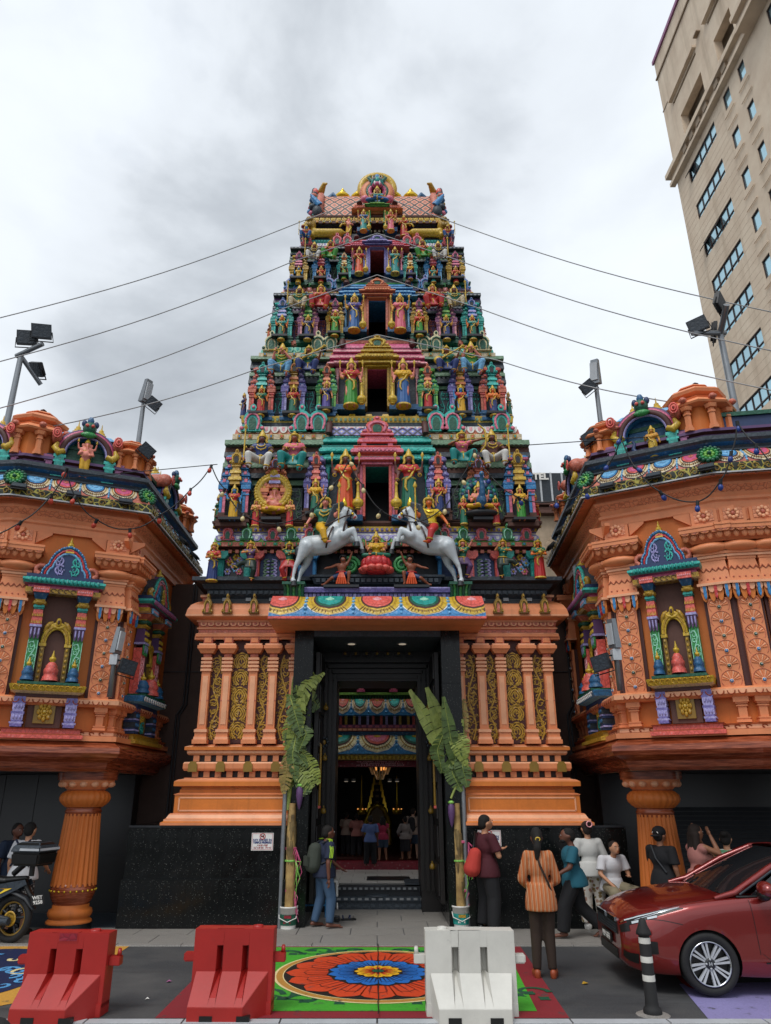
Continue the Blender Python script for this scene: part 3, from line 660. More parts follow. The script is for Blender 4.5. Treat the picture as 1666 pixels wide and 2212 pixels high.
# ============================================================ bottom storey, gateway
def blackgranite():
 m,t,b = newmat('black_granite')
 v = t.nodes.new('ShaderNodeTexVoronoi');v.inputs['Scale'].default_value = 34;tcn = t.nodes.new('ShaderNodeTexCoord');ln(t,tcn.outputs['Object'],v.inputs['Vector'])
 sp = ramp(t,v.outputs['Distance'],(.12,(1,1,1)),(.2,(0,0,0)))
 n2_ = ramp(t,noise(t,19,2),(.52,(0,0,0)),(.62,(1,1,1)))
 c = mixc(t,mixc(t,1.0,sp,n2_,'MULTIPLY'),(.005,.006,.006),(.30,.31,.28))
 ln(t,c,b.inputs['Base Color']);b.inputs['Roughness'].default_value = .16
 ln(t,ramp(t,noise(t,3,4),(.4,(.12,.12,.12)),(.7,(.3,.3,.3))),b.inputs['Roughness']);b.inputs['Specular IOR Level'].default_value = .28;return m
def stuccodark():
 return paintmat('dark_stucco',lin('4a3a34'),.85,0,.2,2.0,.6,60)
def emis(name,rgb,s):
 m,t,b = newmat(name);b.inputs['Base Color'].default_value = (*rgb,1);b.inputs['Emission Color'].default_value = (*rgb,1);b.inputs['Emission Strength'].default_value = s;return m
def glassmat(name,rgb,rough=.05):
 m,t,b = newmat(name);b.inputs['Base Color'].default_value = (*rgb,1);b.inputs['Roughness'].default_value = rough;b.inputs['Specular IOR Level'].default_value = .8;return m
SPECIAL.update(black_granite=blackgranite,dark_stucco=stuccodark,lampglow=lambda:emis('lampglow',(1,.42,.1),.7),lampwhite=lambda:emis('lampwhite',(1,.85,.65),.25),
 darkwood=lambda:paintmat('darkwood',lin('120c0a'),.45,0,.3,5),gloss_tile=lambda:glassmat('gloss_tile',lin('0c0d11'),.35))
a = MB();Y1 = 12.37+DY+.1;zf0,zf1 = Zat(1256,Y1),Zat(1176,Y1);hw1 = Xat(815+345,1220,Y1)
a.box(-hw1,hw1,Y1,15.5,zf0-.1,zf1+.15,'charcoal')
a.sweep([(0,zf0-.5),(.08,zf0-.5),(.1,zf0-.42),(.03,zf0-.4),(.03,zf0-.34),(.1,zf0-.28),(.1,zf0-.2),(.15,zf0-.18),(.2,zf0-.1),(.34,zf0-.07),(.34,zf0),(0,zf0)],wpath(hw1+.02,Y1),['dslate','dslate','dslate','charcoal','slate','slate','dslate','slate','charcoal','slate'])
dentils(a,-hw1-.1,hw1+.1,Y1-.1,zf0-.27,zf0-.21,.1,'dslate',.03,.7)
dentils(a,-hw1,hw1,Y1-.03,zf0-.4,zf0-.34,.42,'grey',.08,.22)
zg = Zat(1190,Y1);a.sweep([(0,zg-.04),(.06,zg-.04),(.06,zg+.04),(0,zg+.04)],wpath(hw1+.01,Y1-.01),'ochre')
a.build('storey_wall',TW)
for s_ in (-1,1):
 for off,wpx,kf,kind in ((307,82,'teal',0),(230,84,'coral',1),(150,44,'blue',2)):
  a = MB();x = s_*Xat(815+off,1220,Y1);w_ = Xat(815+wpx/2,1220,Y1)*2;y = Y1
  for e in (-1,1):
   a.box(x+e*w_*.36-w_*.09,x+e*w_*.36+w_*.09,y-.1,y,zf0,zg-.04,kf);a.box(x+e*w_*.36-w_*.05,x+e*w_*.36+w_*.05,y-.115,y-.1,zf0,zg-.18,'pink' if kf == 'coral' else kf)
   a.prism([(x+e*w_*.36-w_*.2,zg-.14),(x+e*w_*.36-w_*.12,zg-.2),(x+e*w_*.36+w_*.12,zg-.2),(x+e*w_*.36+w_*.2,zg-.14),(x+e*w_*.36+w_*.2,zg-.05),(x+e*w_*.36-w_*.2,zg-.05)],y-.16,y-.02,kf)
  a.box(x-w_*.26,x+w_*.26,y-.02,y,zf0,zg-.05,'navy' if kind else 'charcoal')
  h = zg-zf0-.25
  if kind == 1:
   for q in range(5):
    cz = zf0+.08+h*(q+.3)/5
    for e,kk in ((-1,'sage'),(1,'lilac')):
     a.strip([(x+e*r_*w_*.2*math.sin(t_),y-.022,cz+r_*h*.12*math.cos(t_)) for r_,t_ in [(1-.75*i/14,.2+5.6*i/14) for i in range(15)]],.035,kk,.02)
  elif kind == 0:
   for q in range(9):
    px,pz = x+(q % 3-1)*w_*.15+(.02 if q % 2 else -.02),zf0+.12+h*(q//3+.5)/3+(.05 if q % 2 else 0);kk = ('lilac','gold','pink','lblue')[q*3 % 4]
    for t_ in range(6):a.ell((px+.045*math.cos(t_*PI/3),y-.03,pz+.045*math.sin(t_*PI/3)),(.026,.012,.026),kk,6,4)
    a.ell((px,y-.035,pz),(.022,.014,.022),'gold' if kk != 'gold' else 'rust',6,4);a.strip([(px,y-.02,pz-.03),(px+.04,y-.02,pz-.12)],.012,'sage',.006)
  a.build('painted_panel',TW)
a = MB();yS = Y1-.5;z0,z1 = Zat(1266,yS),Zat(1241,yS);hs = Xat(815+134,1250,yS)
a.sweep([(0,z0-.1),(.03,z0-.1),(.03,z0+.02),(.12,z0+.06),(.16,z0+.16),(.16,z1-.05),(.2,z1-.04),(.2,z1),(0,z1)],[(-hs+.1,Y1),(-hs+.1,yS+.2),(hs-.1,yS+.2),(hs-.1,Y1)],'slate')
a.box(-hs+.1,hs-.1,yS+.2,Y1,z0-.1,z1,'slate');dentils(a,-hs,hs,yS+.04,z0+.08,z0+.15,.1,'dslate',.03,.7)
a.build('horse_slab',TW)
a = MB();yS2 = Y1-.62;z0,z1 = Zat(1292,yS2),Zat(1268,yS2);h2 = Xat(815+176,1280,yS2)
a.box(-h2,h2,yS2+.12,Y1,z0-.1,z1-.02,'dgreen');a.sweep([(0,z1-.1),(.1,z1-.09),(.12,z1-.02),(.12,z1),(0,z1)],[(-h2,Y1),(-h2,yS2+.12),(h2,yS2+.12),(h2,Y1)],['navy','purple','lilac','purple'])
n = 40
for k in range(n):
 x = -h2+2*h2*(k+.5)/n;w_ = 2*h2/n*.42
 a.prism([(x-w_,z1-.1),(x-w_*.9,z1-.16),(x,z1-.22),(x+w_*.9,z1-.16),(x+w_,z1-.1)],yS2+.07,yS2+.12,'purple' if k % 2 else 'lilac')
 if k % 3 == 0:a.ell((x,yS2+.1,z1-.27),.025,'dslate',6,4)
a.build('petal_ledge',TW)
for s_ in (-1,1):
 a = MB();x = s_*Xat(815+180,1280,yS2)
 for k in range(7):
  q = (k-3)*.05;a.tube([(x+q,yS2+.02,z0+.02),(x+q,yS2-.03,z0+.18),(x+q*1.2,yS2-.1,z1+.04)],[.032,.03,.022],6,'green' if k % 2 else 'dgreen')
 a.box(x-.2,x+.2,yS2-.12,yS2+.3,z1+.02,z1+.07,'dgreen');a.build('leaf_bracket',TW)
# ------------------------------------------------------------ painted lotus cove
def covestrip(nm,parent,o2,dv,nv,L,prof,s0,pitch,kinds,edge=True):
 """petals painted in relief on a curved eave: o2 plan origin, dv along, nv outward, prof(t)->(out,z), t 0 at the lip"""
 def pt(s,t,e):
  o,z = prof(t);o1,z1_ = prof(min(1,t+.03));tx,tz = o1-o,z1_-z;l = math.hypot(tx,tz) or 1
  o += e*tz/l;z += e*(-tx/l)
  return (o2[0]+dv[0]*s+nv[0]*o,o2[1]+dv[1]*s+nv[1]*o,z)
 i = 0;s = s0
 while s < L+pitch*.5:
  kk = kinds[i % len(kinds)];a = MB()
  def shield(wm,t0,t1,e,key,notch=0):
   n = 9;vs = []
   for j in range(n+1):
    f = j/n;t = t0+(t1-t0)*f;ww = wm*max(0.0,1-(1-f)**2.6)**.5*(1-.1*f*f)
    for q in (-1,-.5,0,.5,1):
     ss = min(max(s+ww*q,0.004),L-.004);vs.append(pt(ss,t+(notch*(1-abs(q))*(1-f)),e))
   a.add(vs,[(j*5+q,j*5+q+1,j*5+q+6,j*5+q+5) for j in range(n) for q in range(4)],key,True)
  if edge:shield(pitch*.56,.03,.99,.006,'white' if edge == 1 else 'navy')
  shield(pitch*.53,.05,.985,.012,kk[0]);shield(pitch*.44,.16,.98,.017,'ochre')
  shield(pitch*.41,.2,.975,.022,kk[0]);shield(pitch*.37,.27,.972,.026,'maroon');shield(pitch*.335,.33,.97,.03,kk[1],.05);shield(pitch*.28,.42,.96,.034,kk[2],.05)
  for q in range(-5,6):
   if abs(q) < 1:continue
   x0 = s+q*pitch*.042
   if .03 < x0 < L-.03:a.strip([pt(min(max(s+q*pitch*.075,.01),L-.01),.12+.022*abs(q),.018),pt(x0,.4+.02*abs(q),.024)],.012,'umber',.008,Vector((nv[0],nv[1],0)))
  for q in range(-2,3):
   x0 = s+q*pitch*.045
   if .05 < s < L-.05:a.strip([pt(s,.66,.036),pt(x0,.8-.03*abs(q),.04),pt(s+q*pitch*.03,.92-.06*abs(q),.036)],[.02,pitch*.05,.01],kk[3],.008,Vector((nv[0],nv[1],0)))
  a.build('lotus_petal',parent);a = MB()
  sm = s+pitch/2
  if 0 < sm < L:
   for t_ in (.3,.48,.66,.84):a.ell(pt(sm,t_,.01),(pitch*.045,pitch*.045,.03),'lblue',6,4)
   a.tube([pt(sm,.1,.008),pt(sm,.95,.008)],.02,5,'lblue');a.build('blue_stem',parent)
  i += 1;s += pitch
yC = Y1-.66;zc0,zc1 = Zat(1331,yC-.45),Zat(1290,yC-.02);XC = Xat(815+236,1333,yC-.45)
def cprof(t):return (.42*(1-t**1.7),zc0+(zc1-zc0)*(.25*t+.75*t**.9))
a = MB();a.sweep([(0,zc0-.06),(.42,zc0-.06),(.46,zc0-.04),(.46,zc0+.0)]+[cprof(k/10) for k in range(11)]+[(-.3,zc1),(-.3,zc0)],[(-XC,yC),(XC,yC)],['peach','salmon','coral']+['blue']*11+['blue'],smooth=False)
a.box(-XC,XC,yC-.02,yC+.8,zc0-.06,zc1,'peach')
cn = a.build('lotus_canopy',TW)
covestrip('c',cn,(-XC,yC),(1,0),(0,-1),2*XC,cprof,XC-2*(XC*.445)-.0,XC*.445,(('gold','coral','coral','lpink'),('gold','dgreen','teal','mint')))
# ------------------------------------------------------------ gate body: black granite base, mouldings, pilasters, cornice
YP = 13.12
hwP = Xat(815+372+9,1482,YP-.1)
DX = Xat(815+172,1482,YP)
zG = Zat(1783,GY)
gb = TW
dslab = MB();dslab.box(.002,.998,-.02,0,.002,.998,'black_granite',0,0)
slabme = dslab.mesh('granite_slab')
for s_ in (-1,1):
 a = MB();x0,x1 = DX+.02,Xat(815+536,1790,GY);zl = Zat(1900,GY-.12)
 x0,x1 = sorted((s_*x0,s_*x1));a.box(x0,x1,GY,15.5,0,zG,'black_granite');a.box(x0,x1,GY-.12,GY,0,zl,'black_granite')
 a.sweep([(0,zG-.03),(.02,zG-.03),(.02,zG),(0,zG)],[(x0,GY),(x1,GY)],'charcoal')
 o = a.build('granite_base',TW);n = 5
 for k in range(n):
  w_ = (x1-x0)/n;put(slabme,'granite_slab',o,(x0+w_*k,GY-.003-.0015*(k % 2),zl),None,(w_,.5,zG-zl-.035));put(slabme,'granite_slab',o,(x0+w_*k,GY-.123-.0015*(k % 2),.0),None,(w_,.5,zl-.002))
def moulding_run(a,x0,x1,rows,yf,ends=(True,True)):
 pass
zv = lambda v,o=.0:Zat(v,YP-o)
prof = [(.40,1783),(.40,1777),(.36,1774),(.36,1770),(.33,1768),(.30,1760),(.28,1757),(.24,1756),(.24,1718),(.26,1716),(.22,1714),(.18,1712),(.18,1706),(.16,1704),(.16,1700),(.27,1698),(.27,1688),(.22,1684),(.14,1682),(.14,1680),(.05,1679),(.05,1666),(.15,1665),(.17,1660),(.17,1649),(.15,1646),(.05,1645),(.05,1632),(.11,1631),(.13,1627),(.13,1622),(.17,1620),(.17,1613),(.12,1611),(.0,1608)]
pp = [(o,zv(v,o)) for o,v in prof]
kk = ['peach','orange','peachl','peach','peachl','peach','salmon','orange','peachl','peach','peach','orange','peach','orange','salmon','orange','peach','peachl','peach','umber','darkbrown','salmon','peach','peach','peachl','umber','darkbrown','salmon','peach','peachl','peach','orange','peachl','peach']
pilx = [Xat(815+d,1482,YP-.1) for d in (372,327,269.5,227,181)]
for s_ in (-1,1):
 path = [(-hwP,15.5),(-hwP,YP),(-DX-.02,YP)] if s_ < 0 else [(DX+.02,YP),(hwP,YP),(hwP,15.5)]
 a = MB();a.sweep(pp,path,kk);x0,x1 = sorted((s_*(DX+.02),s_*hwP));a.box(x0,x1,YP+.001,15.5,zG-.02,zv(1372),'maroon')
 for (va,vb_) in ((1666,1679),(1632,1645)):
  for k in range(9):
   x = s_*(DX+.12+(hwP+.05-DX-.2)*k/8);a.box(x-.05,x+.05,YP-.1,YP,zv(vb_,.05),zv(va,.05),'peach')
 for k in range(4):
  x = s_*(DX+.3+(hwP-DX-.3)*k/3);z = zv(1657,.18)
  a.prism([(x-.075,z-.075),(x+.075,z-.075),(x+.075,z+.04),(x+.04,z+.09),(x-.04,z+.09),(x-.075,z+.04)],YP-.2,YP-.15,'oldgold')
 za,zb_ = zv(1751,.24),zv(1723,.24)
 for e in (za,zb_):a.box(s_*(DX+.1),s_*(hwP+.16),YP-.248,YP-.24,e-.012,e+.012,'peachl')
 for e in (s_*(DX+.1),s_*(hwP+.16)):a.box(e-.012,e+.012,YP-.248,YP-.24,za,zb_,'peachl')
 a.build('base_moulding',TW)
 spans = [(pilx[0],pilx[1],'v',4),(pilx[1],pilx[2],'l',5),(pilx[2],pilx[3],'v',5),(pilx[3],pilx[4],'v',3)]
 for xa,xb,kind,n in spans:
  a = MB();w_ = abs(xa-xb)-.14;x = s_*(xa+xb)/2;z0,z1 = zv(1605),zv(1402);a.box(x-w_/2,x+w_/2,YP-.012,YP,z0,z1,'maroon')
  if kind == 'v':vine(a,x,YP-.012,z0+.05,w_*1.0,(z1-z0)*.9,n,'ochre',.012,s_,.12)
  else:lotuspanel(a,x,YP-.012,z0+.05,w_*.95,(z1-z0)*.93,n,'ochre')
  for q in range(90):
   cx,cz,an,sg = x+rnd.uniform(-.4,.4)*w_,rnd.uniform(z0+.04,z1-.16),rnd.uniform(0,6.3),rnd.choice((-1,1));a.strip([(cx+.05*math.cos(an+sg*k*.5)*(1-k*.15),YP-.012,cz+.05*math.sin(an+sg*k*.5)*(1-k*.15)) for k in range(5)],[.022,.02,.016,.012,.004],'ochre',.006)
  a.prism([(x-w_*.5,z1),(x-w_*.5,z1-.14),(x-w_*.3,z1-.06),(x-w_*.12,z1-.05),(x,z1-.01),(x+w_*.12,z1-.05),(x+w_*.3,z1-.06),(x+w_*.5,z1-.14),(x+w_*.5,z1)],YP-.03,YP-.012,'maroon')
  a.build('scroll_panel',TW)
 a = MB()
 zz = lambda v:zv(v,.1)-zv(1607,.1)
 def sq(w_,d,va,vb2,key,tx=0):a.box(-w_/2,w_/2,-d,0,zz(va),zz(vb2),key,tx,0)
 sq(.25,.2,1607,1598,'peach');sq(.22,.17,1598,1592,'peachl');sq(.2,.15,1592,1582,'peach');sq(.22,.17,1582,1576,'peachl');sq(.18,.14,1576,1574,'peach')
 sq(.15,.11,1574,1450,'peach');sq(.155,.116,1514,1512,'salmon');a.box(-.045,.045,-.118,-.11,zz(1565),zz(1460),'peachl')
 for v in (1450,1442,1434,1426):sq(.19 if v % 16 else .16,.14,v,v-5,'peachl' if v % 16 else 'salmon');sq(.13,.1,v-5,v-8,'peach')
 sq(.14,.11,1418,1412,'salmon')
 a.box(-.11,.11,-.16,0,zz(1412),zz(1403),'peach',-.05,-.03);sq(.33,.22,1403,1396,'peach');sq(.29,.2,1396,1392,'peachl')
 sq(.16,.14,1392,1376,'salmon');a.box(-.06,.06,-.16,-.14,zz(1389),zz(1379),'peach');a.box(-.25,.25,-.13,0,zz(1382),zz(1374),'peach',0,0)
 pm = a.mesh('pilaster')
 for x in pilx:put(pm,'pilaster',TW,(s_*x,YP,zv(1607,.1)))
 pr = [(.0,1376),(.16,1375),(.16,1369),(.12,1367),(.12,1360),(.15,1358),(.15,1356),(.12,1354),(.14,1344),(.16,1343),(.16,1340),(.2,1338),(.31,1333),(.33,1330),(.33,1327),(.31,1316),(.26,1306),(.18,1301),(.1,1299),(.1,1292),(.14,1290),(.14,1285),(0,1283)]
 ek = ['peach','peach','peachl','salmon','peach','peachl','peach','salmon','peach','peachl','peach','peach','peach','peachl','peach','peach','peach','peach','salmon','salmon','peachl','peach']
 a = MB();a.sweep([(o,zv(v,o)) for o,v in pr],path,ek);x0,x1 = sorted((s_*(DX+.02),s_*hwP));a.box(x0,x1,YP,15.5,zv(1377),zv(1284),'peach')
 xx0,xx1 = sorted((s_*(DX+.05),s_*(hwP+.1)))
 petalrow(a,xx0,xx1,YP-.13,zv(1353,.13),zv(1345,.13),.13,'peachl','salmon',.025);dentils(a,xx0,xx1,YP-.1,zv(1299,.1),zv(1294,.1),.2,'umber',.04,.28)
 o = a.build('gate_cornice',TW)
 for off in (367,325,267) if s_ < 0 else (262,318,363):
  b = MB();kudu(b,0,0,0,.17,zv(1291,.3)-zv(1327,.3)+.06,'oldgold','ochre','salmon',.1);b.build('gable_ornament',o,(s_*Xat(815+off,1310,YP-.42),YP-.4,zv(1326,.34)))
JI = Xat(815+139,1482,GY+.1);JO = DX;zD = Zat(1361,GY)
a = MB();a.box(-DX-.02,DX+.02,GY+.25,15.5,zD,zv(1284)+.05,'peach');a.sweep([(0,zD),(.05,zD),(.05,zD+.1),(.1,zD+.12),(.1,zD+.2),(.03,zD+.22),(.03,zD+.34),(0,zD+.34)],[(-DX-.3,YP),(-DX-.3,GY+.2),(DX+.3,GY+.2),(DX+.3,YP)],['peach','peach','salmon','peachl','peach','salmon','peach'])
a.box(-DX-.3,DX+.3,GY+.2,YP+.1,zD+.001,zD+.34,'peach');a.build('door_lintel',TW)
for s_ in (-1,1):
 a = MB();x0,x1 = sorted((s_*JI,s_*(JO+.04)));a.box(x0,x1,GY-.02,14.5,0,zD-.002,'black_granite');o = a.build('door_jamb',TW)
 for k in range(5):put(slabme,'granite_slab',o,(x0,GY-.0235-.0015*(k % 2),zD*k/5),None,(x1-x0,.5,zD/5-.004))
a = MB();a.box(-JI,JI,GY-.02,15.0,zD-.12,zD-.003,'dslate');sf = a.build('soffit',TW)
for u in (760,869):
 a = MB();p = P(u,1379,GY+.7);a.lathe([(.11,-.012),(.11,0)],(p.x,GY+.62,zD-.122),16,'steel');o = a.build('downlight',sf);b = MB();b.lathe([(.07,-.004),(.07,0)],(p.x,GY+.62,zD-.135),12,'lampwhite');b.build('lamp_face',o)
YD = 14.3;zI = Zat(1471,YD);xI = Xat(815+90,1600,YD);zF = .355
a = MB()
for s_ in (-1,1):
 x0,x1 = sorted((s_*xI,s_*JI));a.box(x0,x1,YD,15.4,0,zI+.02,'darkwood')
 for k in range(3):a.box(s_*(xI+.02+.09*k)-.03,s_*(xI+.02+.09*k)+.03,YD-.03-.03*k,YD,zF,zI+.12+.09*k,'darkwood')
a.box(-JI,JI,YD,15.4,zI,zD-.1,'darkwood')
for k in range(4):a.box(-xI-.1*k,xI+.1*k,YD-.03-.03*k,YD,zI+.04+.1*k,zI+.1+.1*k,'darkwood')
o = a.build('door_frame',TW)
for k in range(7):
 b = MB();x = -xI*.8+1.6*xI*k/6;b.box(x-.07,x+.07,YD-.06,YD,zI+.48,zI+.56,'darkwood');b.ell((x,YD-.07,zI+.52),(.03,.02,.03),'oldgold',8,5);b.build('carved_boss',o)
for s_ in (-1,1):
 a = MB();xL = s_*(JI-.06);a.box(xL-.035,xL+.035,GY+.35,YD-.02,.3,zI+.35,'darkwood')
 for k in range(7):a.box(xL-s_*.05-.012,xL-s_*.05+.012,GY+.42,YD-.08,.4+k*.58,.86+k*.58,'darkwood',.004,.02)
 dl = a.build('door_leaf',TW)
 b = MB();b.lathe([(.0,-.04),(.04,-.03),(.05,0),(.035,.05),(.0,.07)],(0,0,0),10,'oldgold');b.lathe([(.015,.06),(.015,.1)],(0,0,0),6,'oldgold');bm_ = b.mesh('brass_bell')
 for k in range(4):
  for j in (1,):put(bm_,'brass_bell',dl,(xL-s_*.1,GY+.7+.55*j,.75+k*.9))
 c = MB();c.tube([(xL-s_*.04,GY+.5,1.75),(xL-s_*.08,GY+.5,1.78),(xL-s_*.08,GY+.5,2.75),(xL-s_*.04,GY+.5,2.78)],.02,8,'oldgold');c.box(xL-s_*.1,xL-s_*.04,GY+.46,GY+.54,1.72,1.76,'coral');c.build('door_handle',dl)
 c = MB()
 for j in range(2):
  cc = (s_*(xI+.22+.25*j),YD-.12,Zat(1604,YD))
  c.ell(cc,(.05,.03,.05),'oldgold',8,5)
  for t_ in range(8):c.ell((cc[0]+.08*math.cos(t_*PI/4),cc[1],cc[2]+.08*math.sin(t_*PI/4)),(.03,.02,.03),'dslate',6,4)
 c.build('door_rosette',TW)
a = MB()
a.box(-JI+.0,JI*.98,14.6,14.92,0,.2,'slate');a.box(-JI,JI*.98,14.57,14.64,.15,.223,'slate');a.box(-xI-.1,xI+.1,14.9,15.4,.2,.33,'charcoal');a.box(-xI-.1,xI+.1,14.87,14.93,.29,.357,'charcoal')
dentils(a,-1.0,1.0,14.57,.17,.205,.12,'grey',.012,.55);dentils(a,-1.0,1.0,14.6,.05,.1,.14,'dslate',.015,.6);dentils(a,-.75,.75,14.87,.305,.34,.1,'grey',.012,.55)
for y,z in ((14.75,.224),(15.1,.334)):a.lathe([(.22,0),(.22,.006),(.17,.008),(.12,.014),(.05,.012)],(0,y,z),20,'dslate')
a.build('stone_steps',TW)
a = MB();a.box(-1.7,1.7,15.6,15.66,zD+.1,11,'cream');a.box(-2.6,2.6,15.6,15.66,zD+.1,7.5,'cream');a.build('bounce_panel',TW)  # unseen pale panels added behind the tower to bounce sky light into the courtyard
# ------------------------------------------------------------ courtyard and the inner temple front
cy = MB();cy.box(-3.4,3.4,15.4,18.6,.1,.355,'granite_paving');court = struct(cy.build('courtyard_floor'))
tl = MB();tl.box(.003,.497,.003,.497,-.01,.004,'sidt',.003,.003)
SPECIAL['sidt'] = lambda:paintmat('sidt',lin('c8c4bc'),.35,0,.15,3)
tlm = tl.mesh('floor_tile')
for i in range(-4,4):
 for j in range(5):put(tlm,'floor_tile',court,(i*.5+.25*(j % 2),15.42+j*.5,.355))
IT = thing('inner_temple_front','dim inner temple hall with painted lotus frieze seen through the open doorway','temple hall',(0,18.0,0))
IT.location = (0,0,0)
YI = 18.2;zi = lambda v:Zat(v,YI)
a = MB();a.box(-4,4,YI-.35,YI+.3,.355,.52,'crimson');a.box(-4,4,YI+.0,27,.3,.52,'maroon');a.build('red_step',IT)
a = MB()
a.box(-4.5,4.5,YI+.25,YI+.6,zi(1642),7.2,'slate')
def roll(a,v0,v1,o,keys,smooth=False):
 z0,z1 = zi(v0),zi(v1);ps = [(0,z0),(o*.8,z0),(o,z0+.1*(z1-z0)),(o*.85,z0+.55*(z1-z0)),(o*.5,z0+.9*(z1-z0)),(0,z1)]
 a.sweep(ps,[(-4.4,YI+.25),(4.4,YI+.25)],keys)
def rollm(a,v0,v1,o,key):a.box(-4.4,4.4,YI+.25-o,YI+.3,zi(v0),zi(v1),key)
rollm(a,1642,1630,.34,'ochre');vz = (zi(1642)+zi(1630))/2
for k in range(60):a.ell((-3+k*.1,YI-.1,vz),(.055,.03,.05),'gold',6,4)
rollm(a,1629,1590,.16,'blue')
rollm(a,1590,1580,.2,'dblue');rollm(a,1579,1573,.26,'salmon');rollm(a,1573,1565,.22,'mauve');dentils(a,-3,3,YI+.02,zi(1571.5),zi(1567),.16,'pink',.03,.6);dentils(a,-3,3,YI-.01,zi(1578),zi(1574),.12,'peachl',.02,.7)
rollm(a,1565,1545,.05,'darkbrown');rollm(a,1511,1496,.1,'green');rollm(a,1500,1495,.2,'lime');rollm(a,1495,1440,.06,'darkbrown');dentils(a,-3,3,YI+.14,zi(1508),zi(1502),.07,'dgreen',.03,.5);rollm(a,1475,1466,.3,'sid')
a.build('frieze_wall',IT)
for vlo,vhi,pitch,kinds,off in ((1629,1590,.92,(('cream','coral','pink','gold'),('cream','dgreen','teal','gold')),4.4-.92*4),(1546,1512,.42,(('sid','teal','tealb','mint'),('sid','coral','salmon','lpink')),4.4-.42*10)):
 z0,z1 = zi(vlo),zi(vhi)
 def ip(t,z0=z0,z1=z1):return (.16+.26*math.cos(t*PI/2),z0+(z1-z0)*math.sin(t*PI/2))
 a = MB();a.sweep([(0,z0)]+[ip(k/8) for k in range(9)],[(-4.4,YI+.25),(4.4,YI+.25)],'blue');o = a.build('lotus_frieze',IT)
 covestrip('f',o,(-2.2,YI+.25),(1,0),(0,-1),4.4,ip,off-2.2 if pitch > .5 else .1,pitch,kinds)
for k in range(-5,6):
 x = k*.33+(.0);a = MB();kc = ('coral','lilac','gold')[abs(k) % 3];z0 = zi(1565)
 for e in (-1,1):a.box(x+e*.1-.03,x+e*.1+.03,YI+.05,YI+.22,z0,z0+.22,kc)
 wq = .17 if k else .34
 a.box(x-wq,x+wq,YI-.02,YI+.22,z0+.22,z0+.27,'lblue' if k % 2 else kc);a.box(x-wq*.8,x+wq*.8,YI-.02,YI+.22,z0+.27,z0+.32,kc,.03,0);kudu(a,x,YI-.05,z0+.3,wq*1.3,.3,kc,'gold','dgreen',.06)
 if k == 0:a.box(-.32,.32,YI-.06,YI+.2,z0+.32,z0+.5,'ochre',.05,.0);a.box(-.2,.2,YI-.06,YI+.2,z0+.5,z0+.6,'salmon',.05,0)
 a.build('small_shrine',IT)
for x in (-1.15,-.4,.4,1.15):
 a = MB();a.box(x-.06,x+.06,YI-.02,YI+.2,zi(1495),zi(1470),'pink');a.box(x-.1,x+.1,YI-.05,YI+.2,zi(1495),zi(1490),'rose');a.build('pink_pillar',IT)
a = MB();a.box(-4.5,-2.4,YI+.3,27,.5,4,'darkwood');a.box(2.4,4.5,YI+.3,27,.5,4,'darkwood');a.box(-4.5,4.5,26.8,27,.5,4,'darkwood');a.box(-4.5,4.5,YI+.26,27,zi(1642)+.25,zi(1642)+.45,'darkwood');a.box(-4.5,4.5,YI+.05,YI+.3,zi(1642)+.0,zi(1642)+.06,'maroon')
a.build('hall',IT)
a = MB();a.box(-1.02,1.02,YI+.33,YI+.36,zi(1656),zi(1640),'crimson');bnr = a.build('red_banner',IT)
a = MB()
for r_ in range(3):
 x = -.5+.1*(r_ % 2)
 while x < .62-.1*(r_ == 2):
  wl = rnd.uniform(.02,.045);zz_ = zi(1653-4*r_);a.box(x,x+wl,YI+.325,YI+.33,zz_,zz_+.022,'lpink');a.box(x,x+wl*.3,YI+.325,YI+.33,zz_-.01,zz_+.032,'lpink');x += wl+rnd.choice((.008,.008,.03))
a.build('banner_lettering',bnr,kind='stuff')
mt = thing('doormat','black rubber doormat lying on the pale courtyard tiles','doormat');a = MB();p0,p1 = PG(792,1902,.36),PG(885,1894,.36);a.box(p0.x,p1.x,p0.y,p1.y,.36,.372,'black',.01,.01);a.build('mat',mt)
mt = thing('doormat','grey doormat at the right end of the top step','doormat');a = MB();p0,p1 = PG(875,1911,.36),PG(913,1900,.36);a.box(p0.x,p1.x,p0.y,p1.y,.36,.375,'slate',.01,.01);a.build('mat',mt)
SH = thing('gilded_shrine','tall gilded shrine tower deep inside the dark hall','shrine',(0,23.4,.52));a = MB()
zs = lambda v:Zat(v,23.4)-.52
for k in range(9):
 f = k/8;w_ = Xat(815+22*(1-f)+4,1800,23.4)*1.0;z = zs(1790-108*f);hk = .16
 for e in (-1,1):a.cbox(e*w_,0,z,z+hk*1.3,.09,.2,'bgold',.02,.02)
 if k > 2:a.cbox(0,.05,z,z+.07,.1,.1,'oldgold')
a.build('gilded_tiers',SH);a = MB();a.tube([(-.36,-.1,0),(-.36,-.1,zs(1775)),(-.2,-.1,zs(1748)),(0,-.1,zs(1738)),(.2,-.1,zs(1748)),(.36,-.1,zs(1775)),(.36,-.1,0)],.07,6,'bgold');a.cbox(0,.1,0,zs(1745),.6,.3,'oldgold');a.build('gilded_arch',SH)
for u,lab in ((793,'left'),(858,'right')):
 L = thing('hanging_lamp','small lit brass lamp hanging %s of the gilded shrine' % lab,'lamp',tuple(P(u-12 if u < 800 else u,1750,21.5)));a = MB();a.lathe([(.0,-.12),(.13,-.1),(.15,0),(.05,.06),(.03,.25),(.01,.9)],(0,0,0),10,'bgold');a.build('lamp_body',L)
 b = MB()
 for k in range(5):b.ell((.12*math.cos(k*1.25),.12*math.sin(k*1.25),.03),.018,'lampglow',6,4)
 b.build('flame',L)
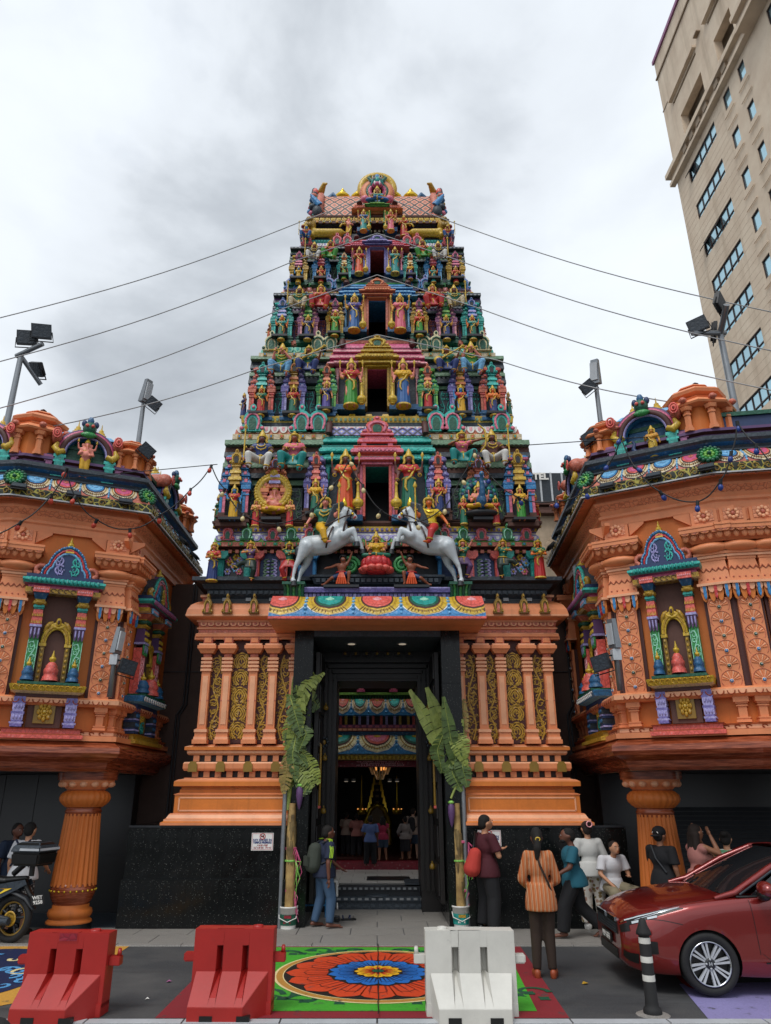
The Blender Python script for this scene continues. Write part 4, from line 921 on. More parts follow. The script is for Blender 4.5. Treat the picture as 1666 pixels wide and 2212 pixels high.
CH = thing('chandelier','lit amber crystal chandelier hanging just inside the hall','chandelier',tuple(P(821,1662,19.2)));a = MB();a.lathe([(.3,.1),(.3,.2),(.2,.22)],(0,0,0),20,'bgold');a.lathe([(.02,.2),(.02,.5)],(0,0,0),6,'bgold');a.build('crown_ring',CH)
b = MB()
for k in range(24):b.tube([(.29*math.cos(k*PI/12),.29*math.sin(k*PI/12),.1),(.2*math.cos(k*PI/12),.2*math.sin(k*PI/12),-.12)],.012,4,'sid')
for k in range(12):b.tube([(.16*math.cos(k*PI/6),.16*math.sin(k*PI/6),-.02),(.08*math.cos(k*PI/6),.08*math.sin(k*PI/6),-.24)],.012,4,'sid')
b.build('crystal_drops',CH,kind='stuff');c = MB()
for k in range(5):c.ell((.12*math.cos(k*1.257),.12*math.sin(k*1.257),.02),.045,'lampglow',8,6)
c.build('bulb',CH)
def lampl(loc,e,col=(1,.72,.42),r=.15):
 d = bpy.data.lights.new('lamp_light','POINT');d.energy = e;d.color = col;d.shadow_soft_size = r;o = bpy.data.objects.new('lamp_light',d);COL.objects.link(o);o.location = loc;return o
lampl(tuple(P(821,1672,19.2)),.6)
for u in (758,848):
 a = MB();p = P(u+ (2 if u > 800 else -2),1686,20.5);L = thing('ceiling_spotlight','pair of small lit ceiling spots at the %s of the dark hall' % ('left' if u < 800 else 'right'),'ceiling light',tuple(p))
 a.lathe([(.05,-.03),(.05,0)],(0,0,0),10,'lampwhite');am2 = a.mesh('lamp_face');b = MB()
 for e in (-.1,.1):put(am2,'lamp_face',L,(e,0,0))
 b.lathe([(.065,-.02),(.065,.05)],(0,0,0),10,'steel');bm2 = b.mesh('lamp_housing')
 for e in (-.1,.1):put(bm2,'lamp_housing',L,(e,0,0))
def textmesh(s,size,key,align='CENTER',bold=0.0):
 cu = bpy.data.curves.new('t','FONT');cu.body = s;cu.size = size;cu.align_x = align;cu.extrude = .001;cu.offset = bold;cu.resolution_u = 2
 o = bpy.data.objects.new('t',cu);tmp.collection.objects.link(o);dg = tmpdg()
 me = bpy.data.meshes.new_from_object(o.evaluated_get(dg),depsgraph=dg);bpy.data.objects.remove(o);bpy.data.curves.remove(cu);return setmat(me,key)
PAL['signwhite'] = ('e6e4e2',.35);PAL['inkblue'] = ('1c2f78',.4);PAL['inkred'] = ('b02028',.4)
def curly(mb,x0,x1,z,h,key):
 x = x0
 while x < x1:
  w_ = h*rnd.uniform(.45,.8)
  if rnd.random() < .13:x += h*.35;continue
  pts = [(x+w_*.5+w_*.45*math.cos(t_),-.004,z+h*.5+h*.45*math.sin(t_)) for t_ in [rnd.uniform(0,6)+k*.7 for k in range(8)]]
  mb.strip(pts,h*.16,key,.001)
  if rnd.random() < .5:mb.strip([(x+w_,-.004,z),(x+w_,-.004,z+h*.9)],h*.16,key,.001)
  if rnd.random() < .3:mb.ell((x+w_*.5,-.003,z+h*1.15),h*.1,key,5,3)
  x += w_*1.15
for u0,v0,u1,v1,lab in ((543,1799,592,1837,'white no shoes sign on black granite beside the left banana trunk'),(1033,1793,1081,1828,'white no shoes sign partly hidden behind the man in maroon')):
 p0,p1 = P(u0,v1,GY),P(u1,v0,GY);w_,h = p1.x-p0.x,p1.z-p0.z
 S = thing('notice_sign',lab,'sign',(p0.x,GY-.02,p0.z));a = MB();a.box(0,w_,-.008,0,0,h,'signwhite');a.build('sign_board',S)
 a = MB()
 for x0,x1,z0,z1 in ((.012,w_-.012,.01,.015),(.012,w_-.012,h-.015,h-.01),(.01,.015,.01,h-.01),(w_-.015,w_-.01,.01,h-.01)):a.box(x0,x1,-.0095,-.008,z0,z1,'inkred')
 a.build('border_line',S)
 for txt,z,sz in (('NO SHOES IN',.53,.044),('TEMPLE PREMISES',.40,.0345)):put(textmesh(txt,sz*1.12,'inkblue',bold=.0014),'lettering',S,(w_/2,-.0105,h*z),(PI/2,0,0))
 a = MB();curly(a,.1,w_-.1,h*.24,.03,'inkred');curly(a,.04,w_-.04,h*.1,.03,'inkred');a.build('tamil_lettering',S,(0,-.006,0))
 a = MB();c = (w_/2,-.011,h*.8);a.tube([(c[0]+.042*math.cos(t_),c[1],c[2]+.042*math.sin(t_)) for t_ in [k*PI/10 for k in range(20)]],.006,4,'inkred',True);a.tube([(c[0]-.03,c[1],c[2]+.03),(c[0]+.03,c[1],c[2]-.03)],.005,4,'inkred')
 a.box(c[0]-.026,c[0]+.022,-.01,-.008,c[2]-.01,c[2]+.006,'black');a.box(c[0]+.006,c[0]+.024,-.01,-.008,c[2]+.006,c[2]+.018,'black');a.build('no_shoes_symbol',S)
# ============================================================ the two octagonal corner buildings
class Face:
 def __init__(s,p0,p1):
  s.o = Vector(p0);s.d = (Vector(p1)-s.o);s.L = s.d.length;s.d.normalize();s.n = Vector((s.d.y,-s.d.x));s.ang = math.atan2(s.d.y,s.d.x);s.mid = s.o+s.d*s.L/2
 def hit(s,u,v,out=0.0):
  a,b = (u-815)/FPX,(1106-v)/FPX;D = Vector((a,CT-b*ST,ST+b*CT));dn = D.x*s.n.x+D.y*s.n.y
  t = (out+s.o.x*s.n.x+s.o.y*s.n.y)/dn;p = D*t;return ((p.x-s.o.x)*s.d.x+(p.y-s.o.y)*s.d.y-s.L/2,p.z+CAMH)
 def pt(s,x,out,z):q = s.mid+s.d*x+s.n*out;return Vector((q.x,q.y,z))
 def put(s,me,name,parent,x=0,out=0,z=0,**kw):
  q = s.mid+s.d*x+s.n*out;return put(me,name,parent,(q.x,q.y,z),(0,0,s.ang),**kw)
def inset(path,e):
 mbx = MB();mbx.sweep([(-e,0),(-e,1)],path,'orange',capends=False);n = len(path);return [Vector(p[:2]) for p in mbx.v[:n]]
def woodmat():
 m,t,b = newmat('varnished_wood');n = noise(t,3,8,.7,sc3=(1.0,1.0,14));c = ramp(t,n,(.3,lin('451a10')),(.5,lin('8a4226')),(.7,lin('b8694a')))
 ln(t,c,b.inputs['Base Color']);b.inputs['Roughness'].default_value = .22;return m
def carvedmat(name,base,dark,sc_):
 m,t,b = newmat(name);v = t.nodes.new('ShaderNodeTexVoronoi');v.feature = 'DISTANCE_TO_EDGE';v.inputs['Scale'].default_value = sc_;tcn = t.nodes.new('ShaderNodeTexCoord');ln(t,tcn.outputs['Object'],v.inputs['Vector'])
 r = ramp(t,v.outputs['Distance'],(.03,dark),(.09,base));ln(t,r,b.inputs['Base Color']);b.inputs['Roughness'].default_value = .5;bump(t,b,v.outputs['Distance'],.6,.03);return m
SPECIAL.update(varnished_wood=woodmat,scrollband=lambda:carvedmat('scrollband',lin('252a1c'),lin('b8ac4a'),9),carvedpeach=lambda:carvedmat('carvedpeach',lin('de9068'),lin('b46e4e'),14),wallorange=lambda:paintmat('wallorange',lin('ca6e2a'),.6,0,.12,1.2,.2,30))
KS = 4.53
LB = [(-9.6,11.25),(-6.03,10.98),(-4.0,11.85),(-3.99,15.76)]
RB = [(3.72,15.05),(3.42,11.13),(5.15,10.12),(9.4,9.4)]
EIN = .36
FL = Face(*[tuple(p) for p in inset(LB,EIN)[1:3]])
lv = lambda v,out=0.0,u=130:FL.hit(u,v,out)[1]
ls = lambda u,v,out=0.0:FL.hit(u,v,out)[0]
ZC = 2+KS
def shrine_mesh(alt):
 """aedicule on a wall face: list of (name, mesh, [children])"""
 c = dict(fr='coral',bowl='dblue',ring='ochre',tl='teal',neck='coral',fringe='plum',shaft='green',fl='mint',post='purple',tym='navy') if not alt else dict(fr='lblue',bowl='salmon',ring='dgreen',tl='ochre',neck='plum',fringe='green',shaft='coral',fl='lpink',post='navy',tym='dgreen')
 out = [];sp = 1
 zA0,zA1,zL = lv(1245,.25),lv(1180,.25),lv(1283,.25);wA = .49
 a = MB()
 arc = [(-wA,0),(-wA*.98,.15),(-wA*.88,.29),(-wA*.77,.36),(-wA*.73,.5),(-wA*.58,.73),(-wA*.32,.92),(0,1)]
 pts = [(x,zA0+(zA1-zA0)*f) for x,f in arc]+[(-x,zA0+(zA1-zA0)*f) for x,f in arc[-2::-1]]
 a.prism(pts[::-1],-.2,0,'umber' if not alt else 'dslate')
 for e,kk,w_ in ((1.0,'dblue' if not alt else 'teal',.05),(.9,'red',.045),(.8,'lblue' if not alt else 'pink',.04)):
  a.tube([(x*e,-.21,zA0+(z-zA0)*e) for x,z in pts],w_*.62,6,kk)
 for i in range(44):
  f = i/43*(len(pts)-1);j = min(int(f),len(pts)-2);t_ = f-j;x = pts[j][0]*(1-t_)+pts[j+1][0]*t_;z = pts[j][1]*(1-t_)+pts[j+1][1]*t_
  a.ell((x*1.02,-.23,zA0+(z-zA0)*1.02),(.022,.022,.022),('blue','lblue')[i % 2] if not alt else ('teal','tealb')[i % 2],5,4)
 a.prism([(x*.76,zA0+(z-zA0)*.76) for x,z in pts][::-1],-.215,-.2,c['tym'])
 for e,kk in ((-1,'lilac' if not alt else 'blue'),(1,'tealb' if not alt else 'gold')):vine(a,e*.17,-.216,zA0+.03,.3,(zA1-zA0)*.6,2,kk,.015,e,.1)
 for e in (-1,1):a.tube([(e*wA*1.0+e*.17*math.cos(t_)*(1-.1*k),-.2,zA0+.1+.1*math.sin(t_)*(1-.1*k)) for k,t_ in enumerate([-1.2+.75*q for q in range(9)])],[.06-.005*q for q in range(9)],6,'salmon' if not alt else 'ochre')
 finial(a,0,-.15,zA1-.02,.22,'gold',8);a.box(-.09,.09,-.24,-.05,zA1-.1,zA1+.04,'gold' if not alt else 'plum',.03,.03)
 out.append(('arch_gable',a.mesh('arch_gable')))
 a = MB();h = zA0-zL
 a.sweep([(0,zL),(.26,zL),(.26,zL+.25*h),(.22,zL+.27*h),(.22,zL+.42*h),(.3,zL+.45*h),(.34,zL+.6*h),(.34,zL+.72*h),(.28,zL+.8*h),(.28,zA0),(0,zA0)],[(-.5,.02),(-.5,0),(.5,0),(.5,.02)],['cream','ochre','gold','rose','mauve','teal','tealb','teal','navy','navy'])
 a.box(-.62,.62,-.2,.0,zL,zA0,'ochre')
 for k in range(16):a.ell((-.72+1.44*(k+.5)/16,-.33,zL+.62*h),(.045,.03,.05),'teal' if not alt else 'mauve',6,5)
 vine_n = 10
 for k in range(vine_n):a.strip([(-.66+1.32*(k+.5)/vine_n+.05*math.cos(t_),-.262,zL+.13*h+.03*math.sin(t_)) for t_ in [q*.6 for q in range(9)]],.014,'umber',.01)
 out.append(('lintel',a.mesh('lintel')))
 a = MB();zB = lv(1475,.1);a.box(-.52,.52,-.03,.0,zB,zL,'umber');out.append(('niche_back',a.mesh('niche_back')))
 a = MB();z = lambda v:lv(v,.18)
 def ps(w_,d,va,vb,key,tx=0):a.box(-w_/2,w_/2,-d,0,z(va),z(vb),key,tx,0)
 ps(.32,.3,1286,1274,c['fr']);
 for k in range(7):a.ell((-.13+.26*k/6,-.3,z(1280)),(.018,.01,.018),'lpink',6,4)
 a.box(-.1,.1,-.18,0,z(1298),z(1286),c['bowl'],-.05,-.08);ps(.2,.17,1300,1298,'gold');a.ell((0,-.1,z(1305)),(.155,.14,.055),c['ring'],10,6);ps(.24,.2,1308,1303,c['ring']);ps(.19,.17,1319,1309,c['tl']);ps(.22,.19,1316,1312,c['tl'])
 a.box(-.11,.11,-.18,0,z(1354),z(1320),c['neck'],.02,.02)
 for zz in (1331,1346):
  for k in range(7):a.prism([(-.095+.19*k/6-.01,z(zz+4)),(-.095+.19*k/6+.01,z(zz+4)),(-.095+.19*k/6,z(zz-4))],-.19,-.17,'gold')
 ps(.24,.2,1358,1353,'lilac');petalrow(a,-.11,.11,-.16,z(1384),z(1358),.07,c['fringe'],'lilac',.03);ps(.2,.15,1476,1366,c['shaft']);vine(a,0,-.15,z(1474),.19,z(1388)-z(1474),3,c['fl'],.012,1,.11)
 for e in (-1,1):a.box(e*.092-.007,e*.092+.007,-.158,-.15,z(1475),z(1386),c['fl'])
 pm = a.mesh('pillar');out.append(('pillar',pm,(-.44,.44)))
 a = MB()
 def stupa(x,w_,h,kk,z0):
  a.lathe([(w_*.5,0),(w_*.46,.12*h),(w_*.38,.2*h),(w_*.42,.24*h),(w_*.44,.36*h),(w_*.34,.44*h),(w_*.36,.48*h),(w_*.2,.6*h)],(x,-.2,z0),12,kk);finial(a,x,-.2,z0+.58*h,.42*h,'gold',8)
 for x,w_,h,kk in ((-.44,.27,.36,'dblue'),(0,.34,.48,'coral'),(.44,.27,.36,'dblue')):a = MB();stupa(x,w_,h,kk,zB);out.append(('stupa',a.mesh('stupa')))
 a = MB();zt = lv(1352,.1);ro = .25;zs_ = zB+(zt-zB)*.62
 for e in (-1,1):
  a.box(e*ro-.045,e*ro+.045,-.08,-.03,zB,zs_,'oldgold');a.box(e*ro-.07,e*ro+.07,-.1,-.03,zs_,zs_+.05,'gold')
  for k in range(6):dot(a,e*ro,-.085,zB+.07+(zs_-zB-.12)*k/5,.03,'ochre')
 for rr,kk,w_ in ((ro*1.12,'gold',.03),(ro*.98,'ochre',.035),(ro*.84,'gold',.022)):a.tube([(rr*math.cos(t_),-.08,zs_+.05+rr*1.15*math.sin(t_)) for t_ in [PI*k/14 for k in range(15)]],w_,6,kk)
 for e in (-1,1):a.tube([(e*ro*1.2*math.cos(t_),-.08,zs_+.07+ro*1.4*math.sin(t_)) for t_ in (.45,.7,.95,1.2)],[.02,.05,.05,.02],6,'ochre')
 a.ell((0,-.1,zs_+ro*1.55),(.06,.04,.08),'gold',8,6);a.ell((0,-.13,zs_+ro*1.55),(.03,.02,.04),'umber',6,5)
 for e in (-1,1):a.tube([(0,-.09,zs_+ro*1.2),(e*.1,-.09,zs_+ro*1.28),(e*.14,-.09,zs_+ro*1.42),(e*.09,-.09,zs_+ro*1.45)],[.03,.03,.02,.015],6,'gold')
 out.append(('gilded_arch',a.mesh('gilded_arch')))
 a = MB();z1,z0 = lv(1478,.3),lv(1499,.3)
 a.box(-.6,.6,-.33,0,z1-.02,z1+.02,'dgreen');a.sweep([(0,z0-.05),(.2,z0-.05),(.2,z0),(.3,z0+.03),(.34,z1-.03),(.3,z1-.02),(0,z1-.02)],[(-.4,.02),(-.4,0),(.4,0),(.4,.02)],['maroon','maroon','cream','gold','gold','gold'] if not alt else ['navy','navy','lblue','blue','blue','blue'])
 for k in range(11):a.tube([(-.68+1.36*(k+.5)/11+.045*math.cos(t_),-.335,(z0+z1)/2+.035*math.sin(t_)) for t_ in [.5+q*.8 for q in range(6)]],.012,4,'ochre' if not alt else 'white')
 zq0,zq1 = lv(1572,.2),z0-.05;a.box(-.33,.33,-.09,0,zq0,zq1,'umber')
 a.box(-.2,.2,-.12,-.09,zq0+.06,zq1-.04,'oldgold');zc = (zq0+zq1)/2+.01
 if not alt:
  for n_,rr,rl in ((8,.11,.055),(8,.06,.04)):
   for k in range(n_):q = 2*PI*k/n_+n_*.1;a.ell((rr*math.cos(q),-.125,zc+rr*math.sin(q)),(rl*.8,.03,rl*.8),'ochre',8,5)
  a.ell((0,-.14,zc),(.035,.03,.035),'gold',8,5)
 else:
  vine(a,0,-.12,zc,.34,.17,1,'gold',.015,1,.1);vine(a,0,-.12,zc-.19,.34,.18,1,'teal',.015,-1,.1)
 out.append(('sill',a.mesh('sill')))
 a = MB()
 h = zq1-zq0
 for f0,f1,w_,kk in ((0,.1,.22,c['post']),(.1,.16,.26,'lilac'),(.16,.22,.2,c['post']),(.22,.42,.22,'lilac' if not alt else 'slate'),(.42,.5,.25,c['post']),(.5,.56,.2,'lilac'),(.56,.76,.22,'lilac' if not alt else 'slate'),(.76,.84,.25,c['post']),(.84,1,.22,c['post'])):a.box(-w_/2,w_/2,-.2,0,zq0+h*f0,zq0+h*f1,kk)
 for f in (.32,.66):
  for k in range(3):a.ell((-.06+.06*k,-.2,zq0+h*f),(.024,.02,h*.08),'lilac' if not alt else 'dblue',6,5)
 out.append(('post',a.mesh('post'),(-.5,.5)))
 a = MB();a.sweep([(0,lv(1596,.3)),(.3,lv(1596,.3)),(.3,lv(1588,.3)),(.24,lv(1585,.3)),(.24,lv(1577,.3)),(.28,lv(1574,.3)),(0,lv(1572,.3))],[(-.5,.02),(-.5,0),(.5,0),(.5,.02)],['coral','coral','rust','coral','salmon','salmon'] if not alt else 'ochre');out.append(('foot_moulding',a.mesh('foot_moulding')))
 return out
SHR = [shrine_mesh(0),shrine_mesh(1)]
def put_shrine(F,B,x,alt,s=1.0):
 e = put(None,'niche_shrine',B);q = F.mid+F.d*x+F.n*.015;e.location = (q.x,q.y,0);e.rotation_euler = (0,0,F.ang);e.scale = (s,1,1)
 for it in SHR[alt]:
  for px in (it[2] if len(it) > 2 else (0,)):put(it[1],it[0],e,(px,0,0))
def pil_mesh(double):
 a = MB();z = lv;w0 = .36
 def sq(w_,d,va,vb,key,tx=0,ty=0):a.box(-w_/2,w_/2,-d,.05,z(va,d),z(vb,d),key,tx,ty)
 sq(w0*1.05,.1,1181,1154,'peach');
 for e in (-1,1):a.prism([(e*w0*.55,z(1181)),(e*w0*.55+e*.24,z(1160)),(e*w0*.55+e*.24,z(1154)),(e*w0*.55,z(1154))] if e > 0 else [(e*w0*.55,z(1181)),(e*w0*.55,z(1154)),(e*w0*.55+e*.24,z(1154)),(e*w0*.55+e*.24,z(1160))],-.06,.02,'peach')
 a.box(-.14,.14,-.11,-.1,z(1179),z(1157),'carvedpeach');zc = (z(1179)+z(1157))/2
 for k in range(8):a.ell((.07*math.cos(k*PI/4),-.115,zc+.07*math.sin(k*PI/4)),(.034,.02,.034),'peachl',6,4)
 a.ell((0,-.125,zc),(.035,.02,.035),'salmon',8,4)
 sq(w0*2.0,.34,1194,1181,'peach');sq(w0*2.04,.35,1186,1182,'peach')
 a.box(-w0*.62,w0*.62,-.18,.05,z(1217,.2),z(1194,.3),'peach',-w0*.34,-.13)
 for k in range(6):
  x = (-.25+.5*k/5);a.ell((x*1.15,-.27,z(1203,.28)),(.05,.022,.07),'peach',8,5)
 petalrow(a,-w0*.98,w0*.98,-.31,z(1200,.3),z(1194,.3),.12,'peach','salmon',.02)
 a.ell((0,-.04,z(1228,.2)),(w0*.93,.26,.1),'peach',16,8);sq(w0*1.5,.2,1231,1224,'peach');sq(w0*1.3,.17,1243,1238,'peach');sq(w0*1.2,.15,1249,1244,'peachl');sq(w0*1.12,.13,1255,1250,'peach')
 a.box(-w0*.62,w0*.62,-.17,.05,z(1299,.15),z(1255,.13),'peach',w0*.1,.05)
 for k in range(5):
  x = -.17+.34*k/4;a.prism([(x-.045,z(1276,.15)),(x,z(1268,.15)),(x+.045,z(1276,.15)),(x+.034,z(1276,.15)),(x,z(1271,.15)),(x-.034,z(1276,.15))],-.155,-.13,'rust');a.ell((x,-.165,z(1291,.15)),.014,'salmon',6,4)
 sq(w0*1.36,.2,1303,1298,'peachl');petalrow(a,-w0*.6,w0*.6,-.12,z(1336,.14),z(1303,.14),.09,'orange',None,.03);petalrow(a,-w0*.6,w0*.6,-.15,z(1318,.14),z(1303,.14),.09,'peachl',None,.02)
 for x,kk in ((-.15,'blue'),(0,'red'),(.15,'blue')):a.prism([(x-.02,z(1303,.17)),(x-.02,z(1325,.17)),(x,z(1331,.17)),(x+.02,z(1325,.17)),(x+.02,z(1303,.17))],-.185,-.15,kk)
 z0,z1 = z(1506,.1),z(1330,.1);a.box(-w0*.56,w0*.56,-.06,.05,z0,z1,'maroon')
 for xx,ww in (((0,w0*.86),) if not double else ((-w0*.27,w0*.48),(w0*.27,w0*.48))):
  a.box(xx-ww/2,xx+ww/2,-.11,-.05,z0,z1,'peach');n = 6;h = (z1-z0)/n
  for k in range(n):
   zc = z0+h*(k+.3);r_ = min(ww*.46,h*.6)
   for q in range(-4,5):
    t_ = q*.36;a.strip([(xx+.1*r_*math.sin(t_),-.11,zc+.25*r_),(xx+r_*.95*math.sin(t_),-.11,zc+r_*.9*math.cos(t_)+.3*r_)],[r_*.04,r_*.2],'peachl' if q % 2 else 'peach',.012)
   a.strip([(xx+r_*1.08*math.sin(t_),-.11,zc+r_*1.02*math.cos(t_)+.3*r_) for t_ in [-2.2+4.4*i/16 for i in range(17)]],r_*.06,'salmon',.008)
   a.ell((xx,-.115,zc+.12*r_),(r_*.3,.02,r_*.3),'peachl',8,4);a.ell((xx,-.125,zc+.12*r_),(r_*.22,.02,r_*.22),('blue','dgreen')[k % 2],8,4);a.ell((xx,-.14,zc+.12*r_),(r_*.09,.02,r_*.09),'lgrey',6,4)
 return a.mesh('pilaster')
PILM = pil_mesh(False)
def kiosk_mesh(w_,z0,z1):
 a = MB();h = z1-z0;n = 8
 a.lathe([(w_*.46,0),(w_*.46,.42*h)],(0,0,z0),8,'wallorange',smooth=False)
 for k in range(8):
  q = 2*PI*(k+.0)/8;cx,cy = w_*.49*math.cos(q),w_*.49*math.sin(q)
  for f0,f1,r_ in ((0,.05,.085),(.05,.09,.07),(.09,.28,.055),(.28,.31,.07),(.31,.36,.055),(.36,.42,.09)):a.lathe([(r_*w_,f0*h),(r_*w_*(1.25 if f0 > .35 else 1),f1*h)],(cx,cy,z0),6,'peach',smooth=False)
 a.lathe([(w_*.5,.42*h),(w_*.62,.44*h),(w_*.64,.47*h),(w_*.58,.53*h),(w_*.5,.57*h),(w_*.52,.59*h),(w_*.46,.61*h),(w_*.4,.66*h),(w_*.5,.69*h),(w_*.52,.74*h),(w_*.46,.79*h),(w_*.3,.87*h),(w_*.26,.89*h),(w_*.3,.9*h),(w_*.27,.93*h),(0.001,.93*h)],(0,0,z0),8,'peach',smooth=False)
 for k in range(8):
  q = 2*PI*(k+.5)/8+PI/8;a.ell((w_*.6*math.cos(q),w_*.6*math.sin(q),z0+.52*h),(.07*w_,.07*w_,.05*h),'salmon',6,5)
 for x in (-.14,0,.14):a.lathe([(.05*w_,0),(.065*w_,.02*h),(.04*w_,.04*h),(.06*w_,.055*h),(.01,.09*h)],(x*w_,0,z0+.93*h),8,'maroon')
 return a.mesh('corner_kiosk')
def roofshrine_mesh(col):
 """arched shrine on the parapet; z measured from the left building"""
 a = MB();z0 = lv(1030,.1);zt = lv(926,.1);h = zt-z0;w_ = .34;zs_ = z0+.53*h
 arch = [(w_*math.cos(t_),zs_+w_*1.02*math.sin(t_)) for t_ in [PI*k/16 for k in range(17)]]
 out_ = [(w_*1.5,z0+.45*h)]+[(w_*1.5*math.cos(t_),zs_+w_*1.4*math.sin(t_)) for t_ in [PI*k/16 for k in range(17)]]+[(-w_*1.5,z0+.45*h)]
 a.box(-w_*.92,w_*.92,.12,.2,z0,zs_,col);a.prism([(x*.92,z) for x,z in arch],.12,.2,col)
 for r_,kk,t in ((1.06,'lilac',.035),(1.17,'maroon',.06),(1.31,'rose',.06),(1.43,'plum',.04)):
  a.tube([(w_*r_*math.cos(t_),-.06 if r_ < 1.2 else -.02,zs_+w_*r_*math.sin(t_)) for t_ in [PI*k/18 for k in range(19)]],t,6,kk)
 a.prism([(w_*1.4*math.cos(t_),zs_+w_*1.4*math.sin(t_)) for t_ in [PI*k/16 for k in range(17)]]+[(w_*math.cos(t_),zs_+w_*math.sin(t_)) for t_ in [PI*(16-k)/16 for k in range(17)]],0,.7,'blue')
 out = [('roof_arch',a.mesh('roof_arch'))];a = MB()
 for e in (-1,1):
  a.ell((e*w_*1.5,.15,zs_+w_*.85),(.09,.3,.14),'salmon',10,8);a.ell((e*w_*1.5,-.02,zs_+w_*.85),(.095,.17,.14),'salmon',10,8)
  for q in (.03,.065):a.tube([(e*w_*1.5+q*math.cos(t_),-.21,zs_+w_*.85+q*1.4*math.sin(t_)) for t_ in [k*PI/5 for k in range(10)]],.016,5,'coral',True)
  a.tube([(e*w_*1.05,-.08,zs_+.02),(e*w_*1.3,-.1,zs_-.04),(e*w_*1.52,-.08,zs_+.06),(e*w_*1.4,-.08,zs_+.16)],[.05,.075,.06,.03],8,'gold')
 a.box(-w_*1.4,w_*1.4,.05,.6,zs_+w_*1.2,zs_+w_*1.48,'lblue',.1,.08);a.box(-w_*.8,w_*.8,.15,.5,zs_+w_*1.48,zs_+w_*1.62,'coral',.1,.08)
 out.append(('roof_barrel',a.mesh('roof_barrel')));a = MB()
 for x in (-.2,.0,.2):a = MB();a.lathe([(.1,0),(.1,.05),(.07,.06),(.07,.1),(.045,.11),(.045,.15),(.015,.18),(.005,.28)],(x,.3,zs_+w_*1.6),8,'gold');out.append(('finial',a.mesh('finial')))
 a = MB();zm = zs_+w_*1.5
 a.ell((0,-.1,zm),(.12,.1,.14),'dgreen',8,6);a.ell((0,-.14,zm-.14),(.14,.06,.06),'green',8,5);a.ell((0,-.1,zm+.14),(.06,.06,.1),'dblue',8,5)
 for e in (-1,1):a.ell((e*.05,-.2,zm+.02),.032,'coral',6,5);a.ell((e*.1,-.08,zm+.1),(.05,.05,.07),'navy',6,5)
 out.append(('lion_mask',a.mesh('lion_mask')));a = MB()
 for e in (-1,1):
  a = MB()
  for f0,f1,ww,kk in ((0,.08,.2,'tealb'),(.08,.3,.14,'teal'),(.3,.34,.19,'tealb'),(.34,.4,.15,'teal'),(.4,.46,.2,'tealb')):a.box(e*w_*1.22-ww/2,e*w_*1.22+ww/2,-.1,.3,z0+f0*h,z0+f1*h,kk)
  out.append(('teal_pillar',a.mesh('teal_pillar')))
 for e in (-1,1):
  a = MB()
  for f0,f1,ww in ((0,.06,.17),(.06,.3,.1),(.3,.34,.16),(.34,.38,.12),(.38,.44,.2)):a.box(e*w_*1.68-ww/2,e*w_*1.68+ww/2,-.06,.2,z0+f0*h,z0+f1*h,'mauve')
  a.box(e*w_*1.85-.14,e*w_*1.85+.14,.02,.2,z0,z0+.5*h,'navy');out.append(('purple_pillar',a.mesh('purple_pillar')))
 a = MB()
 a.box(-w_*2.1,w_*2.1,.05,.4,z0+.44*h,z0+.5*h,'dgreen');out.append(('lintel',a.mesh('lintel')))
 return out
def column_mesh():
 a = MB();Yc = 12.59;m = (Yc*.933-.36)/FPX;z = lambda v:Zat(v,Yc)
 a.lathe([(63*m,z(1685)),(64*m,z(1664)+.06)],n=40,key='varnished_wood');out = [('abacus',a.mesh('abacus'))];a = MB()
 a.lathe([(40*m,z(1706)),(44*m,z(1703)),(58*m,z(1688)),(58*m,z(1684))],n=40,key='peach')
 for k in range(14):
  q = 2*PI*k/14;a.ell((52*m*math.cos(q),52*m*math.sin(q),z(1694)),(9*m,9*m,7*m),'peachl',8,5)
 out.append(('lotus_capital',a.mesh('lotus_capital')));a = MB()
 a.lathe([(37*m,z(1743)),(43*m,z(1738)),(49*m,z(1731)),(51*m,z(1724)),(49*m,z(1716)),(43*m,z(1710)),(37*m,z(1707))],n=120,key='wallorange',ribs=24,ribd=.06);out.append(('ribbed_cushion',a.mesh('ribbed_cushion')));a = MB()
 a.lathe([(36*m,z(1762)),(36*m,z(1757)),(38.5*m,z(1754)),(38.5*m,z(1751)),(36*m,z(1748)),(36.5*m,z(1744)),(38*m,z(1743)),(37*m,z(1741))],n=40,key='varnished_wood');out.append(('ring',a.mesh('ring')));a = MB()
 a.lathe([(42*m,z(1912)),(33.5*m,z(1757))],n=192,key='wallorange',ribs=24,ribd=.11);out.append(('fluted_shaft',a.mesh('fluted_shaft')));a = MB()
 a.lathe([(34*m,z(1957)),(36.5*m,z(1950)),(42*m,z(1940)),(46*m,z(1926)),(46*m,z(1914)),(43.5*m,z(1907)),(41*m,z(1904))],n=40,key='varnished_wood')
 for k in range(24):q = 2*PI*k/24;a.ell((46.5*m*math.cos(q),46.5*m*math.sin(q),z(1921)),2.3*m,'bgold',6,5)
 out.append(('bowl',a.mesh('bowl')));a = MB()
 a.lathe([(44*m,z(1994)),(46*m,z(1992)),(46*m,z(1988)),(42*m,z(1984)),(39*m,z(1981)),(43*m,z(1978)),(45*m,z(1971)),(43*m,z(1963)),(37*m,z(1960)),(37*m,z(1953)),(34*m,z(1950))],n=40,key='wallorange');out.append(('torus_base',a.mesh('torus_base')));a = MB()
 a.lathe([(47*m,.0),(46*m,z(1992))],n=40,key='black');out.append(('plinth',a.mesh('plinth')));return out
COLM = column_mesh()
